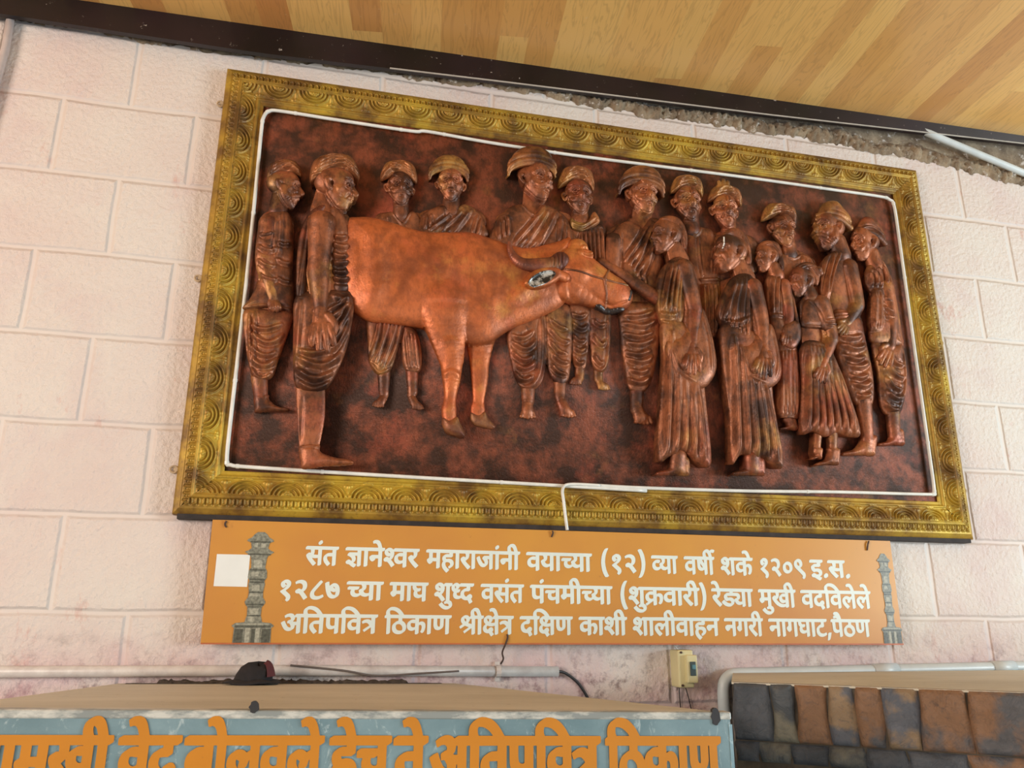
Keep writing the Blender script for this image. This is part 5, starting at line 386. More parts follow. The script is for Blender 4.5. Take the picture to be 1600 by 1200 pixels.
 '(शुक्रवारी)': [[269,-98,247,-93,237,-90,224,-83,205,-68,188,-51,181,-41,183,-39,200,-26,220,-12,223,-11,245,-35,255,-43,267,-50,278,-54,292,-57,310,-57,314,-55,315,-48,314,-42,307,-33,294,-28,284,-28,259,-34,251,-14,252,-9,275,6,276,8,276,174,256,174,257,144,251,121,245,109,237,97,217,79,246,48,267,22,264,17,227,-8,224,-9,222,-8,195,27,167,55,165,55,141,55,133,57,123,64,120,71,120,83,123,90,127,95,147,109,160,113,169,112,179,109,192,101,196,104,203,117,204,121,203,122,193,115,187,115,171,117,156,123,148,127,139,135,135,140,130,151,128,158,128,171,131,181,135,188,149,201,165,212,174,216,190,219,201,219,212,217,222,213,231,208,245,195,247,201,268,215,923,216,925,217,921,233,921,249,926,265,931,274,946,287,971,303,985,306,1003,306,1015,304,1026,300,1033,295,1043,285,1055,264,1072,216,1106,215,1108,214,1109,192,1107,188,1088,175,1076,174,1075,173,1075,9,1072,4,1053,-8,1027,-9,1025,-7,1024,174,993,174,993,147,989,134,985,126,980,117,971,109,942,88,943,85,974,54,1013,22,1011,17,995,1,973,-13,971,-12,944,12,906,50,883,77,876,88,872,98,871,107,875,117,886,127,902,137,907,139,920,139,929,136,937,129,939,130,943,141,944,151,941,167,939,173,937,174,853,174,852,7,850,4,831,-8,803,-9,801,-7,800,174,768,175,766,173,765,7,744,-8,719,-9,716,-8,715,-7,715,43,713,43,697,36,681,31,660,30,641,34,627,41,615,50,607,62,602,80,602,97,607,114,613,125,621,133,647,152,663,158,673,161,692,163,714,161,715,164,715,174,509,175,507,174,506,173,507,129,523,138,533,140,544,141,557,139,566,137,577,130,586,120,591,110,595,93,595,79,593,67,585,41,573,19,554,6,551,5,548,5,527,17,527,22,537,39,542,53,544,67,544,76,542,87,537,95,530,99,519,101,514,100,506,91,506,8,504,4,485,-8,457,-8,456,43,455,45,369,-11,366,-12,362,-11,351,5,349,8,349,12,383,35,364,47,357,56,352,66,348,81,348,95,350,107,353,115,360,126,367,133,394,153,407,158,417,161,435,163,455,161,456,163,456,173,453,175,327,174,326,172,326,12,327,10,337,6,346,1,354,-7,358,-13,363,-28,362,-47,357,-60,352,-67,346,-73,322,-89,314,-93,299,-97],[59,-63,46,-43,34,-20,25,5,18,32,13,61,10,94,10,116,13,149,18,179,28,214,37,236,54,264,59,271,79,285,107,285,108,284,108,282,88,244,79,221,73,202,65,159,62,127,62,111,66,73,75,29,89,-10,109,-48,107,-51,88,-63],[1103,-64,1101,-63,1102,-60,1111,-44,1125,-14,1135,15,1144,58,1148,103,1144,147,1136,188,1131,205,1121,231,1101,270,1121,285,1149,285,1152,283,1159,273,1173,247,1185,216,1192,190,1197,161,1200,132,1200,101,1197,72,1192,43,1181,6,1168,-22,1154,-45,1150,-50,1130,-63],[426,71,433,71,445,73,451,76,456,81,456,123,445,118,427,121,411,121,404,120,401,117,399,111,398,103,399,95,403,85,406,80,411,77],[682,71,689,70,701,72,711,76,715,80,715,124,704,119,684,121,667,121,657,119,656,117,653,110,652,100,653,93,657,83,667,76,674,72],[199,157,204,157,204,159,199,167,194,172,185,178,178,179,176,179,177,172,183,164,191,159],[982,216,1016,215,1017,216,1018,217,1010,239,1000,255,990,263,980,266,976,266,974,264,972,259,971,251,972,242,975,231]],
 'रेड्या': [[102,-13,66,18,42,43,14,75,3,93,1,102,2,113,6,119,15,126,29,136,38,139,54,138,68,130,73,143,72,161,69,171,67,174,-9,175,-12,176,-12,201,8,215,59,215,62,217,51,244,44,255,37,260,29,264,23,265,14,265,-1,261,-4,263,-12,287,10,303,27,306,49,306,65,302,77,295,90,279,97,267,106,246,115,217,117,216,607,215,610,214,610,192,609,188,590,175,578,175,576,173,576,7,574,4,556,-8,527,-9,525,-7,525,172,524,174,493,175,490,173,489,7,487,4,470,-8,467,-9,440,-8,440,22,438,23,421,17,397,13,379,15,363,21,349,30,342,37,334,48,326,65,325,51,323,43,318,30,309,19,282,1,275,-3,255,-8,229,-9,206,-5,195,-2,178,6,161,17,147,29,134,43,133,46,158,67,172,76,174,76,177,75,191,60,201,52,222,40,231,37,248,33,267,33,273,35,275,44,273,52,269,58,261,63,248,65,241,65,223,62,208,57,201,61,187,72,179,81,174,89,171,101,170,111,171,120,175,130,181,137,212,158,228,162,257,163,258,165,257,174,125,175,123,173,122,144,119,135,114,125,103,110,71,87,96,61,142,21,141,17,125,1,106,-12],[413,54,426,55,437,58,439,60,439,174,309,174,308,165,309,163,373,162,391,157,404,147,410,137,414,127,415,119,413,106,409,97,403,88,383,74,383,73,387,66,394,60,404,56],[322,77,324,81,343,95,363,100,364,103,363,111,361,115,356,119,347,122,333,123,224,123,221,122,221,117,222,113,233,102,264,106,287,103,297,100,309,93,317,85]],
 'मुखी': [[123,-98,105,-94,95,-91,82,-84,56,-65,37,-44,36,-41,37,-38,44,-33,74,-12,77,-11,103,-37,116,-47,124,-51,147,-57,164,-57,168,-56,170,-46,167,-37,163,-34,150,-28,138,-28,126,-31,114,-35,105,-13,106,-10,130,7,130,73,127,75,82,74,80,73,79,68,76,62,73,58,53,45,43,41,35,42,27,46,11,60,2,76,1,90,6,97,29,114,30,172,29,174,27,175,-12,175,-12,200,6,213,11,215,388,215,390,217,386,239,387,252,390,263,395,272,403,280,429,299,444,305,453,306,471,306,483,303,493,298,504,290,513,278,519,267,528,244,538,216,572,215,574,214,575,192,573,188,554,175,542,175,540,173,539,7,537,4,517,-9,492,-9,490,-7,490,172,488,174,457,175,454,173,454,7,452,4,437,-6,433,-8,429,-9,404,-9,403,-7,403,3,402,4,386,-2,363,-6,339,-6,327,-4,308,0,293,6,267,20,241,42,220,66,206,85,202,93,200,103,202,113,205,119,227,135,237,139,249,139,258,137,260,141,259,153,255,173,252,175,182,174,181,12,183,10,193,6,202,0,212,-12,215,-19,218,-30,217,-46,211,-61,206,-68,177,-88,169,-93,153,-97],[360,35,383,35,402,39,403,41,403,54,374,46,353,46,338,50,327,56,316,67,311,75,307,84,306,107,308,117,312,127,321,137,350,158,362,163,376,165,402,165,403,167,403,173,400,175,310,174,309,173,309,147,304,127,298,114,293,109,287,102,270,90,269,88,288,68,313,50,323,45,341,38],[380,86,392,86,400,87,403,89,402,128,392,123,369,126,361,125,358,123,356,116,356,109,360,97,367,91],[81,115,130,115,130,174,81,174],[447,216,481,215,483,217,473,243,466,254,461,260,454,264,442,266,439,265,438,261,437,244,442,227]],
 'वदविलेले': [[312,-28,304,-17,287,15,264,14,249,16,233,20,219,26,210,32,202,41,193,55,190,67,189,77,190,97,193,108,202,122,218,136,239,150,253,155,270,159,270,174,167,174,167,7,146,-8,119,-9,117,-7,117,43,94,34,74,31,53,31,37,36,23,45,12,56,6,69,3,87,4,99,8,113,14,124,24,134,49,152,67,159,74,161,93,163,116,161,117,163,117,173,114,175,-11,175,-12,177,-12,201,8,215,365,216,366,217,365,224,365,243,366,248,369,259,378,272,395,285,413,297,426,303,446,306,472,306,488,304,512,297,531,288,543,280,562,264,582,243,603,216,781,216,782,217,774,238,768,248,762,257,754,262,744,265,734,265,717,261,708,285,709,288,730,303,747,306,767,306,778,304,789,300,797,295,805,286,813,275,822,257,836,216,1006,215,1008,217,1001,237,993,250,987,258,978,263,970,265,961,265,943,262,934,286,934,287,941,293,956,303,973,306,993,306,1004,304,1016,299,1022,295,1032,285,1040,273,1046,261,1062,216,1096,215,1099,213,1099,192,1097,188,1078,175,1066,175,1064,173,1064,7,1061,4,1043,-8,1017,-9,1014,-7,1014,107,1013,109,1006,109,1001,107,992,93,985,74,964,61,937,69,940,80,946,95,945,97,938,102,925,108,915,109,912,107,910,100,911,88,914,78,921,67,932,54,970,20,968,16,953,1,932,-13,928,-12,908,5,880,34,866,55,862,66,860,75,860,94,862,103,866,112,873,121,903,143,913,147,924,149,944,149,962,145,983,133,997,142,1013,149,1014,172,1013,174,839,174,838,7,836,4,816,-9,790,-9,788,-7,787,109,780,109,775,107,767,95,759,74,738,61,712,69,712,75,720,95,719,97,702,107,694,109,686,108,684,102,684,92,687,82,691,73,703,57,740,25,744,20,742,17,727,1,705,-13,698,-9,684,4,658,29,642,50,638,58,634,73,633,86,637,105,641,114,650,123,677,143,693,148,714,150,724,148,737,144,756,134,758,134,771,142,787,149,788,172,787,174,613,174,612,7,610,4,593,-8,584,-9,564,-9,562,-7,562,43,544,36,527,31,506,30,490,33,476,39,467,45,460,52,452,66,449,77,448,88,451,107,457,121,463,130,494,152,509,158,519,161,538,163,561,161,562,163,562,174,427,174,426,172,426,7,405,-8,380,-9,377,-8,376,-6,376,173,373,175,325,175,323,174,322,173,322,137,321,133,301,120,262,119,246,115,241,108,239,99,240,84,247,71,257,62,272,57,275,57,280,67,288,73,304,84,314,88,325,88,333,86,338,83,347,73,350,63,349,52,344,41,335,34,335,33,356,-2,354,-4,336,-17,315,-27],[84,71,90,70,103,72,112,76,117,81,117,123,106,118,87,121,69,121,59,119,57,117,54,107,54,97,58,84,69,75],[529,71,535,70,547,72,557,76,562,81,562,123,551,118,532,121,514,121,504,119,502,117,499,107,499,97,503,84,514,75],[424,216,533,215,536,217,517,235,497,250,480,258,466,263,442,266,432,265,421,263,417,256,415,248,415,239,417,228]],
 'अतिपवित्र': [[401,-12,390,-3,366,21,354,37,348,49,345,62,344,77,346,88,350,98,358,109,381,126,394,134,405,138,421,140,461,142,462,172,461,174,323,174,323,7,321,4,301,-9,274,-9,272,-7,272,172,271,174,239,175,236,173,236,7,234,4,214,-9,188,-9,186,-7,185,87,168,84,168,73,164,59,159,50,152,42,122,23,107,19,87,18,75,20,57,27,44,36,35,46,17,72,-2,109,-1,113,18,127,38,134,43,135,62,99,77,77,84,70,94,63,110,59,116,60,118,63,118,73,113,86,105,97,95,106,75,105,73,124,74,130,93,144,108,146,113,148,115,158,111,169,102,176,92,179,87,179,71,176,46,166,44,168,37,189,37,192,62,209,80,215,93,218,113,219,133,215,141,212,150,205,160,192,161,193,162,201,183,215,261,216,262,217,260,226,261,243,264,256,268,264,280,277,304,294,315,300,325,303,342,306,367,306,380,304,401,299,425,289,439,280,457,265,475,247,497,217,500,215,727,216,728,217,726,224,726,243,728,252,734,264,742,274,773,296,787,303,806,306,833,306,851,303,873,297,892,288,904,280,923,265,938,250,965,216,1188,215,1191,215,1192,213,1192,192,1191,188,1172,175,1160,175,1158,173,1158,7,1156,4,1137,-8,1110,-9,1107,-7,1107,63,1106,66,1027,14,1024,13,1022,14,1007,34,1008,38,1029,53,1083,86,1085,87,1085,89,1074,103,1063,112,1056,115,1045,118,1037,118,1023,115,999,106,989,131,989,133,996,137,1013,149,1035,157,1048,159,1071,160,1083,157,1094,152,1107,144,1107,172,1106,174,974,174,974,7,972,4,954,-8,946,-9,926,-9,924,-7,923,43,906,36,889,31,867,30,852,33,837,39,829,45,822,52,814,66,811,77,810,88,812,107,818,121,825,130,856,152,871,158,881,161,900,163,923,161,924,164,923,174,788,174,788,7,767,-8,742,-9,739,-8,738,-6,738,173,735,175,703,174,702,172,702,7,681,-8,656,-9,653,-9,651,-7,651,52,627,42,618,41,602,40,588,42,577,45,566,52,558,60,551,73,546,90,545,173,543,175,516,175,513,174,513,172,512,6,492,-8,463,-8,462,100,413,100,403,99,397,98,395,92,395,80,398,68,410,51,442,20,440,16,425,2,406,-11],[890,71,897,70,909,72,918,76,923,81,923,123,913,118,893,121,876,121,866,119,864,117,861,107,860,97,865,84,875,75],[621,81,637,81,649,85,651,87,651,172,650,174,598,175,596,173,595,120,598,100,602,91,607,86,614,82],[160,125,181,125,186,127,186,172,185,174,167,175,165,173,163,159,160,152,155,142,144,131,147,127],[320,216,429,215,432,217,413,236,394,249,376,258,359,263,337,266,318,263,315,261,312,256,310,246,311,236,314,226],[786,216,895,215,898,217,879,235,858,250,842,258,827,263,803,266,793,265,783,263,778,256,776,248,776,239,779,228]],
 'ठिकाण': [[19,-9,18,-6,18,173,16,175,-11,175,-12,200,7,215,5,228,6,245,9,255,15,266,24,276,37,286,51,295,67,303,86,306,113,306,141,301,159,294,183,281,205,263,226,240,243,217,245,216,875,215,877,215,879,213,879,192,877,188,858,175,847,175,845,173,844,7,842,4,823,-8,796,-9,794,-7,794,172,793,174,775,175,773,173,772,97,768,85,762,73,753,63,732,49,723,45,707,41,696,40,683,41,668,44,657,50,647,60,640,76,636,93,636,173,633,175,604,174,603,7,601,4,583,-8,575,-9,555,-9,553,-7,553,172,552,174,443,174,443,129,445,129,463,138,480,141,495,139,507,134,520,124,528,110,531,93,530,72,523,45,511,21,508,17,491,6,485,5,464,17,463,19,463,22,474,41,479,57,481,75,478,87,474,95,467,99,458,101,450,99,443,90,443,7,423,-8,415,-9,395,-9,393,-7,393,45,391,45,372,35,359,31,341,30,323,34,306,42,295,53,289,63,285,82,285,96,289,114,296,126,304,134,331,153,343,158,353,161,371,163,392,161,393,164,392,174,223,174,221,172,222,146,237,138,252,128,263,115,271,103,275,91,277,80,277,65,275,53,269,38,261,27,230,5,217,-2,202,-6,183,-9,167,-9,151,-7,131,-1,117,7,107,15,99,25,92,42,90,57,90,72,92,86,97,97,103,106,112,115,145,138,171,147,171,173,168,175,73,175,69,174,68,172,68,7,47,-8],[185,33,201,32,215,35,221,37,225,47,227,58,226,67,223,77,216,89,209,95,200,102,188,108,167,107,150,103,143,95,140,82,140,72,144,57,150,47,160,40,173,35],[363,71,369,71,382,73,388,76,393,81,392,123,382,118,363,121,347,121,341,120,338,117,336,111,335,103,336,95,339,85,343,80,347,77],[708,81,718,81,722,93,723,173,720,175,687,174,686,172,686,115,688,102,695,87,701,83],[66,216,174,215,177,217,160,235,139,249,116,260,99,264,83,266,73,265,63,263,57,255,56,248,57,233,60,226]],
 'श्रीक्षेत्र': [[440,-30,425,-13,409,8,385,8,373,10,357,15,347,20,336,30,332,37,327,46,325,55,326,68,328,79,332,86,339,95,361,113,343,132,338,141,336,150,335,166,336,173,340,183,345,190,369,208,381,214,394,218,413,219,432,215,447,208,454,200,461,187,462,201,485,217,481,228,474,244,468,253,462,259,454,263,447,265,437,265,423,261,419,262,411,285,412,287,418,293,433,303,450,306,473,306,486,303,494,298,506,288,518,271,527,252,539,216,756,215,759,214,760,192,758,188,739,175,726,174,725,173,725,9,723,4,703,-8,675,-8,675,63,673,66,593,13,589,14,574,36,575,38,593,51,651,87,653,89,631,111,623,115,613,118,604,118,591,115,567,106,565,107,557,129,557,133,583,150,599,156,616,159,638,160,647,158,659,153,674,144,674,174,543,175,542,174,541,172,541,7,539,4,521,-8,493,-9,491,-7,490,97,460,90,434,89,413,91,388,98,383,94,379,88,376,80,376,72,378,65,383,57,394,51,397,51,401,58,411,67,425,76,434,79,447,79,454,77,463,70,468,64,471,53,470,44,467,36,457,27,482,-2,479,-5,453,-23,444,-29],[168,-9,167,-6,167,66,158,62,71,5,68,6,55,24,53,29,74,44,127,76,129,78,75,94,18,60,15,59,12,60,-2,80,-2,84,18,98,44,113,29,127,21,142,18,153,19,172,25,184,34,194,62,213,78,218,96,219,114,215,128,207,141,194,142,201,155,211,151,233,151,250,155,265,164,278,194,300,203,303,215,306,234,306,243,304,253,301,263,295,276,279,286,260,302,216,335,215,338,213,338,192,337,188,317,175,305,174,304,173,304,7,301,4,283,-8,256,-9,253,-7,253,173,251,175,219,175,217,174,217,172,217,7,196,-8],[161,116,166,115,167,117,167,173,165,175,146,174,144,170,143,160,138,150,132,140,121,127,134,122],[444,130,468,130,489,134,490,137,490,174,461,174,458,160,453,150,445,140,436,133,437,131],[86,143,88,143,90,145,93,155,94,163,92,168,88,174,82,178,76,179,69,179,67,173,69,163,75,153],[401,145,405,145,408,151,410,157,410,167,407,172,402,176,393,179,386,179,385,177,385,169,387,162,392,153],[211,216,245,215,247,217,239,237,229,256,220,263,213,265,205,266,203,265,202,260,201,247,204,231]],
 'दक्षिण': [[377,-30,360,-9,347,8,315,9,306,11,293,16,281,23,274,30,267,40,264,50,263,67,268,84,272,90,282,100,299,113,285,127,278,136,275,143,272,156,272,164,276,180,280,186,288,195,312,211,323,216,347,219,347,220,333,235,314,248,292,259,277,264,263,265,247,265,237,263,234,262,231,255,230,237,232,227,238,217,241,215,274,215,275,213,275,192,273,188,256,176,243,175,241,173,241,7,239,4,222,-8,218,-9,194,-9,192,-8,191,-7,190,174,137,174,136,172,136,137,134,133,115,120,77,119,61,115,57,112,55,106,53,95,57,78,64,67,77,59,87,56,90,57,93,65,97,69,117,83,129,88,139,88,150,85,158,78,162,73,165,65,163,50,160,43,150,33,171,-2,169,-4,152,-16,128,-28,126,-27,123,-24,102,15,90,14,69,15,53,18,37,24,26,31,16,41,9,53,5,66,3,82,4,94,8,109,15,120,23,129,50,148,70,156,85,159,86,174,-11,175,-12,177,-12,201,10,215,180,216,179,236,181,249,184,259,191,270,198,277,225,296,241,303,259,306,286,306,303,304,324,298,344,288,366,273,379,262,400,240,418,215,753,215,754,213,754,207,754,192,753,188,733,175,722,175,720,173,719,7,717,4,700,-8,697,-9,673,-9,670,-8,670,-7,669,174,650,175,648,173,648,102,645,88,636,71,630,65,602,46,587,41,571,40,553,41,541,45,530,52,522,62,515,77,511,97,511,173,509,175,481,175,479,174,479,172,479,7,477,4,458,-8,431,-9,428,-7,427,97,403,91,387,89,372,89,351,91,326,99,321,95,316,88,314,79,314,73,316,66,321,57,333,51,335,51,339,58,348,66,364,77,372,79,385,79,393,77,400,72,406,63,409,53,408,43,403,35,395,27,420,-2,418,-4,391,-23,382,-29],[583,81,593,81,597,91,598,100,598,173,595,175,563,174,561,172,561,122,563,103,569,89,576,83],[381,130,406,130,427,134,428,137,427,174,398,174,397,165,392,153,385,143,374,133,375,131],[341,144,343,145,348,156,349,162,346,169,343,175,337,178,331,179,323,179,322,177,322,170,325,161,331,152],[398,187,399,195,397,196,395,195]],
 'काशी': [[113,-9,111,-6,111,45,93,36,77,31,58,31,37,36,23,44,11,57,6,69,3,88,4,100,7,113,13,123,22,133,48,152,65,159,89,163,110,161,111,163,111,174,-11,175,-12,176,-12,182,-12,199,-11,201,10,215,353,215,356,214,356,192,355,188,336,175,323,174,322,173,322,9,321,5,301,-8,274,-9,271,-7,271,174,164,175,162,173,163,129,184,139,198,141,209,140,219,138,227,133,240,122,246,111,249,96,250,76,247,60,240,39,228,19,208,5,205,5,202,6,183,17,181,19,192,38,198,58,200,77,198,86,194,93,187,99,178,101,170,100,165,95,162,90,161,6,141,-8],[445,-8,415,29,390,54,387,55,364,55,358,56,350,60,343,68,341,78,344,89,347,93,370,109,383,113,392,112,401,109,414,101,417,103,422,109,427,120,426,122,414,115,403,116,384,120,375,124,367,130,357,140,352,151,351,157,350,171,353,182,357,188,372,201,389,213,404,218,423,219,442,214,454,208,467,196,468,195,469,201,486,213,481,238,482,252,487,267,497,280,524,299,539,305,565,306,580,303,588,298,596,293,609,276,621,251,633,216,667,215,669,213,670,192,668,188,649,175,636,174,635,173,634,7,613,-8,587,-9,585,-7,584,173,583,175,551,175,549,174,549,172,548,7,527,-8,498,-8,498,173,496,175,479,175,478,173,480,160,479,146,477,131,473,119,466,107,459,97,439,79,468,49,489,21,487,17,450,-8],[82,71,87,71,101,73,107,76,111,80,111,124,100,119,81,121,65,121,59,120,56,117,54,109,54,99,56,90,58,85,63,79,69,75],[421,157,426,156,426,158,422,167,417,172,407,178,401,179,398,179,399,172,403,165,413,159],[542,216,576,215,578,217,568,243,561,254,556,260,549,264,537,266,534,265,533,261,532,244,537,227]],
 'शालीवाहन': [[967,-56,948,-40,933,-26,918,-8,909,8,905,26,905,45,911,62,921,76,914,85,909,97,908,116,911,126,915,133,921,138,943,154,952,158,965,162,1004,163,1005,168,1004,174,879,174,879,7,877,4,859,-8,851,-9,830,-9,828,-7,827,174,795,175,792,173,792,7,790,4,773,-8,764,-9,744,-9,742,-7,742,43,740,43,724,36,707,31,687,30,667,34,653,41,642,50,634,62,629,79,629,97,633,114,640,125,647,133,674,152,689,158,700,161,718,163,741,161,742,163,742,174,608,174,607,7,586,-8,560,-9,557,-8,556,-6,556,173,553,175,522,174,520,172,520,6,499,-8,473,-9,471,-7,470,109,463,109,457,107,449,93,442,74,421,61,394,69,397,80,403,95,402,97,387,106,377,109,370,109,367,105,366,94,367,87,372,75,388,55,427,20,425,16,409,1,387,-13,385,-12,365,5,341,28,333,39,323,53,318,66,316,76,316,94,320,107,328,120,341,130,361,143,377,149,399,150,407,148,418,145,438,134,441,134,453,142,470,149,470,172,469,174,295,174,294,7,293,4,277,-6,273,-8,270,-9,247,-9,245,-7,244,174,211,175,208,173,208,7,206,4,188,-8,180,-9,160,-9,158,-7,157,174,141,175,137,174,140,154,139,142,133,120,120,99,114,92,99,79,130,46,147,25,148,20,123,2,111,-7,106,-9,102,-6,73,32,49,55,47,55,21,55,11,59,4,66,1,74,1,82,3,88,7,94,26,107,36,112,46,113,57,110,74,101,79,106,86,121,85,122,74,115,69,115,47,119,31,126,19,137,14,145,12,152,10,163,11,174,13,182,19,191,32,202,52,214,71,219,89,218,103,213,115,207,127,196,129,201,150,215,456,216,457,217,454,233,454,250,457,263,462,273,472,282,497,300,508,304,518,306,537,306,547,304,562,298,573,287,582,275,589,261,604,217,606,216,1273,215,1275,213,1275,192,1273,188,1254,175,1243,175,1241,173,1240,7,1238,4,1219,-8,1193,-9,1191,-7,1190,90,1154,90,1151,77,1146,70,1125,56,1117,54,1113,54,1107,55,1100,58,1087,69,1080,79,1075,92,1075,104,1077,110,1088,119,1104,129,1114,131,1190,132,1190,172,1189,174,1057,174,1055,173,1055,138,1036,124,1033,123,959,123,958,119,960,113,968,104,992,108,1010,108,1031,104,1044,98,1054,92,1062,82,1067,71,1069,61,1069,53,1066,40,1063,33,1056,23,1048,16,1025,1,1015,-4,1003,-8,1001,-7,998,-2,992,16,1017,34,1019,46,1016,53,1007,62,996,66,980,68,969,67,959,64,955,53,955,42,957,33,962,22,975,5,1007,-21,1008,-23,991,-42,972,-55],[709,71,716,70,727,72,737,76,742,80,742,124,731,119,711,121,693,121,684,119,682,117,680,110,679,100,680,93,684,83,693,76,701,72],[81,157,86,156,86,158,83,165,77,172,65,178,59,180,57,179,60,169,64,164,73,159],[514,216,548,215,550,217,543,237,532,256,523,263,517,265,508,266,506,265,505,260,504,247,507,231]],
 'नगरी': [[474,-13,435,22,400,59,382,83,377,92,374,102,375,113,379,119,406,138,423,139,431,136,439,130,441,130,445,141,446,149,444,163,440,174,355,174,354,7,353,4,335,-8,329,-9,306,-9,304,-7,303,174,266,174,265,82,264,76,259,67,238,53,231,51,226,50,213,55,198,67,190,80,186,93,187,103,191,108,215,127,215,173,213,175,167,174,166,7,145,-8,118,-9,117,-8,116,-6,115,90,81,90,78,78,73,71,53,57,44,54,38,54,26,58,13,69,4,83,0,95,1,104,4,111,24,126,33,130,41,131,115,132,116,174,-11,175,-12,177,-12,200,-5,206,10,215,426,216,427,217,424,233,425,255,430,269,437,279,467,300,478,304,488,306,507,306,524,302,537,294,544,287,552,275,564,247,574,217,577,215,608,215,611,214,611,191,609,188,591,175,579,175,577,173,577,7,575,4,555,-9,528,-9,526,-7,526,173,523,175,496,174,495,148,493,137,488,127,480,116,474,110,444,87,465,64,515,21,514,17,497,1,478,-12],[484,216,518,215,520,217,513,237,502,256,493,263,487,265,478,266,476,265,475,260,474,247,477,231]],
 'नागघाट,पैठण': [[915,-52,914,-48,923,-9,930,32,951,46,985,46,988,41,983,25,976,3,959,-37,938,-52],[117,-9,116,-6,115,90,81,90,78,78,73,71,53,57,44,54,38,54,26,58,13,69,4,83,0,95,1,104,4,111,24,126,33,130,41,131,115,132,116,173,113,175,-11,175,-12,177,-12,201,9,215,922,215,925,215,926,213,926,192,924,188,905,175,879,175,877,173,877,125,876,122,856,108,823,107,805,103,800,97,797,91,795,75,799,58,805,50,810,44,822,37,838,33,857,33,879,38,901,48,905,47,913,25,913,20,893,6,863,-4,837,-9,818,-9,801,-6,788,-2,773,7,761,17,754,28,748,43,746,59,746,72,748,87,754,99,758,105,768,115,795,134,808,141,826,147,827,172,826,174,724,174,724,7,722,4,704,-8,696,-9,676,-9,674,-7,673,174,641,175,638,173,638,7,617,-8,591,-9,588,-8,587,-7,587,43,557,32,542,30,530,30,516,32,503,37,495,42,486,49,481,57,477,66,475,84,479,101,487,114,471,127,464,140,461,151,461,167,463,174,460,175,442,174,440,172,440,7,419,-8,394,-9,391,-8,390,-6,390,174,353,174,352,83,351,77,346,68,333,59,321,52,313,50,301,54,288,63,279,76,275,83,273,91,273,99,276,107,301,127,301,173,298,175,256,175,254,174,253,172,253,7,232,-8,204,-9,203,-6,203,173,201,175,169,175,167,174,166,172,166,7,145,-8],[1122,-9,1120,-6,1120,52,1096,42,1072,40,1057,42,1045,46,1034,53,1027,59,1019,74,1015,93,1014,173,1012,175,990,175,988,176,988,201,1008,215,1099,216,1098,218,1090,222,1078,225,1067,225,1045,219,1043,220,1041,224,1035,240,1035,244,1056,259,1077,266,1069,267,1050,262,1048,263,1041,287,1062,303,1079,306,1103,306,1116,303,1128,295,1138,286,1148,271,1157,251,1167,217,1169,216,1637,215,1641,214,1641,192,1640,188,1621,175,1608,175,1606,173,1606,7,1604,4,1585,-8,1558,-9,1556,-7,1556,172,1555,174,1537,175,1536,173,1534,99,1530,83,1523,71,1516,64,1487,46,1474,41,1457,40,1439,42,1423,48,1414,55,1405,68,1402,77,1399,93,1397,174,1325,174,1324,146,1339,138,1353,129,1364,118,1374,101,1378,88,1380,81,1379,63,1377,50,1372,38,1361,25,1328,2,1314,-3,1300,-7,1287,-9,1270,-9,1250,-6,1232,0,1216,9,1208,17,1201,27,1195,42,1193,51,1192,69,1194,83,1198,94,1206,107,1214,114,1247,138,1273,147,1274,173,1271,175,1174,175,1171,174,1170,172,1170,7,1149,-8],[1287,33,1310,33,1323,37,1327,44,1330,56,1329,67,1325,78,1319,88,1311,96,1304,101,1291,108,1269,107,1253,103,1249,100,1245,93,1242,80,1243,67,1246,57,1253,47,1263,40,1275,35],[553,71,560,70,573,72,583,76,587,80,587,173,584,175,513,174,511,173,511,167,515,157,519,152,526,148,534,146,553,148,571,147,573,146,571,123,570,121,550,107,533,107,528,106,527,104,526,91,530,81,541,74],[1090,81,1106,81,1115,84,1120,87,1120,172,1119,174,1067,175,1065,173,1065,113,1067,101,1069,94,1074,87,1083,82],[1470,81,1481,81,1484,94,1484,173,1482,175,1450,174,1449,172,1449,113,1451,101,1453,93,1457,87,1463,83]],
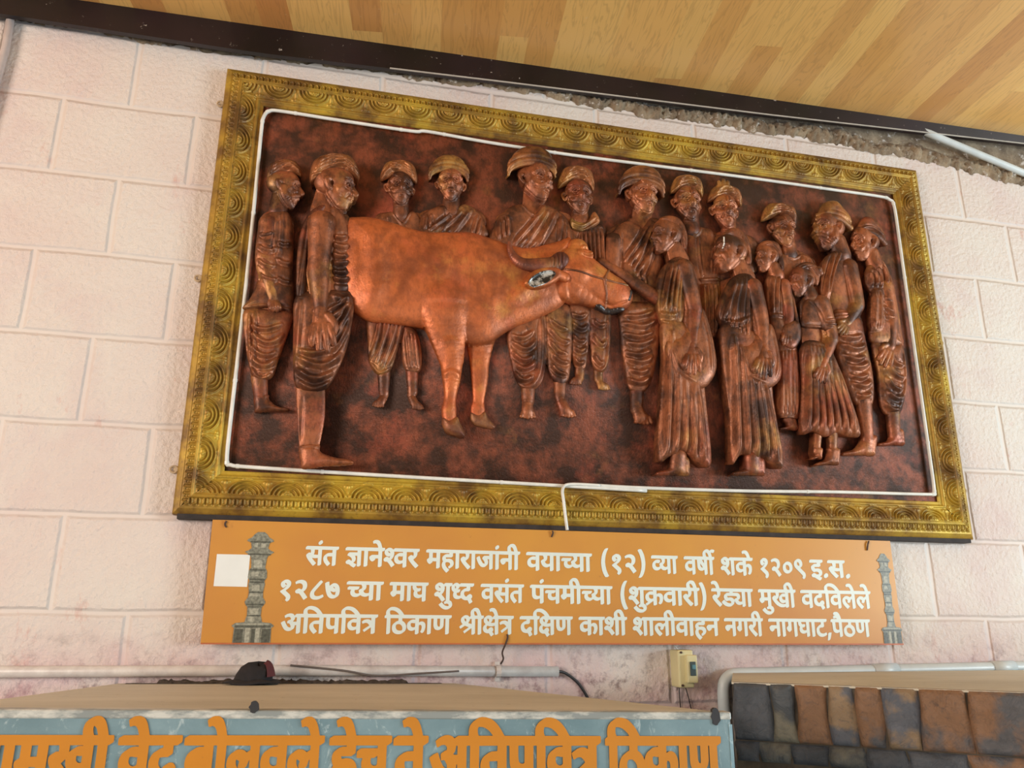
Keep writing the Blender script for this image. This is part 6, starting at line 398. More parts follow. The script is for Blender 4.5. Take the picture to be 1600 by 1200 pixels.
 '#यामुखी': [[400,-101,376,-96,357,-87,335,-71,319,-55,310,-43,310,-38,315,-33,334,-20,357,-8,364,-10,381,-29,385,-31,379,-13,379,-8,383,-5,403,5,404,7,405,68,404,70,403,71,367,71,362,60,357,55,329,40,323,38,317,38,307,41,296,48,290,54,278,71,275,83,275,88,277,96,283,101,304,113,303,171,271,171,268,170,268,9,265,2,238,-12,210,-12,206,-9,205,-5,205,169,203,171,183,171,182,170,181,168,181,7,177,2,153,-12,123,-12,120,-10,119,-7,118,42,98,35,84,32,61,32,52,34,39,38,28,45,17,56,11,64,4,77,0,87,-4,100,-5,112,1,118,23,129,31,131,34,138,35,149,33,158,25,171,-13,171,-17,173,-18,177,-18,200,-15,205,12,219,662,219,663,221,660,235,661,250,665,266,671,277,681,286,687,291,717,306,733,310,753,310,763,308,779,300,793,287,802,273,812,252,823,219,855,219,859,216,860,209,860,192,859,187,853,182,832,172,827,171,826,169,826,7,823,2,797,-12,767,-12,765,-10,764,-7,763,171,742,171,740,169,739,7,737,2,732,-1,711,-12,704,-12,681,-12,678,-9,676,-2,658,-7,641,-10,616,-10,598,-7,567,3,547,14,536,23,508,48,490,70,479,87,475,101,476,114,479,120,484,125,512,140,518,142,531,142,533,143,533,158,530,170,527,171,468,171,467,14,468,12,477,9,485,4,497,-9,500,-16,504,-28,504,-37,503,-49,499,-58,495,-65,485,-75,454,-93,443,-98,433,-100],[428,-53,441,-54,443,-52,444,-44,443,-41,439,-37,434,-34,425,-31,417,-31,407,-33,394,-38,394,-40,407,-48,416,-51],[643,38,663,38,675,40,677,42,677,49,653,43,629,43,620,45,607,50,593,61,586,73,581,88,579,107,557,89,556,87,561,82,575,69,599,52,618,43],[95,79,101,79,112,81,119,87,119,168,117,171,97,170,98,151,96,140,93,130,88,123,80,113,64,103,67,95,75,87,86,81],[663,89,673,89,677,91,677,122,667,120,654,122,645,122,643,117,643,107,645,99,653,92],[367,118,404,119,404,171,367,170],[595,141,596,140,607,148,638,164,651,168,675,169,677,170,674,171,597,171,596,169,596,152],[732,219,754,219,756,219,756,221,749,238,741,253,734,258,726,262,724,260,723,252,724,241,726,233]],
 '#वेद': [[308,-31,305,-27,299,-18,283,11,261,10,246,12,229,17,215,23,207,29,197,39,188,53,184,68,183,92,184,99,190,114,197,125,207,135,218,141,245,155,264,161,265,167,264,171,174,170,174,7,170,2,145,-12,116,-12,113,-10,111,-6,111,35,110,37,96,32,82,28,68,27,50,28,34,32,27,36,19,41,10,51,1,67,-2,77,-3,89,-2,100,2,113,7,123,12,131,28,143,61,160,76,164,95,166,109,165,111,167,111,170,109,171,-13,171,-17,174,-18,178,-18,200,-17,203,-13,207,10,218,102,219,104,220,93,245,83,257,78,260,69,262,63,262,47,258,43,258,40,260,31,286,33,291,61,306,77,309,102,309,121,303,131,297,139,289,148,277,156,260,171,219,374,219,377,218,380,216,381,212,381,192,378,185,352,171,329,170,329,136,325,130,299,116,272,116,253,114,250,112,247,104,245,89,248,79,257,68,267,62,271,62,275,70,283,76,308,89,316,91,328,91,337,89,344,85,350,78,354,73,357,63,356,52,351,41,342,32,362,2,362,-4,354,-10,332,-22,313,-31],[87,74,93,74,103,76,111,83,111,117,104,115,83,118,67,118,63,115,61,107,60,97,64,86,73,78]],
 '#बोलवले': [[758,-16,737,2,711,27,703,37,693,52,687,67,685,77,686,95,689,107,698,122,707,129,737,146,753,152,759,153,784,152,797,148,815,139,817,139,839,150,840,169,838,171,677,171,676,7,673,2,668,-1,647,-12,641,-12,618,-12,615,-10,614,-6,613,37,593,30,575,27,553,28,539,32,525,39,513,50,505,63,501,79,501,99,505,115,514,130,523,138,532,144,563,160,585,165,613,166,614,167,613,170,493,171,491,168,491,9,490,4,483,-1,462,-12,433,-12,429,-10,428,-5,427,104,426,103,421,95,411,73,383,57,366,62,354,66,352,73,359,96,349,102,338,105,336,97,337,89,339,82,346,71,364,51,394,25,397,20,395,15,377,-2,352,-15,348,-15,343,-14,309,17,296,31,283,49,277,65,274,78,274,93,277,107,285,119,297,131,329,148,342,152,348,153,373,152,389,147,403,139,406,139,427,150,427,170,265,171,264,7,261,2,236,-12,208,-12,204,-11,202,-6,202,169,200,171,180,171,179,168,178,7,175,2,150,-12,120,-12,117,-10,116,-7,115,37,113,37,97,31,76,27,53,28,32,34,17,44,5,58,-1,73,-3,87,-1,104,3,117,11,129,21,138,32,145,63,160,85,165,114,166,115,167,115,170,-14,171,-17,173,-18,177,-18,202,-13,207,12,219,195,219,194,224,187,241,177,255,168,260,161,262,154,262,139,258,133,258,131,261,123,284,123,290,127,293,150,305,169,310,193,310,202,308,217,301,226,294,235,283,243,269,251,251,261,221,263,219,831,219,833,221,827,234,820,248,815,255,807,260,798,262,792,262,776,258,771,258,768,262,760,287,761,291,765,293,790,306,807,310,830,310,839,308,858,298,872,283,878,273,886,257,898,220,901,219,932,219,936,216,937,213,937,192,936,187,929,182,908,172,903,171,902,169,902,7,898,2,873,-12,844,-12,841,-10,840,-5,839,104,837,104,832,96,824,75,822,71,794,57,769,64,765,66,763,73,771,95,768,98,759,102,750,105,748,100,749,87,752,78,758,69,769,57,806,24,808,19,806,15,787,-3,763,-16],[590,74,595,74,607,76,613,82,613,117,607,115,586,118,570,118,567,117,565,114,563,107,563,97,565,90,567,85,571,81,577,77],[114,115,115,115,115,116,114,119,112,117]],
 '#हेच': [[68,-59,50,-45,27,-23,12,-4,7,8,3,20,1,32,2,47,8,64,17,76,10,88,7,97,5,103,6,119,10,131,17,140,27,147,49,159,66,164,77,166,100,166,102,167,102,169,101,171,99,171,-13,171,-17,174,-18,178,-18,200,-17,203,-13,207,10,218,93,219,96,220,85,245,75,257,70,260,61,262,54,262,38,258,34,258,32,260,23,286,24,289,26,292,53,306,69,309,93,309,113,303,123,297,130,289,139,277,148,260,163,219,404,219,407,218,410,216,411,209,411,192,410,187,403,182,383,172,377,171,376,169,376,8,373,2,347,-12,317,-12,315,-10,314,-7,313,37,312,37,294,30,276,27,251,29,233,36,219,47,213,56,208,68,206,77,206,92,213,111,177,111,174,113,172,116,172,139,173,143,177,146,200,158,312,158,314,160,313,171,167,171,165,169,165,139,163,134,157,131,136,120,71,120,68,118,71,112,74,108,96,111,117,111,134,108,149,103,159,96,168,87,174,76,178,62,177,44,173,33,168,25,153,12,121,-6,108,-11,108,-13,117,-21,118,-24,117,-27,97,-46,73,-59],[93,-1,95,-1,90,13,89,17,93,22,114,33,116,40,115,49,109,57,99,62,90,64,70,63,66,59,64,50,67,31,77,14],[292,74,306,75,313,82,314,119,313,121,293,112,277,111,272,110,270,107,269,93,272,85,279,78]],
 '#ते': [[57,-16,48,-8,25,14,15,26,6,40,0,54,-3,67,-3,80,-1,90,5,103,15,115,27,123,54,137,75,143,115,145,115,170,113,171,-14,171,-17,173,-18,177,-18,201,-16,204,-13,206,11,219,108,219,108,224,100,242,93,253,87,258,74,262,67,262,53,258,45,259,36,287,37,291,41,293,68,307,83,310,107,309,120,306,130,301,139,294,146,286,156,270,161,259,175,219,207,219,212,216,213,212,213,191,209,185,184,172,178,170,178,9,177,4,170,-1,148,-12,118,-12,115,-6,115,96,113,97,63,96,61,93,60,85,62,73,65,66,73,54,91,36,106,24,108,19,105,15,87,-3,62,-16]],
 '#अतिपवित्र': [[397,-15,387,-7,361,20,349,36,343,47,339,63,338,78,340,89,345,101,355,114,367,123,395,137,416,143,455,145,456,168,455,171,330,170,329,7,326,2,300,-12,270,-12,268,-10,266,-7,266,168,265,171,245,171,243,169,243,7,239,2,213,-12,185,-12,183,-11,181,-7,180,83,175,81,173,67,168,52,157,40,151,36,114,17,99,15,77,16,62,20,53,24,41,33,29,45,8,76,-8,110,-8,113,-5,117,19,130,43,138,47,138,51,135,67,101,82,79,89,72,97,67,107,63,111,63,112,73,110,81,98,97,91,103,74,101,70,103,67,125,68,132,73,136,97,148,107,150,109,159,106,167,98,173,86,175,70,173,47,163,43,163,39,167,32,187,31,192,32,195,65,213,82,218,94,221,117,222,131,220,145,215,158,206,184,219,254,219,255,221,255,243,257,252,263,267,270,275,286,288,316,303,327,307,343,310,372,309,402,303,415,299,436,288,461,269,480,249,504,219,720,219,721,221,721,244,723,255,731,269,743,281,753,288,789,306,807,310,836,310,854,307,877,300,897,291,909,283,927,268,944,251,967,221,970,219,1193,219,1196,217,1198,213,1199,192,1197,187,1191,182,1170,172,1166,171,1165,169,1164,7,1161,2,1135,-12,1106,-12,1102,-9,1101,54,1100,56,1049,23,1023,10,1019,10,1016,13,1003,32,1001,36,1002,40,1006,43,1077,87,1078,89,1070,100,1059,108,1053,112,1042,114,1023,112,1000,102,996,103,992,107,984,128,983,133,985,136,1022,155,1037,160,1050,163,1075,163,1089,159,1100,154,1101,156,1101,168,1100,171,981,170,980,7,977,2,973,-1,952,-12,945,-12,923,-12,919,-10,918,-6,917,37,916,37,900,31,879,27,857,28,841,32,826,41,816,51,808,65,805,77,804,89,807,108,813,123,822,134,835,143,867,160,889,165,917,166,918,170,914,171,795,170,794,7,791,2,766,-12,735,-12,733,-9,732,-5,732,169,730,171,710,171,709,168,708,7,705,2,680,-12,652,-12,648,-12,646,-7,645,46,627,39,617,37,603,36,590,37,579,40,568,45,563,49,553,58,547,67,544,76,541,91,539,170,537,171,523,171,520,171,520,168,520,9,518,4,512,-1,490,-12,459,-12,456,-6,456,96,453,97,404,96,403,95,401,92,401,79,403,72,407,63,417,51,431,37,447,24,448,19,446,15,428,-2,403,-15],[894,74,899,74,910,76,918,83,917,117,911,115,890,118,874,118,869,115,867,107,867,97,871,86,880,78],[625,84,639,85,645,89,645,170,643,171,603,171,602,168,602,120,604,103,608,93,612,89,617,86],[164,128,178,128,180,129,180,168,179,171,173,171,171,170,169,159,166,149,162,141,152,131,156,129],[325,219,419,219,422,220,409,233,393,245,373,255,351,261,328,262,322,260,318,253,317,246,319,231],[791,219,884,219,888,220,876,232,859,244,839,255,816,261,794,262,787,260,785,256,783,247,783,238,785,230]],
 '#ठिकाण': [[16,-12,13,-10,12,-6,12,169,10,171,-13,171,-16,173,-18,177,-18,201,-15,205,2,215,0,229,1,246,5,261,13,273,21,280,30,287,69,306,87,310,117,309,144,304,163,298,187,283,210,265,222,253,248,220,250,219,878,219,882,217,885,213,885,192,884,187,877,182,857,172,853,171,851,169,851,7,847,2,822,-12,792,-12,789,-10,788,-7,788,168,787,171,784,171,781,171,780,169,779,97,774,83,770,74,764,66,757,60,727,44,716,39,695,36,679,37,664,41,649,50,641,61,633,79,631,94,630,170,628,171,610,171,609,7,606,2,581,-12,577,-12,551,-12,548,-10,547,-7,547,168,546,171,450,170,450,136,472,144,483,145,493,144,504,141,513,137,525,126,533,112,537,98,538,79,536,67,528,38,516,18,509,12,488,2,482,2,461,14,457,18,457,23,468,40,473,53,475,67,475,76,473,86,469,92,463,96,456,98,450,89,450,9,449,5,446,2,421,-12,414,-12,392,-12,388,-10,387,-6,387,39,384,39,371,32,358,28,337,27,326,29,311,34,299,42,290,51,284,61,276,37,263,22,248,12,216,-5,192,-11,163,-12,137,-8,122,-1,111,6,102,14,95,23,90,33,86,46,84,59,84,73,87,87,95,104,109,120,118,126,147,141,165,148,165,170,163,171,76,171,75,168,74,7,71,2,46,-12],[188,36,203,36,213,37,215,39,219,47,221,59,220,67,218,76,213,84,206,92,197,98,185,104,166,104,156,102,149,93,146,82,146,71,149,58,155,49,165,42,176,38],[366,74,377,75,387,83,387,117,380,115,360,118,346,118,342,112,341,103,344,89,348,82,353,79],[711,84,714,85,716,94,717,170,715,171,694,171,693,168,694,105,696,97,700,90,705,86],[278,102,279,101,283,115,291,128,301,138,310,144,345,162,361,165,386,166,387,167,387,170,229,171,229,147,242,141,257,130,269,117],[71,219,164,219,167,220,157,231,140,243,118,255,96,261,74,262,67,261,65,257,63,249,64,232]],
}
SIGN_ROWS = [[('संत', 315.0, 393.9, 1318.2, 1318.4, 43.9), ('ज्ञानेश्वर', 409.3, 591.2, 1318.4, 1318.9, 44.2), ('महाराजांनी', 607.2, 849.4, 1318.9, 1319.6, 44.6), ('वयाच्या', 864.7, 1042.7, 1319.6, 1320.1, 45.1), ('(१२)', 1067.4, 1191.2, 1320.2, 1320.5, 45.4), ('व्या', 1207.5, 1284.7, 1320.5, 1320.7, 45.7), ('वर्षी', 1301.4, 1393.2, 1320.8, 1321.0, 45.9), ('शके', 1408.4, 1506.1, 1321.0, 1321.3, 46.1), ('१२०९', 1527.4, 1665.3, 1321.4, 1321.7, 46.3), ('इ.स.', 1679.3, 1805.0, 1321.8, 1322.1, 46.6)], [('१२८७', 263.4, 402.2, 1398.8, 1399.4, 42.8), ('च्या', 417.4, 506.5, 1399.4, 1399.8, 43.0), ('माघ', 520.5, 616.4, 1399.9, 1400.3, 43.3), ('शुध्द', 630.8, 730.7, 1400.3, 1400.7, 43.5), ('वसंत', 747.1, 859.6, 1400.8, 1401.3, 43.7), ('पंचमीच्या', 874.8, 1096.8, 1401.3, 1402.3, 44.1), ('(शुक्रवारी)', 1118.0, 1361.1, 1402.4, 1403.4, 44.7), ('रेड्या', 1376.0, 1498.9, 1403.4, 1403.9, 45.1), ('मुखी', 1514.2, 1628.7, 1404.0, 1404.5, 45.4), ('वदविलेले', 1642.5, 1863.7, 1404.5, 1405.5, 45.8)], [('अतिपवित्र', 271.3, 496.6, 1476.3, 1477.0, 42.6), ('ठिकाण', 511.9, 676.1, 1477.1, 1477.6, 43.0), ('श्रीक्षेत्र', 695.2, 833.3, 1477.7, 1478.1, 43.2), ('दक्षिण', 848.1, 987.5, 1478.2, 1478.7, 43.5), ('काशी', 1002.8, 1134.6, 1478.7, 1479.1, 43.7), ('शालीवाहन', 1148.7, 1394.7, 1479.2, 1480.0, 44.1), ('नगरी', 1407.7, 1522.5, 1480.0, 1480.4, 44.4), ('नागघाट,पैठण', 1537.8, 1851.1, 1480.5, 1481.5, 44.8)]]
BOARD_ROW = [('यामुखी', -71.7, 102.0, 1632.3, 1636.9, 55.2), ('वेद', 107.5, 187.6, 1637.0, 1639.1, 56.1), ('बोलवले', 190.0, 374.7, 1639.2, 1644.1, 56.9), ('हेच', 380.8, 468.0, 1644.2, 1646.5, 57.8), ('ते', 469.8, 520.1, 1646.6, 1647.9, 58.3), ('अतिपवित्र', 521.9, 780.1, 1648.0, 1654.8, 59.3), ('ठिकाण', 786.2, 976.0, 1654.9, 1659.9, 60.8)]

# ------------------------------------------------------------------ the setting
def flat_grid(name, x0, x1, y, zlo, zhi_f, mat, step=.02):
    xs = np.arange(x0, x1+step, step); n = 12
    V = [(x, y, zlo+(zhi_f(x)-zlo)*k/(n-1)) for k in range(n) for x in xs]
    me = np_mesh(name, V, grid_quads(n, len(xs))); return link_mesh(name, me, mat, None, False)
rnd = random.Random(4)
_h = np.random.RandomState(3).rand(4000)
def n1(x, f): 
    x = x*f+1000; i = int(math.floor(x)); u = x-i; u = u*u*(3-2*u); return _h[i%4000]*(1-u)+_h[(i+1)%4000]*u
PT = [(-3,.075),(-.53,.075),(-.10,.066),(.44,.080),(.82,.092),(1.25,.071),(1.83,.079),(2.3,.063),(2.72,.021),(3.6,.0)]
def paint_top(x): return Z0+float(np.interp(x, [p[0] for p in PT], [p[1] for p in PT]))+.012*(n1(x,28)-.5)+.010*(n1(x,90)-.5)
w = flat_grid('wall_back', -2.2, 4.6, WALL, 0.0, paint_top, M['wall'], .006); struct(w)
# raw concrete band above the paint line, set back a little, with a chipped lower lip
mb = MB(); mb.box(-2.2,4.6,WALL+.012,WALL+.25,Z0-.2,Z0+.9); struct(mb.build('beam', M['concrete']))
xs = np.arange(-.75, 3.3, .006); V = []
for x in xs:
    zt = paint_top(x); k = 1 if x > .6 else .35
    for j in range(9):
        a = j/8; d = k*(.014*math.sin(math.pi*a)*(.4+1.2*n1(x,70+9*j))+.010*n1(x,190+31*j)*math.sin(math.pi*a))
        V.append((x, WALL+.011-d-.012*(1-a)*(n1(x,40)>.45), zt-.006+a*(.035+.05*n1(x,17)*k)))
me = np_mesh('trim_plaster', V, grid_quads(len(xs), 9)); o = link_mesh('trim_2', me, M['concrete']); struct(o)
# ceiling sheet, slightly falling towards the open front, and its black edge strip
CZ = lambda x, y: Z0+.1415+.0208*x+.0+.055*(y+.012)
V = [(x, y, CZ(x,y)) for y in (-.012,-3.3) for x in (-2.2,4.6)]; V += [(x,y,z+.02) for x,y,z in V]
mb = MB(); mb.hexa([V[0],V[1],V[3],V[2]],[V[4],V[5],V[7],V[6]]); struct(mb.build('ceiling', M['laminate']))
def trim_lo(x): return Z0+float(np.interp(x, [-2.2,-.537,.073,.813,1.695,2.724,4.6], [.053,.053,.054,.085,.117,.166,.24]))
mb = MB(); xs = np.arange(-2.2, 4.61, .1)
for a, b in zip(xs[:-1], xs[1:]):
    mb.hexa([(a,-.012,trim_lo(a)),(b,-.012,trim_lo(b)),(b,.004,trim_lo(b)),(a,.004,trim_lo(a))], [(a,-.014,CZ(a,-.012)+.002),(b,-.014,CZ(b,-.012)+.002),(b,.004,CZ(b,0)+.002),(a,.004,CZ(a,0)+.002)])
tr = struct(mb.build('trim_1', M['trim']))
mb = MB(); xs = np.arange(.45, 3.2, .05)
for a, b in zip(xs[:-1], xs[1:]):
    mb.hexa([(a,-.0150,trim_lo(a)-.0012),(b,-.0150,trim_lo(b)-.0012),(b,-.0105,trim_lo(b)-.0012),(a,-.0105,trim_lo(a)-.0012)], [(a,-.0150,trim_lo(a)+.001),(b,-.0150,trim_lo(b)+.001),(b,-.0105,trim_lo(b)+.001),(a,-.0105,trim_lo(a)+.001)])
struct(mb.build('trim_3', M['trim_lip']))
mb = MB(); mb.box(-6,8,-9,.3,-.1,0); struct(mb.build('floor', M['floor']))

# ------------------------------------------------------------------ the framed relief
relief = tag(empty('relief_panel', (1.125,PLATE,Z0-1.25)), 'large copper coloured relief of villagers around a buffalo in a gilt frame on the wall', 'relief')
def under(o, parent):                      # parent without moving
    o.parent = parent
    if parent.type == 'EMPTY': o.matrix_parent_inverse = Matrix.Translation(parent.location).inverted()
    return o
W_, H_ = 2250.0, 1250.0
# ground plate
me = np_mesh('ground_plate', [(.06,PLATE,Z0-.06),(2.19,PLATE,Z0-.06),(2.19,PLATE,Z0-1.19),(.06,PLATE,Z0-1.19),(.06,PLATE+.012,Z0-.06),(2.19,PLATE+.012,Z0-.06),(2.19,PLATE+.012,Z0-1.19),(.06,PLATE+.012,Z0-1.19)],
             [(0,3,2,1),(4,5,6,7),(0,1,5,4),(1,2,6,5),(2,3,7,6),(3,0,4,7)])
under(link_mesh('ground_plate', me, M['plate'], None, False), relief)
mb = MB(); mb.box(.012,2.24,.004,WALL,Z0-1.2605,Z0-1.2485); under(mb.build('shadow_gap_strip', M['gap_shade']), relief)  # dark strip added for the shadowed, dirty gap between frame and sign
# moulded frame: four mitred rails
def rail_height(u, v):
    b = np.interp(v, [0,3,16,19,20,37,38,41,43,46,49,52,85,88,91,94,97,100,108], [24,28,36,33,38,41,44,49,47,49,45,46,35,34,38,38,33,32,31])
    h = b.copy()
    # small arched dentils
    pd = 17.0; uu = (u/pd-np.floor(u/pd)-.5)*pd; dv = v-21
    a = np.abs(np.hypot(uu, np.maximum(14-dv,0)*0+np.minimum(dv-8,0)*1.0)-5.0)
    den = np.where((v>20.5)&(v<37), 4.2*np.exp(-(a/1.6)**2)-3.0*np.exp(-((np.abs(uu)-8.5)/1.6)**2)+1.6*np.exp(-(np.hypot(uu,dv-9)/2.0)**2), 0)
    h += den
    # large fans of concentric arcs with a rosette and a three-leaf sprig between
    pf = 97.0; n = np.round(u/pf-.5); uf = u-(n+.5)*pf; vf = v-51
    r = np.hypot(uf*.80, vf)
    inb = (v>50)&(v<89)
    rings = np.where(r<36, 3.8*np.cos((r-34)*2*np.pi/8.2), 0)*(r>11.5)
    dots = np.zeros_like(h)
    for du, dv_ in ((0,4),(-7,5),(7,5),(-3.5,10),(3.5,10)): dots += 4.5*np.exp(-((uf-du)**2+(vf-dv_)**2)/6.0)
    ue = np.abs(np.abs(uf)-pf/2)
    sprig = 4.0*np.exp(-((ue/3.2)**2+((vf-30)/5)**2))+3.5*np.exp(-(((ue-7)/3.0)**2+((vf-31)/3.2)**2))+3.0*np.exp(-((ue/2.4)**2+((vf-16)/9)**2))+2.6*np.exp(-(((ue-6)/3)**2+((vf-6)/4)**2))
    top = 3.0*np.exp(-((np.abs(uf)/6)**2+((vf-36.5)/2.2)**2))+2.5*np.exp(-(((np.abs(uf)-9)/3)**2+((vf-36)/2.5)**2))
    h += np.where(inb, rings*np.clip((37-r)/3,0,1)+dots+sprig*(r>33)+top, 0)
    return h
def rail(name, L, place):
    vs = np.concatenate([np.arange(0,20,2.0), np.arange(20,50,1.1), np.arange(50,90,1.25), np.arange(90,108.1,2.0)]); nu = int(L/1.6)
    t_ = np.linspace(0,1,nu)[None,:]; v = vs[:,None]+0*t_; u = vs[:,None]+(L-2*vs[:,None])*t_
    h = rail_height(u, v)
    rows = [(u[0],v[0],0*h[0])]+[(u[i],v[i],h[i]) for i in range(len(vs))]+[(u[-1],v[-1],0*h[-1]+18)]
    P = np.stack([place(a,b,c) for a,b,c in rows], 0).reshape(-1,3)/1000
    me = np_mesh(name, P, grid_quads(len(rows), nu)); return under(link_mesh(name, me, M['gilt']), relief)
wy = WALL*1000
rail('frame_rail', W_, lambda u,v,h: np.stack([u, wy-h, Z0*1000-v], -1))
rail('frame_rail', W_, lambda u,v,h: np.stack([W_-u, wy-h, Z0*1000-H_+v], -1))
rail('frame_rail', H_, lambda u,v,h: np.stack([v, wy-h, Z0*1000-H_+u], -1))
rail('frame_rail', H_, lambda u,v,h: np.stack([W_-v, wy-h, Z0*1000-u], -1))
# hanging lugs on the sides
for x, z in ((-.010,-.105),(-.011,-.635),(-.012,-1.14),(2.258,-.17),(2.259,-.62),(2.26,-1.1)):
    mb = MB(); mb.tube([(x+.008*math.cos(a), .024, Z0+z+.008*math.sin(a)) for a in [2*math.pi*k/14 for k in range(15)]], .0028, 8); mb.box(min(x,x*0+(.002 if x<1 else 2.245)), max(x,(.006 if x<1 else 2.25)), .020, WALL, Z0+z-.004, Z0+z+.004)
    under(mb.build('hanging_lug', M['lug']), relief)
# white light tube lying on the inner lip, with its clips and lead
def strip_path():
    p = [(.755,-.012,Z0-1.146)]
    p = [(1.205,-1.1475),(.9,-1.143),(.6,-1.139),(.3,-1.134),(.16,-1.131),(.122,-1.128),(.112,-1.115),(.111,-1.0),(.113,-.7),(.112,-.4),(.110,-.19),(.112,-.150),(.125,-.127),(.16,-.122),(.3,-.125),(.52,-.128),(.57,-.122),(.75,-.130),(1.0,-.134),(1.3,-.131),(1.6,-.128),(1.9,-.129),(2.08,-.130),(2.115,-.137),(2.130,-.160),(2.131,-.3),(2.129,-.7),(2.128,-1.0),(2.127,-1.10),(2.122,-1.118),(2.10,-1.122),(1.8,-1.127),(1.5,-1.136),(1.2,-1.140),(1.06,-1.139)]
    return curve_pts([(a,b) for a,b in p], 6)
sp_ = strip_path(); mb = MB(); mb.tube([(x, -.007, Z0+z) for x,z in sp_], .0050, 8); st = under(mb.build('light_tube', M['strip'], smooth=True), relief)
for i in range(8, len(sp_)-8, 9):
    mb = MB(); x, z = sp_[i]; dx, dz = sp_[i+1]-sp_[i]; L = math.hypot(dx,dz); dx/=L; dz/=L
    mb.tube([(x-dx*.004,-.007,Z0+z-dz*.004),(x+dx*.004,-.007,Z0+z+dz*.004)], .0057, 8); under(mb.build('tube_clip', M['strip']), st)
mb = MB(); mb.tube([(p[0],p[1],Z0+p[2]) for p in curve_pts([(1.07,-.010,-1.139),(.985,-.014,-1.140),(.962,-.022,-1.155),(.963,-.026,-1.19),(.968,-.026,-1.235),(.972,-.022,-1.256),(.973,-.021,-1.2615)], 8)], .0042, 8); under(mb.build('lead_wire', M['strip'], smooth=True), relief)

# ---- modelled figures: rounded forms raised from the plate (millimetres: x right, y down, height)
def seg_fields(X, Y, A, B):
    ax, ay = A[0], A[1]; dx, dy = B[0]-ax, B[1]-ay; L2 = dx*dx+dy*dy+1e-9
    t = np.clip(((X-ax)*dx+(Y-ay)*dy)/L2, 0, 1); d = np.hypot(X-ax-t*dx, Y-ay-t*dy); return t, d
def poly_sd(X, Y, P):
    d = np.full(X.shape, 1e9); ins = np.zeros(X.shape, bool)
    for a, b in zip(P, np.roll(P, -1, 0)):
        _, dd = seg_fields(X, Y, a, b); d = np.minimum(d, dd)
        if a[1] != b[1]:
            c = ((a[1] > Y) != (b[1] > Y)) & (X < (b[0]-a[0])*(Y-a[1])/(b[1]-a[1])+a[0]); ins ^= c
    return np.where(ins, d, -d)
def smax(a, b, k):
    e = np.maximum(k-np.abs(a-b), 0); return np.maximum(a,b)+np.where(e<k, e*e/(4*k), 0)
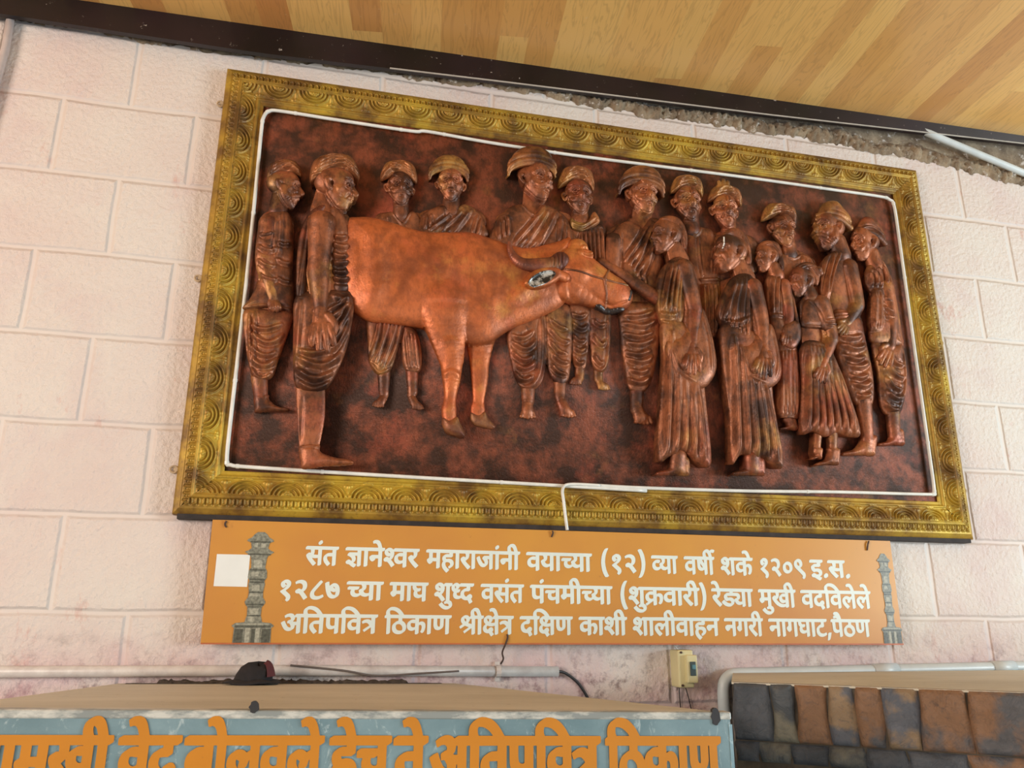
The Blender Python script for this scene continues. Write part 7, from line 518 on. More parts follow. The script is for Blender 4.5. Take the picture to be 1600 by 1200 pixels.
def head_prims(x, y, z, s, yaw, pitch, roll, kz, f):
    cy, sy = math.cos(math.radians(yaw)), math.sin(math.radians(yaw)); cp, sp2 = math.cos(math.radians(pitch)), math.sin(math.radians(pitch)); c3, s3 = math.cos(math.radians(roll)), math.sin(math.radians(roll))
    def R(p):
        a, b, c = p; b, c = b*cp+c*sp2, -b*sp2+c*cp; a, c = a*cy+c*sy, -a*sy+c*cy; a, b = a*c3-b*s3, a*s3+b*c3; return a, b, c
    def T(p, r): q = R(p[:3]); return (x+q[0]*s, y-q[1]*s, z+q[2]*s*kz, r*s)
    out = []; yg = .5 if 'y' in f else 1.0
    def ch(*ps): out.append(('C', kz, [T(p, p[3]) for p in ps]))
    ch((0,.14,-.14,.32),(0,.16,.06,.31)); ch((0,.10,.06,.30),(0,-.16,.12,.255),(0,-.37,.20,.135),(0,-.42,.24,.085))
    for m in (-1,1):
        ch((m*.18,-.09,.17,.115),(m*.12,-.14,.22,.10)); ch((m*.16,-.16,.02,.13),(m*.07,-.38,.16,.10))
        ch((m*.05,.115,.335,.045),(m*.14,.135,.325,.045),(m*.235,.10,.25,.04))
        ch((m*.125,.025,.275,.066)); ch((m*.055,-.135,.385,.046),(m*.055,-.13,.36,.046))
        ch((m*.335,.09,-.05,.045),(m*.365,.06,-.09,.05),(m*.35,-.04,-.06,.045),(m*.32,-.11,-.02,.035))
    ch((0,.09,.345,.035),(0,-.02,.365+.035*yg,.045),(0,-.105,.405+.05*yg,.035+.02*yg),(0,-.13,.39+.05*yg,.035+.02*yg))
    if yg < 1:
        for m in (-1,1): ch((m*.15,-.18,.19,.13),(m*.10,-.12,.24,.11))
    ch((-.10,-.235,.31,.022),(-.03,-.222,.375,.032),(.03,-.222,.375,.032),(.10,-.235,.31,.022)); ch((-.08,-.285,.31,.024),(0,-.292,.36,.036),(.08,-.285,.31,.024))
    def st(ps, w, a):
        nz = R((ps[len(ps)//2][0]*1.3, ps[len(ps)//2][1]*.4, ps[len(ps)//2][2]))[2]/max(.2, math.hypot(*ps[len(ps)//2])); wt = max(0, min(1, nz*1.6))
        if wt > .08: out.append(('S', w*s, 1.5*a*yg*wt*s/100, [T(p,0)[:2] for p in ps]))
    for m in (-1,1):
        st([(m*.08,.055,.31),(m*.13,.045,.31),(m*.19,.05,.28)], .035, -2.2); st([(m*.07,-.045,.30),(m*.13,-.055,.30),(m*.20,-.045,.26)], .03, -1.8); st([(m*.058,.02,.31),(m*.07,.03,.31)], .03, -3)
        st([(m*.065,.015,.33),(m*.10,.058,.34),(m*.15,.06,.33),(m*.20,.015,.28)], .014, 2.6); st([(m*.07,.01,.33),(m*.13,-.018,.34),(m*.195,.01,.28)], .013, 2.0)
        st([(m*.04,.135,.36),(m*.14,.165,.35),(m*.24,.125,.26)], .018, 1.8); st([(m*.085,-.12,.36),(m*.13,-.20,.32),(m*.15,-.28,.27)], .022, -1.8); st([(m*.19,-.16,.22),(m*.16,-.28,.2)], .05, -1.6)
        st([(m*.125,.025,.34),(m*.13,.02,.34)], .014, -2.2); st([(m*.35,.05,.02),(m*.35,-.03,.02)], .022, -5)
    st([(-.09,-.258,.33),(0,-.252,.40),(.09,-.258,.33)], .013, -3.2); st([(-.05,-.335,.34),(0,-.34,.37),(.05,-.335,.34)], .022, -2)
    if 'm' in f:
        for m in (-1,1): out.append(('C', kz*1.3, [T((0,-.19,.41),.034), T((m*.09,-.205,.39),.04), T((m*.17,-.225,.32),.034), T((m*.225,-.18,.26),.022)]))
        for m in (-1,1): st([(m*.02,-.18,.44),(m*.10,-.20,.42),(m*.2,-.21,.32)], .008, -1.5)
    if 'b' in f:
        for m in (-1,1): ch((m*.25,-.06,.03,.10),(m*.24,-.26,.08,.11),(m*.12,-.42,.17,.11),(0,-.49,.20,.10))
        for k in range(9):
            a = -.26+.065*k; st([(a,-.28-.1*(1-abs(a)*3),.30-abs(a)*.6),(a*1.05,-.47+abs(a)*.5,.24-abs(a)*.6)], .012, -1.8)
        for m in (-1,1): out.append(('C', kz*1.2, [T((0,-.19,.40),.028), T((m*.12,-.215,.37),.03), T((m*.2,-.27,.28),.022)]))
    if 't' in f: st([(0,.15,.37),(0,.24,.36),(0,.34,.32)], .014, 3)
    return out
def dense(P):
    if len(P) < 3: return np.array(P, float)
    return curve_pts(P, 6)
SURF = {}
def surface(x, y):
    xs, ys, h = SURF['last']; return h[np.clip(np.searchsorted(ys, y),0,len(ys)-1), np.clip(np.searchsorted(xs, x),0,len(xs)-1)]
def build_piece(name, prims, mat, parent, base=2.0, fine=1.15):
    heads = [p for p in prims if p[0]=='H']; ex = []
    for p in prims: ex += head_prims(*p[1:]) if p[0]=='H' else [p]
    B = [1e9,1e9,-1e9,-1e9]
    for p in ex:
        if p[0]=='S': continue
        for q in p[-1]:
            r = q[3] if p[0] in 'CD' else 8
            B = [min(B[0],q[0]-r), min(B[1],q[1]-r), max(B[2],q[0]+r), max(B[3],q[1]+r)]
    def axis(a, b, spans):
        out = [a-4]
        while out[-1] < b+4: out.append(out[-1]+(fine if any(s0 <= out[-1] <= s1 for s0,s1 in spans) else base))
        return np.array(out)
    small = name in SMALL
    if small: base = fine
    xs = axis(B[0], B[2], [(h[1]-.5*h[4], h[1]+.5*h[4]) for h in heads]); ys = axis(B[1], B[3], [(h[2]-.45*h[4], h[2]+.56*h[4]) for h in heads])
    X, Y = np.meshgrid(xs, ys); Hh = np.full(X.shape, -1e6); Sd = np.full(X.shape, -50.0)
    def win(x0, x1, y0, y1): return slice(max(0,np.searchsorted(ys,y0)-1), np.searchsorted(ys,y1)+1), slice(max(0,np.searchsorted(xs,x0)-1), np.searchsorted(xs,x1)+1)
    for p in ex:
        if p[0] in 'CD':
            kz = p[1]; pts = p[2] if len(p[2])>1 else [p[2][0],(p[2][0][0]+.01,*p[2][0][1:])]
            if len(pts) > 2:
                q = curve_pts(pts, 5); q[:,3] = np.maximum(q[:,3], .3); pts = q
            if p[0] == 'D':                       # lies on the surface of the figure it belongs to
                q = curve_pts(pts, 5); q[:,2] += surface(q[:,0], q[:,1]); pts = q
            loc = {}
            x0=min(q[0]-q[3] for q in pts)-6; x1=max(q[0]+q[3] for q in pts)+6; y0=min(q[1]-q[3] for q in pts)-6; y1=max(q[1]+q[3] for q in pts)+6
            w = win(x0,x1,y0,y1); Xw, Yw = X[w], Y[w]; hl = np.full(Xw.shape,-1e6); sl = np.full(Xw.shape,-50.0)
            for a, b in zip(pts[:-1], pts[1:]):
                t, d = seg_fields(Xw, Yw, a, b); r = a[3]+t*(b[3]-a[3]); z = a[2]+t*(b[2]-a[2]); s = r-d
                h = z+kz*np.sqrt(np.maximum(r*r-d*d, 0)); sl = np.maximum(sl, s); hl = np.where(s > -3, np.maximum(hl, h), hl)
            Hh[w] = smax(Hh[w], hl, 4.0); Sd[w] = np.maximum(Sd[w], sl)
        elif p[0]=='P':
            P = curve_pts(p[4], 6, True); w = win(P[:,0].min()-6, P[:,0].max()+6, P[:,1].min()-6, P[:,1].max()+6)
            sd = poly_sd(X[w], Y[w], P); q = np.clip(sd/p[3], 0, 1); h = p[1]+p[2]*np.sqrt(np.maximum(1-(1-q)**2, 0))
            h = np.where(sd > -3, h, -1e6); Hh[w] = smax(Hh[w], h, 3.0); Sd[w] = np.maximum(Sd[w], sd)
        else:
            D = dense(p[3]); cum = np.concatenate([[0], np.cumsum(np.hypot(*np.diff(D,axis=0).T))]); tot = cum[-1]+1e-9
            w = win(D[:,0].min()-3*p[1], D[:,0].max()+3*p[1], D[:,1].min()-3*p[1], D[:,1].max()+3*p[1]); Xw, Yw = X[w], Y[w]
            if Xw.size == 0: continue
            bd = np.full(Xw.shape, 1e9); bt = np.zeros(Xw.shape)
            for i in range(len(D)-1):
                t, d = seg_fields(Xw, Yw, D[i], D[i+1]); m = d < bd; bd = np.where(m, d, bd); bt = np.where(m, (cum[i]+t*(cum[i+1]-cum[i]))/tot, bt)
            tp = np.clip(np.minimum(bt, 1-bt)*5+.25, 0, 1); wd = p[1]*(.55+.45*tp)
            edge = np.clip(Sd[w]/3, 0, 1)
            g = np.exp(-(bd/wd)**2)
            if p[2] > 0: g = g-.45*np.exp(-((bd-1.9*wd)/(.8*wd))**2)          # the trough beside a fold
            Hh[w] = Hh[w]+np.where(Hh[w] > -1e5, p[2]*tp*edge*g, 0)
    if name in ('person','buffalo'): SURF['last'] = (xs, ys, np.maximum(Hh, 0))
    # outline: pull the border vertices onto the zero contour
    gy, gx = np.gradient(Sd, ys, xs); g2 = gx*gx+gy*gy+1e-6
    cx = np.gradient(xs)[None,:]; cyy = np.gradient(ys)[:,None]; cell = np.maximum(cx, cyy)
    inside = (Sd > -.62*cell) & (Hh > -1e5); mv = inside & (Sd < .38*cell); kx = np.clip(-Sd*gx/g2, -cell, cell); ky = np.clip(-Sd*gy/g2, -cell, cell)
    X = np.where(mv, X+kx, X); Y = np.where(mv, Y+ky, Y)
    idx = -np.ones(X.shape, int); nv = int(inside.sum()); idx[inside] = np.arange(nv)
    V = np.stack([X[inside], PLATE*1000-Hh[inside], Z0*1000-Y[inside]], 1)/1000
    a, b, c, d = idx[:-1,:-1], idx[:-1,1:], idx[1:,1:], idx[1:,:-1]
    q = np.stack([a,d,c,b], -1).reshape(-1,4); neg = (q < 0).sum(1); quads = q[neg==0]; t3 = q[neg==1]; tris = np.array([[i for i in r if i >= 0] for r in t3], int).reshape(-1,3)
    # skirt down to the plate
    E = np.concatenate([quads[:,[i,(i+1)%4]] for i in range(4)]+[tris[:,[i,(i+1)%3]] for i in range(3)])
    key = np.sort(E,1); key = key[:,0].astype(np.int64)*(nv+1)+key[:,1]; _, inv, cnt = np.unique(key, return_inverse=True, return_counts=True); bd = E[cnt[inv]==1]
    bv = np.unique(bd); mp = -np.ones(nv, int); mp[bv] = nv+np.arange(len(bv)); low = V[bv].copy()
    gn = np.stack([gx/np.sqrt(g2), gy/np.sqrt(g2)], -1)[inside][bv]; dep = (PLATE-V[bv][:,1])*1000
    off = gn*np.clip(dep*.55, 0, 9)[:,None]/1000; loc_ = -np.ones(nv, int); loc_[bv] = np.arange(len(bv)); e0, e1 = loc_[bd[:,0]], loc_[bd[:,1]]
    for _ in range(14):                                   # even out the undercut along the outline
        acc = off.copy(); num = np.ones(len(bv)); np.add.at(acc, e0, off[e1]); np.add.at(acc, e1, off[e0]); np.add.at(num, e0, 1); np.add.at(num, e1, 1); off = acc/num[:,None]
    low[:,0] += off[:,0]; low[:,2] -= off[:,1]; low[:,1] = PLATE+.002
    sk = np.stack([bd[:,1], bd[:,0], mp[bd[:,0]], mp[bd[:,1]]], 1)
    me = np_mesh(name, np.concatenate([V, low]), np.concatenate([quads, sk]), tris)
    return under(link_mesh(name, me, mat), parent)
SMALL = {'horn','halter','forehead_mark','ear','ear_inner','hoof','tail','hair','turban','cap'}
MATS = {'body':'skin','hair':'skin','horn':'horn','ear':'buffalo','ear_inner':'ear','muzzle_patch':'muzzle','forehead_mark':'white_mark','hoof':'horn','tail':'buffalo','scarf':'cloth_gold','turban':'cloth_gold','dhoti':'cloth'}
for name, label, pieces in RELIEF:
    root = None
    for pn, prims in pieces:
        if pn == 'body':
            root = build_piece(name, prims, M['buffalo'] if name=='buffalo' else M['skin'], relief)
            if label: root['label'] = label
        else:
            o = build_piece(pn, prims, M[MATS.get(pn,'cloth')], root)
            if pn == 'forehead_mark': o['label'] = 'white painted forehead mark'
            if pn == 'muzzle_patch': o['label'] = 'black painted chin of the buffalo'
            if pn == 'ear_inner': o['label'] = 'silver and black painted hollow of the ear'

# ------------------------------------------------------------------ lettering
def contours(word): return [np.array(c, float).reshape(-1,2)*3 for c in GLYPHS[word]]
def text_mesh(name, row, Y, mat, parent, key='', head=640.0):
    cu = bpy.data.curves.new(name, 'CURVE'); cu.dimensions = '2D'; cu.fill_mode = 'FRONT'
    for w, x0, x1, y0, y1, dr in row:
        cs = contours(key+w); al = np.vstack(cs); a, b = al[:,0].min(), al[:,0].max()
        for c in cs:
            sp = cu.splines.new('POLY'); sp.points.add(len(c)-1)
            for p, (u, v) in zip(sp.points, c):
                t = (u-a)/(b-a); p.co = ((x0+(x1-x0)*t)/1000, -(y0+(y1-y0)*t-(v-head)/head*dr)/1000, 0, 1)
            sp.use_cyclic_u = True
    tmp = bpy.data.objects.new('tmp', cu); COL.objects.link(tmp); dg = bpy.context.evaluated_depsgraph_get(); dg.update()
    me = bpy.data.meshes.new_from_object(tmp.evaluated_get(dg)); bpy.data.objects.remove(tmp)
    me.name = name
    n = len(me.vertices); co = np.zeros(n*3, np.float32); me.vertices.foreach_get('co', co); co = co.reshape(-1,3)
    co2 = np.stack([co[:,0], np.full(n, Y, np.float32), co[:,1]+Z0], 1); me.vertices.foreach_set('co', co2.ravel()); me.update()
    o = link_mesh(name, me, mat, None, False); return under(o, parent)

# ------------------------------------------------------------------ orange name sign
sign = tag(empty('sign_board', (1.02,WALL,Z0-1.54)), 'long orange sign board with three lines of white lettering under the relief', 'sign')
mb = MB(); mb.hexa([(.098,-.0108,Z0-1.541),(1.950,-.0108,Z0-1.5455),(1.950,.004,Z0-1.5455),(.098,.004,Z0-1.541)], [(.095,-.0108,Z0-1.262),(1.949,-.0108,Z0-1.2635),(1.949,.004,Z0-1.2635),(.095,.004,Z0-1.262)])
under(mb.build('board', M['orange']), sign)
mb = MB(); mb.hexa([(.098,-.010,Z0-1.5445),(1.950,-.012,Z0-1.549),(1.950,.010,Z0-1.549),(.098,.010,Z0-1.5445)], [(.098,-.010,Z0-1.5405),(1.950,-.012,Z0-1.545),(1.950,.010,Z0-1.545),(.098,.010,Z0-1.5405)]); under(mb.build('bottom_edge', M['sign_edge']), sign)
for r in SIGN_ROWS: text_mesh('text_line', r, -.0115, M['letter'], sign)
def tower(x0, w, ztop, zbot, Y):
    # printed stone tower: silhouette by half width, then the print's pale and dark bands, all flat on the board
    prof = [(0,.16),(.02,.30),(.05,.42),(.07,.62),(.085,.66),(.10,.46),(.15,.40),(.17,.52),(.185,.72),(.20,.60),(.225,.42),(.25,.38),(.33,.34),(.36,.44),(.42,.46),(.45,.36),(.48,.40),(.55,.34),(.60,.36),(.64,.50),(.66,.46),(.69,.34),(.76,.33),(.82,.42),(.828,.84),(.85,1.0),(.862,.96),(.87,.88),(1.0,.90)]
    root = []
    for nm, f, mat, dy in (('tower_print',1.0,'stone_mid',0),):
        mb = MB(); vs = [(x0-w/2*p*f, Y, ztop+(zbot-ztop)*t) for t,p in prof]+[(x0+w/2*p*f, Y, ztop+(zbot-ztop)*t) for t,p in prof]; n = len(prof)
        mb.add(vs, [(i,i+1,n+i+1,n+i) for i in range(n-1)]); o = under(mb.build(nm, M[mat]), sign)
    o['label'] = 'printed grey stone tower'
    def q(m, t0, t1, a0, a1, dy):
        nm, mt = m; m = MB(); z0_, z1_ = ztop+(zbot-ztop)*t0, ztop+(zbot-ztop)*t1; m.add([(x0+w/2*a0,Y-dy,z0_),(x0+w/2*a1,Y-dy,z0_),(x0+w/2*a1,Y-dy,z1_),(x0+w/2*a0,Y-dy,z1_)], [(0,1,2,3)]); under(m.build(nm, M[mt]), o)
    lt = ('pale_band','stone_pale'); dk = ('dark_band','stone_dark')
    for t0, t1, a0, a1 in ((.105,.145,-.28,-.12),(.105,.145,.05,.28),(.26,.33,-.22,.18),(.37,.41,-.30,.05),(.49,.54,-.22,.16),(.565,.59,-.3,.2),(.70,.755,-.22,.2),(.77,.815,-.28,.05),(.832,.842,-.8,.8),(.87,1.0,-.35,-.12),(.87,1.0,.15,.35)): q(lt,t0,t1,a0,a1,.0004)
    for t0, t1, a0, a1 in ((.085,.10,-.5,.5),(.2,.215,-.55,.55),(.345,.358,-.38,.38),(.43,.445,-.36,.36),(.455,.47,-.34,.34),(.548,.56,-.34,.34),(.655,.672,-.42,.42),(.68,.69,-.32,.32),(.757,.768,-.32,.32),(.85,.868,-.86,.86),(.88,1.0,-.85,-.45),(.88,1.0,-.05,.12),(.88,1.0,.45,.85)): q(dk,t0,t1,a0,a1,.0004)
tower(.209, .094, Z0-1.288, Z0-1.541, -.0118)
tower(1.918, .066, Z0-1.300, Z0-1.545, -.0118)
mb = MB(); mb.hexa([(.113,-.0116,Z0-1.4155),(.188,-.0116,Z0-1.416),(.188,-.0085,Z0-1.416),(.113,-.0085,Z0-1.4155)], [(.113,-.0116,Z0-1.342),(.188,-.0116,Z0-1.342),(.188,-.0085,Z0-1.342),(.113,-.0085,Z0-1.342)]); s_ = under(mb.build('sticker', M['sticker']), sign); s_['label'] = 'plain white square sticker'
for pts in ([(.816,-.012,-1.522),(.817,-.014,-1.530),(.812,-.013,-1.545),(.806,-.004,-1.565),(.809,-.003,-1.580),(.802,-.004,-1.592)], [(.127,-.0145,-1.2645),(.124,-.013,-1.272),(.128,-.0125,-1.279)], [(.935,-.0145,-1.2645),(.936,-.015,-1.270),(.933,-.012,-1.280)], [(1.876,-.0145,-1.266),(1.871,-.015,-1.276),(1.868,-.013,-1.292)]):
    mb = MB(); mb.tube([(a,b,Z0+c) for a,b,c in curve_pts(pts,5)], .0022, 6); under(mb.build('hanging_wire', M['rust'], smooth=True), sign)

# ------------------------------------------------------------------ pipes and wires on the wall
def pipe(name, pts, r, mat, label, n=14):
    root = tag(empty(name, pts[0]), label, 'pipe'); mb = MB(); mb.tube(pts, r, n); under(mb.build('tube', mat, smooth=True), root); return root
PL = pipe('conduit_pipe', [(-1.6,.017,Z0-1.597),(.3,.017,Z0-1.604),(.955,.017,Z0-1.612)], .0125, M['pipe'], 'pale conduit pipe along the wall above the steel cabinet, left of the breaker box')
for x, z in ((.80,-1.610),(-.9,-1.60)):
    mb = MB(); mb.tube([(x-.006,.017,Z0+z),(x+.006,.017,Z0+z)], .0148, 14); mb.box(x-.006,x+.006,.024,WALL,Z0+z-.024,Z0+z+.022); under(mb.build('clamp', M['pipe']), PL)
pr = curve_pts([(1.405,.015,-1.72),(1.405,.013,-1.665),(1.411,.012,-1.640),(1.430,.012,-1.625),(1.46,.012,-1.6215),(1.52,.012,-1.621)], 6)
PR = pipe('conduit_pipe', [(a,b,Z0+c) for a,b,c in pr]+[(1.9,.012,Z0-1.616),(4.5,.012,Z0-1.586)], .0155, M['pipe_grey'], 'grey pipe bending down beside the slate counter and running right along the wall')
for x in (1.86,2.25): mb = MB(); mb.tube([(x,.012,Z0-1.6165+.0115*(x-1.86)),(x+.075,.012,Z0-1.6155+.0115*(x-1.86))], .0182, 14); under(mb.build('coupling', M['pipe_grey'], smooth=True), PR)
pipe('conduit_pipe', [(2.26,.002,Z0+.175),(2.341,-.003,Z0+.145),(2.727,.008,Z0+.052),(3.1,.012,Z0-.04),(4.5,.014,Z0-.385)], .0125, M['pipe_grey'], 'pale pipe slanting down from the ceiling strip at the upper right')
pipe('conduit_pipe', [(-.566,.014,Z0+.12),(-.560,.014,Z0-.03),(-.566,.014,Z0-.18),(-.60,.014,Z0-.9)], .010, M['pipe_pink'], 'thin painted conduit going up the wall at the upper left corner')
def wire(pts, r, mat, label): mb = MB(); mb.tube([(a,b,Z0+c) for a,b,c in curve_pts(pts,7)], r, 6); return tag(mb.build('wire', mat, smooth=True), label, 'wire')
wire([(.952,.012,-1.612),(.975,.020,-1.616),(1.01,.026,-1.640),(1.035,.027,-1.675),(1.045,.027,-1.70)], .0036, M['wire'], 'black wire hanging from the end of the left conduit pipe')
wire([(.30,.006,-1.592),(.42,.000,-1.604),(.50,.002,-1.617),(.60,.004,-1.613),(.70,.004,-1.608)], .0024, M['wire_grey'], 'thin loose wire lying in front of the left conduit pipe')
# breaker box
bx = tag(empty('breaker_box', (1.289,WALL,Z0-1.66)), 'small beige breaker box on the wall between the two conduit pipes', 'switch')
mb = MB(); mb.box(1.266,1.309,-.022,WALL,Z0-1.652,Z0-1.560); under(mb.build('enclosure', M['beige'], bevel=.004), bx)
mb = MB(); mb.box(1.285,1.314,-.034,-.018,Z0-1.640,Z0-1.572); under(mb.build('cover', M['beige'], bevel=.003), bx)
mb = MB(); mb.box(1.292,1.307,-.038,-.032,Z0-1.622,Z0-1.588); br_ = under(mb.build('breaker', M['breaker'], bevel=.001), bx)
mb = MB(); mb.box(1.2955,1.3035,-.046,-.036,Z0-1.606,Z0-1.595); under(mb.build('toggle', M['toggle'], bevel=.001), br_)
for z in (-1.566,-1.646): mb = MB(); mb.tube([(1.2745,-.0255,Z0+z),(1.2745,-.020,Z0+z)], .003, 10); under(mb.build('screw', M['rust']), bx)
for x, dx in ((1.283,.006),(1.300,.022)): mb = MB(); mb.tube([(x,.018,Z0-1.65),(x+dx*.5,.024,Z0-1.68),(x+dx,.026,Z0-1.73)], .0013, 6); under(mb.build('lead_wire', M['wire'], smooth=True), bx)
mb = MB(); mb.tube([(1.262,.02,Z0-1.535),(1.275,.018,Z0-1.550),(1.286,.015,Z0-1.562)], .0016, 6); under(mb.build('lead_wire', M['strip'], smooth=True), bx)

# ------------------------------------------------------------------ steel cabinet with lettering
cab = tag(empty('steel_cabinet', (.45,-.4,0)), 'scratched steel cabinet with orange lettering and dusty top at lower left', 'cabinet')
FL, FR = (-.135,-.80,Z0-1.600), (.995,-.80,Z0-1.625); BL, BR = (-.07,.012,Z0-1.628), (.69,.012,Z0-1.636)
mb = MB(); d = .014
mb.hexa([(p[0],p[1],p[2]-.009) for p in (FL,FR,BR,BL)], [FL,FR,BR,BL]); under(mb.build('top', M['dusty'], bevel=.004), cab)
mb = MB(); mb.hexa([(FL[0],FL[1]-.0025,0),(FR[0],FR[1]-.0025,0),(BR[0],BR[1],0),(BL[0],BL[1],0)], [(FL[0],FL[1]-.0025,FL[2]-.009),(FR[0],FR[1]-.0025,FR[2]-.009),(BR[0],BR[1],BR[2]-.009),(BL[0],BL[1],BL[2]-.009)]); under(mb.build('body', M['steel']), cab)
mb = MB(); mb.hexa([(FL[0]-.002,FL[1]-.0036,FL[2]-.0105),(FR[0]+.002,FR[1]-.0036,FR[2]-.0105),(FR[0]+.002,FR[1]+.02,FR[2]-.0105),(FL[0]-.002,FL[1]+.02,FL[2]-.0105)], [(FL[0]-.002,FL[1]-.0036,FL[2]+.001),(FR[0]+.002,FR[1]-.0036,FR[2]+.001),(FR[0]+.002,FR[1]+.02,FR[2]+.001),(FL[0]-.002,FL[1]+.02,FL[2]+.001)]); under(mb.build('edge_strip', M['edge'], bevel=.002), cab)
mb = MB(); mb.hexa([(FR[0]-.003,FR[1]-.0032,.4),(FR[0]+.003,FR[1]-.0025,.4),(FR[0]+.003,FR[1]+.02,.4),(FR[0]-.006,FR[1]+.02,.4)], [(FR[0]-.003,FR[1]-.0032,FR[2]-.017),(FR[0]+.003,FR[1]-.0025,FR[2]-.017),(FR[0]+.003,FR[1]+.02,FR[2]-.017),(FR[0]-.006,FR[1]+.02,FR[2]-.017)]); under(mb.build('corner_strip', M['steel']), cab)
text_mesh('text_line', BOARD_ROW, -.8045, M['board_orange'], cab, '#')
for x, z, rx, rz in ((.276,-1.604,.007,.008),(.970,-1.630,.008,.013)):
    mb = MB(); n = 14; pts = [(x+rx*math.cos(2*math.pi*k/n)*(.9+.2*math.sin(3*k)), z+rz*math.sin(2*math.pi*k/n)) for k in range(n)]
    mb.add([(a,-.8045,Z0+b) for a,b in pts]+[(a,-.798,Z0+b) for a,b in pts], [tuple(range(n))]+[(k,(k+1)%n,n+(k+1)%n,n+k) for k in range(n)]); under(mb.build('fixing_clip', M['wire']), cab)
# dirt gathered along the back of the top
V = []; xs = np.arange(-.05, .66, .005)
for x in xs:
    for j in range(5):
        a = j/4; V.append((x, -.002-.020*a-.006*n1(x,60+j), Z0-1.6262-.0105*(x+.07)+(.003+.008*n1(x,140+7*j))*math.sin(math.pi*a)*(n1(x,25)>.3)))
me = np_mesh('dirt', V, grid_quads(len(xs),5)); o = link_mesh('dirt', me, M['dirt']); o['kind'] = 'stuff'; tag(o, 'dark dirt gathered along the back edge of the steel cabinet top', 'dirt')
# black cap on the cabinet
def cap_lathe(cx, cy, cz):
    root = tag(empty('cap', (cx,cy,cz)), 'black cap with dull red panel lying on the back of the steel cabinet top', 'cap')
    V = []; n = 28; prof = [(0,.040),(.022,.038),(.034,.030),(.040,.016),(.042,.004),(.041,0)]
    for r, h in prof:
        for k in range(n):
            a = 2*math.pi*k/n; V.append((cx+r*math.cos(a)*1.0+.010*(h/.04), cy+r*.8*math.sin(a), cz+.004+h*(1+.12*math.sin(2*a+1))))
    me = np_mesh('crown', V, [(i*n+k,i*n+(k+1)%n,(i+1)*n+(k+1)%n,(i+1)*n+k) for i in range(len(prof)-1) for k in range(n)]); under(link_mesh('crown', me, M['cap']), root)
    V = []; m = 20
    for j, (s, h) in enumerate(((.75,.008),(1.0,.006),(1.28,.004),(1.32,.0015),(1.28,-.0005),(.75,0))):
        for k in range(m):
            a = 2*math.pi*k/m; V.append((cx+.046*s*math.cos(a), cy-.004+.040*s*math.sin(a), cz+.0012+h+.004*math.sin(2*a+.6)**2))
    me = np_mesh('brim', V, [(i*m+k,i*m+(k+1)%m,(i+1)*m+(k+1)%m,(i+1)*m+k) for i in range(5) for k in range(m)]); under(link_mesh('brim', me, M['cap']), root)
    V = []
    for i in range(7):
        for j in range(7):
            a = math.radians(-50+9*j); t_ = i/6; r = .012+.029*t_; h = .0385-.030*t_*t_; V.append((cx+(r+.006)*math.cos(a)+.010*(h/.04), cy+(r+.006)*.8*math.sin(a), cz+.0085+h*(1+.12*math.sin(2*a+1))))
    me = np_mesh('red_panel', V, grid_quads(7,7)); under(link_mesh('red_panel', me, M['cap_red']), root)
cap_lathe(.222,-.06,Z0-1.628)

# ------------------------------------------------------------------ slate-clad counter
sl = tag(empty('slate_counter', (1.8,-.4,0)), 'low counter clad in rough brown and dark slate at lower right', 'counter')
A, Bp = np.array((1.259,-.310)), np.array((1.955,-.834)); Dr = (Bp-A)/np.linalg.norm(Bp-A); Nn = np.array((Dr[1],-Dr[0])); Ls = float(np.linalg.norm(Bp-A))
if Nn[1] > 0: Nn = -Nn
TZ = Z0-1.618
def fp(t, z, d=0): q = A+Dr*t+Nn*d; return (q[0], q[1], z)
mb = MB(); pl = [A-Nn*.008, Bp-Nn*.008, np.array((3.2,-.826)), np.array((3.2,-.008)), np.array((1.425,-.008))]
mb.add([(*p,TZ-.004) for p in pl]+[(*p,TZ) for p in pl], [(4,3,2,1,0),(5,6,7,8,9)]+[(k,(k+1)%5,5+(k+1)%5,5+k) for k in range(5)]); under(mb.build('counter_top', M['dusty']), sl)
pk = [A-Nn*.0125, Bp-Nn*.0125, np.array((3.2,-.82)), np.array((3.2,-.009)), np.array((1.44,-.009))]
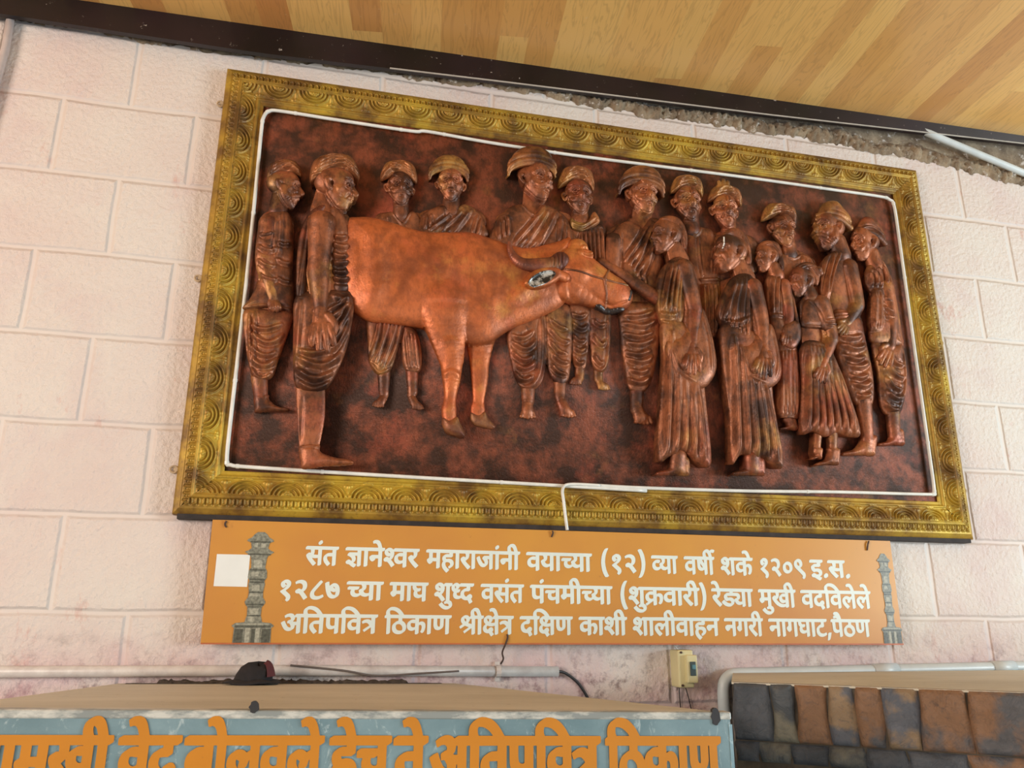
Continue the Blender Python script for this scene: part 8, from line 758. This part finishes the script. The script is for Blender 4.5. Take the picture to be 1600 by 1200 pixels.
mb = MB(); mb.add([(*p,0) for p in pk]+[(*p,TZ-.004) for p in pk], [(4,3,2,1,0),(5,6,7,8,9)]+[(k,(k+1)%5,5+(k+1)%5,5+k) for k in range(5)]); under(mb.build('core', M['joint']), sl)
rs = np.random.RandomState(7)
def slab(t0, t1, z0, z1, mat, th=.014):
    nx, nz = max(6,int((t1-t0)/.006)), max(6,int((z1-z0)/.006)); V = []
    pl_ = [(.80+.35*rs.rand(), (rs.rand()-.5)*1.1, (rs.rand()-.5)*1.1) for _ in range(7)]; ph = rs.rand(4)*6.28; lat = rs.rand(40,40)
    for j in range(nz):
        for i in range(nx):
            a, b = i/(nx-1), j/(nz-1); e = min(a,1-a)*(t1-t0); f = min(b,1-b)*(z1-z0); ed = min(1, min(e,f)/.005)
            h = th*(ed**.5)*(min(c+p*(a-.5)+q*(b-.5) for c,p,q in pl_)+.16*(lat[i%40,j%40]-.5)+.10*(lat[(i//3)%40,(j//3)%40]-.5))
            V.append(fp(t0+(t1-t0)*a+.003*math.sin(5*b+ph[0])*(a-.5)*2*(ed<1), z0+(z1-z0)*b, -.012+max(h,0)))
    me = np_mesh('stone_slab', V, grid_quads(nz, nx)[:,::-1]); under(link_mesh('stone_slab', me, M[mat]), sl)
cuts = [0,.082,.132,.198,.252,.305,.372,.462,.57,.70,.87]; mats = ['slate_dark','slate_grey','slate_brown','slate_mixed','slate_brown','slate_mixed','slate_brown','slate_brown','slate_dark','slate_mixed']
for k in range(len(mats)): slab(cuts[k]+.0004, cuts[k+1]-.0004, TZ-.118, TZ+.0008, mats[k], .018)
c2 = [0,.05,.115,.19,.262,.34,.45,.57,.70,.87]; m2 = ['slate_dark','slate_grey','slate_dark','slate_grey','slate_dark','slate_dark','slate_brown','slate_dark','slate_grey']
for k in range(len(m2)): slab(c2[k]+.0004, c2[k+1]-.0004, TZ-.160, TZ-.1205, m2[k], .012)
z = TZ-.182
for rowi in range(5):
    c = [0]+sorted(.1*k+.1+.03*rs.rand() for k in range(8)); c[-1] = .87
    for k in range(len(c)-1): slab(c[k]+.0004, c[k+1]-.0004, z-.135, z, ['slate_dark','slate_dark','slate_grey'][(k+rowi)%3])
    z -= .138
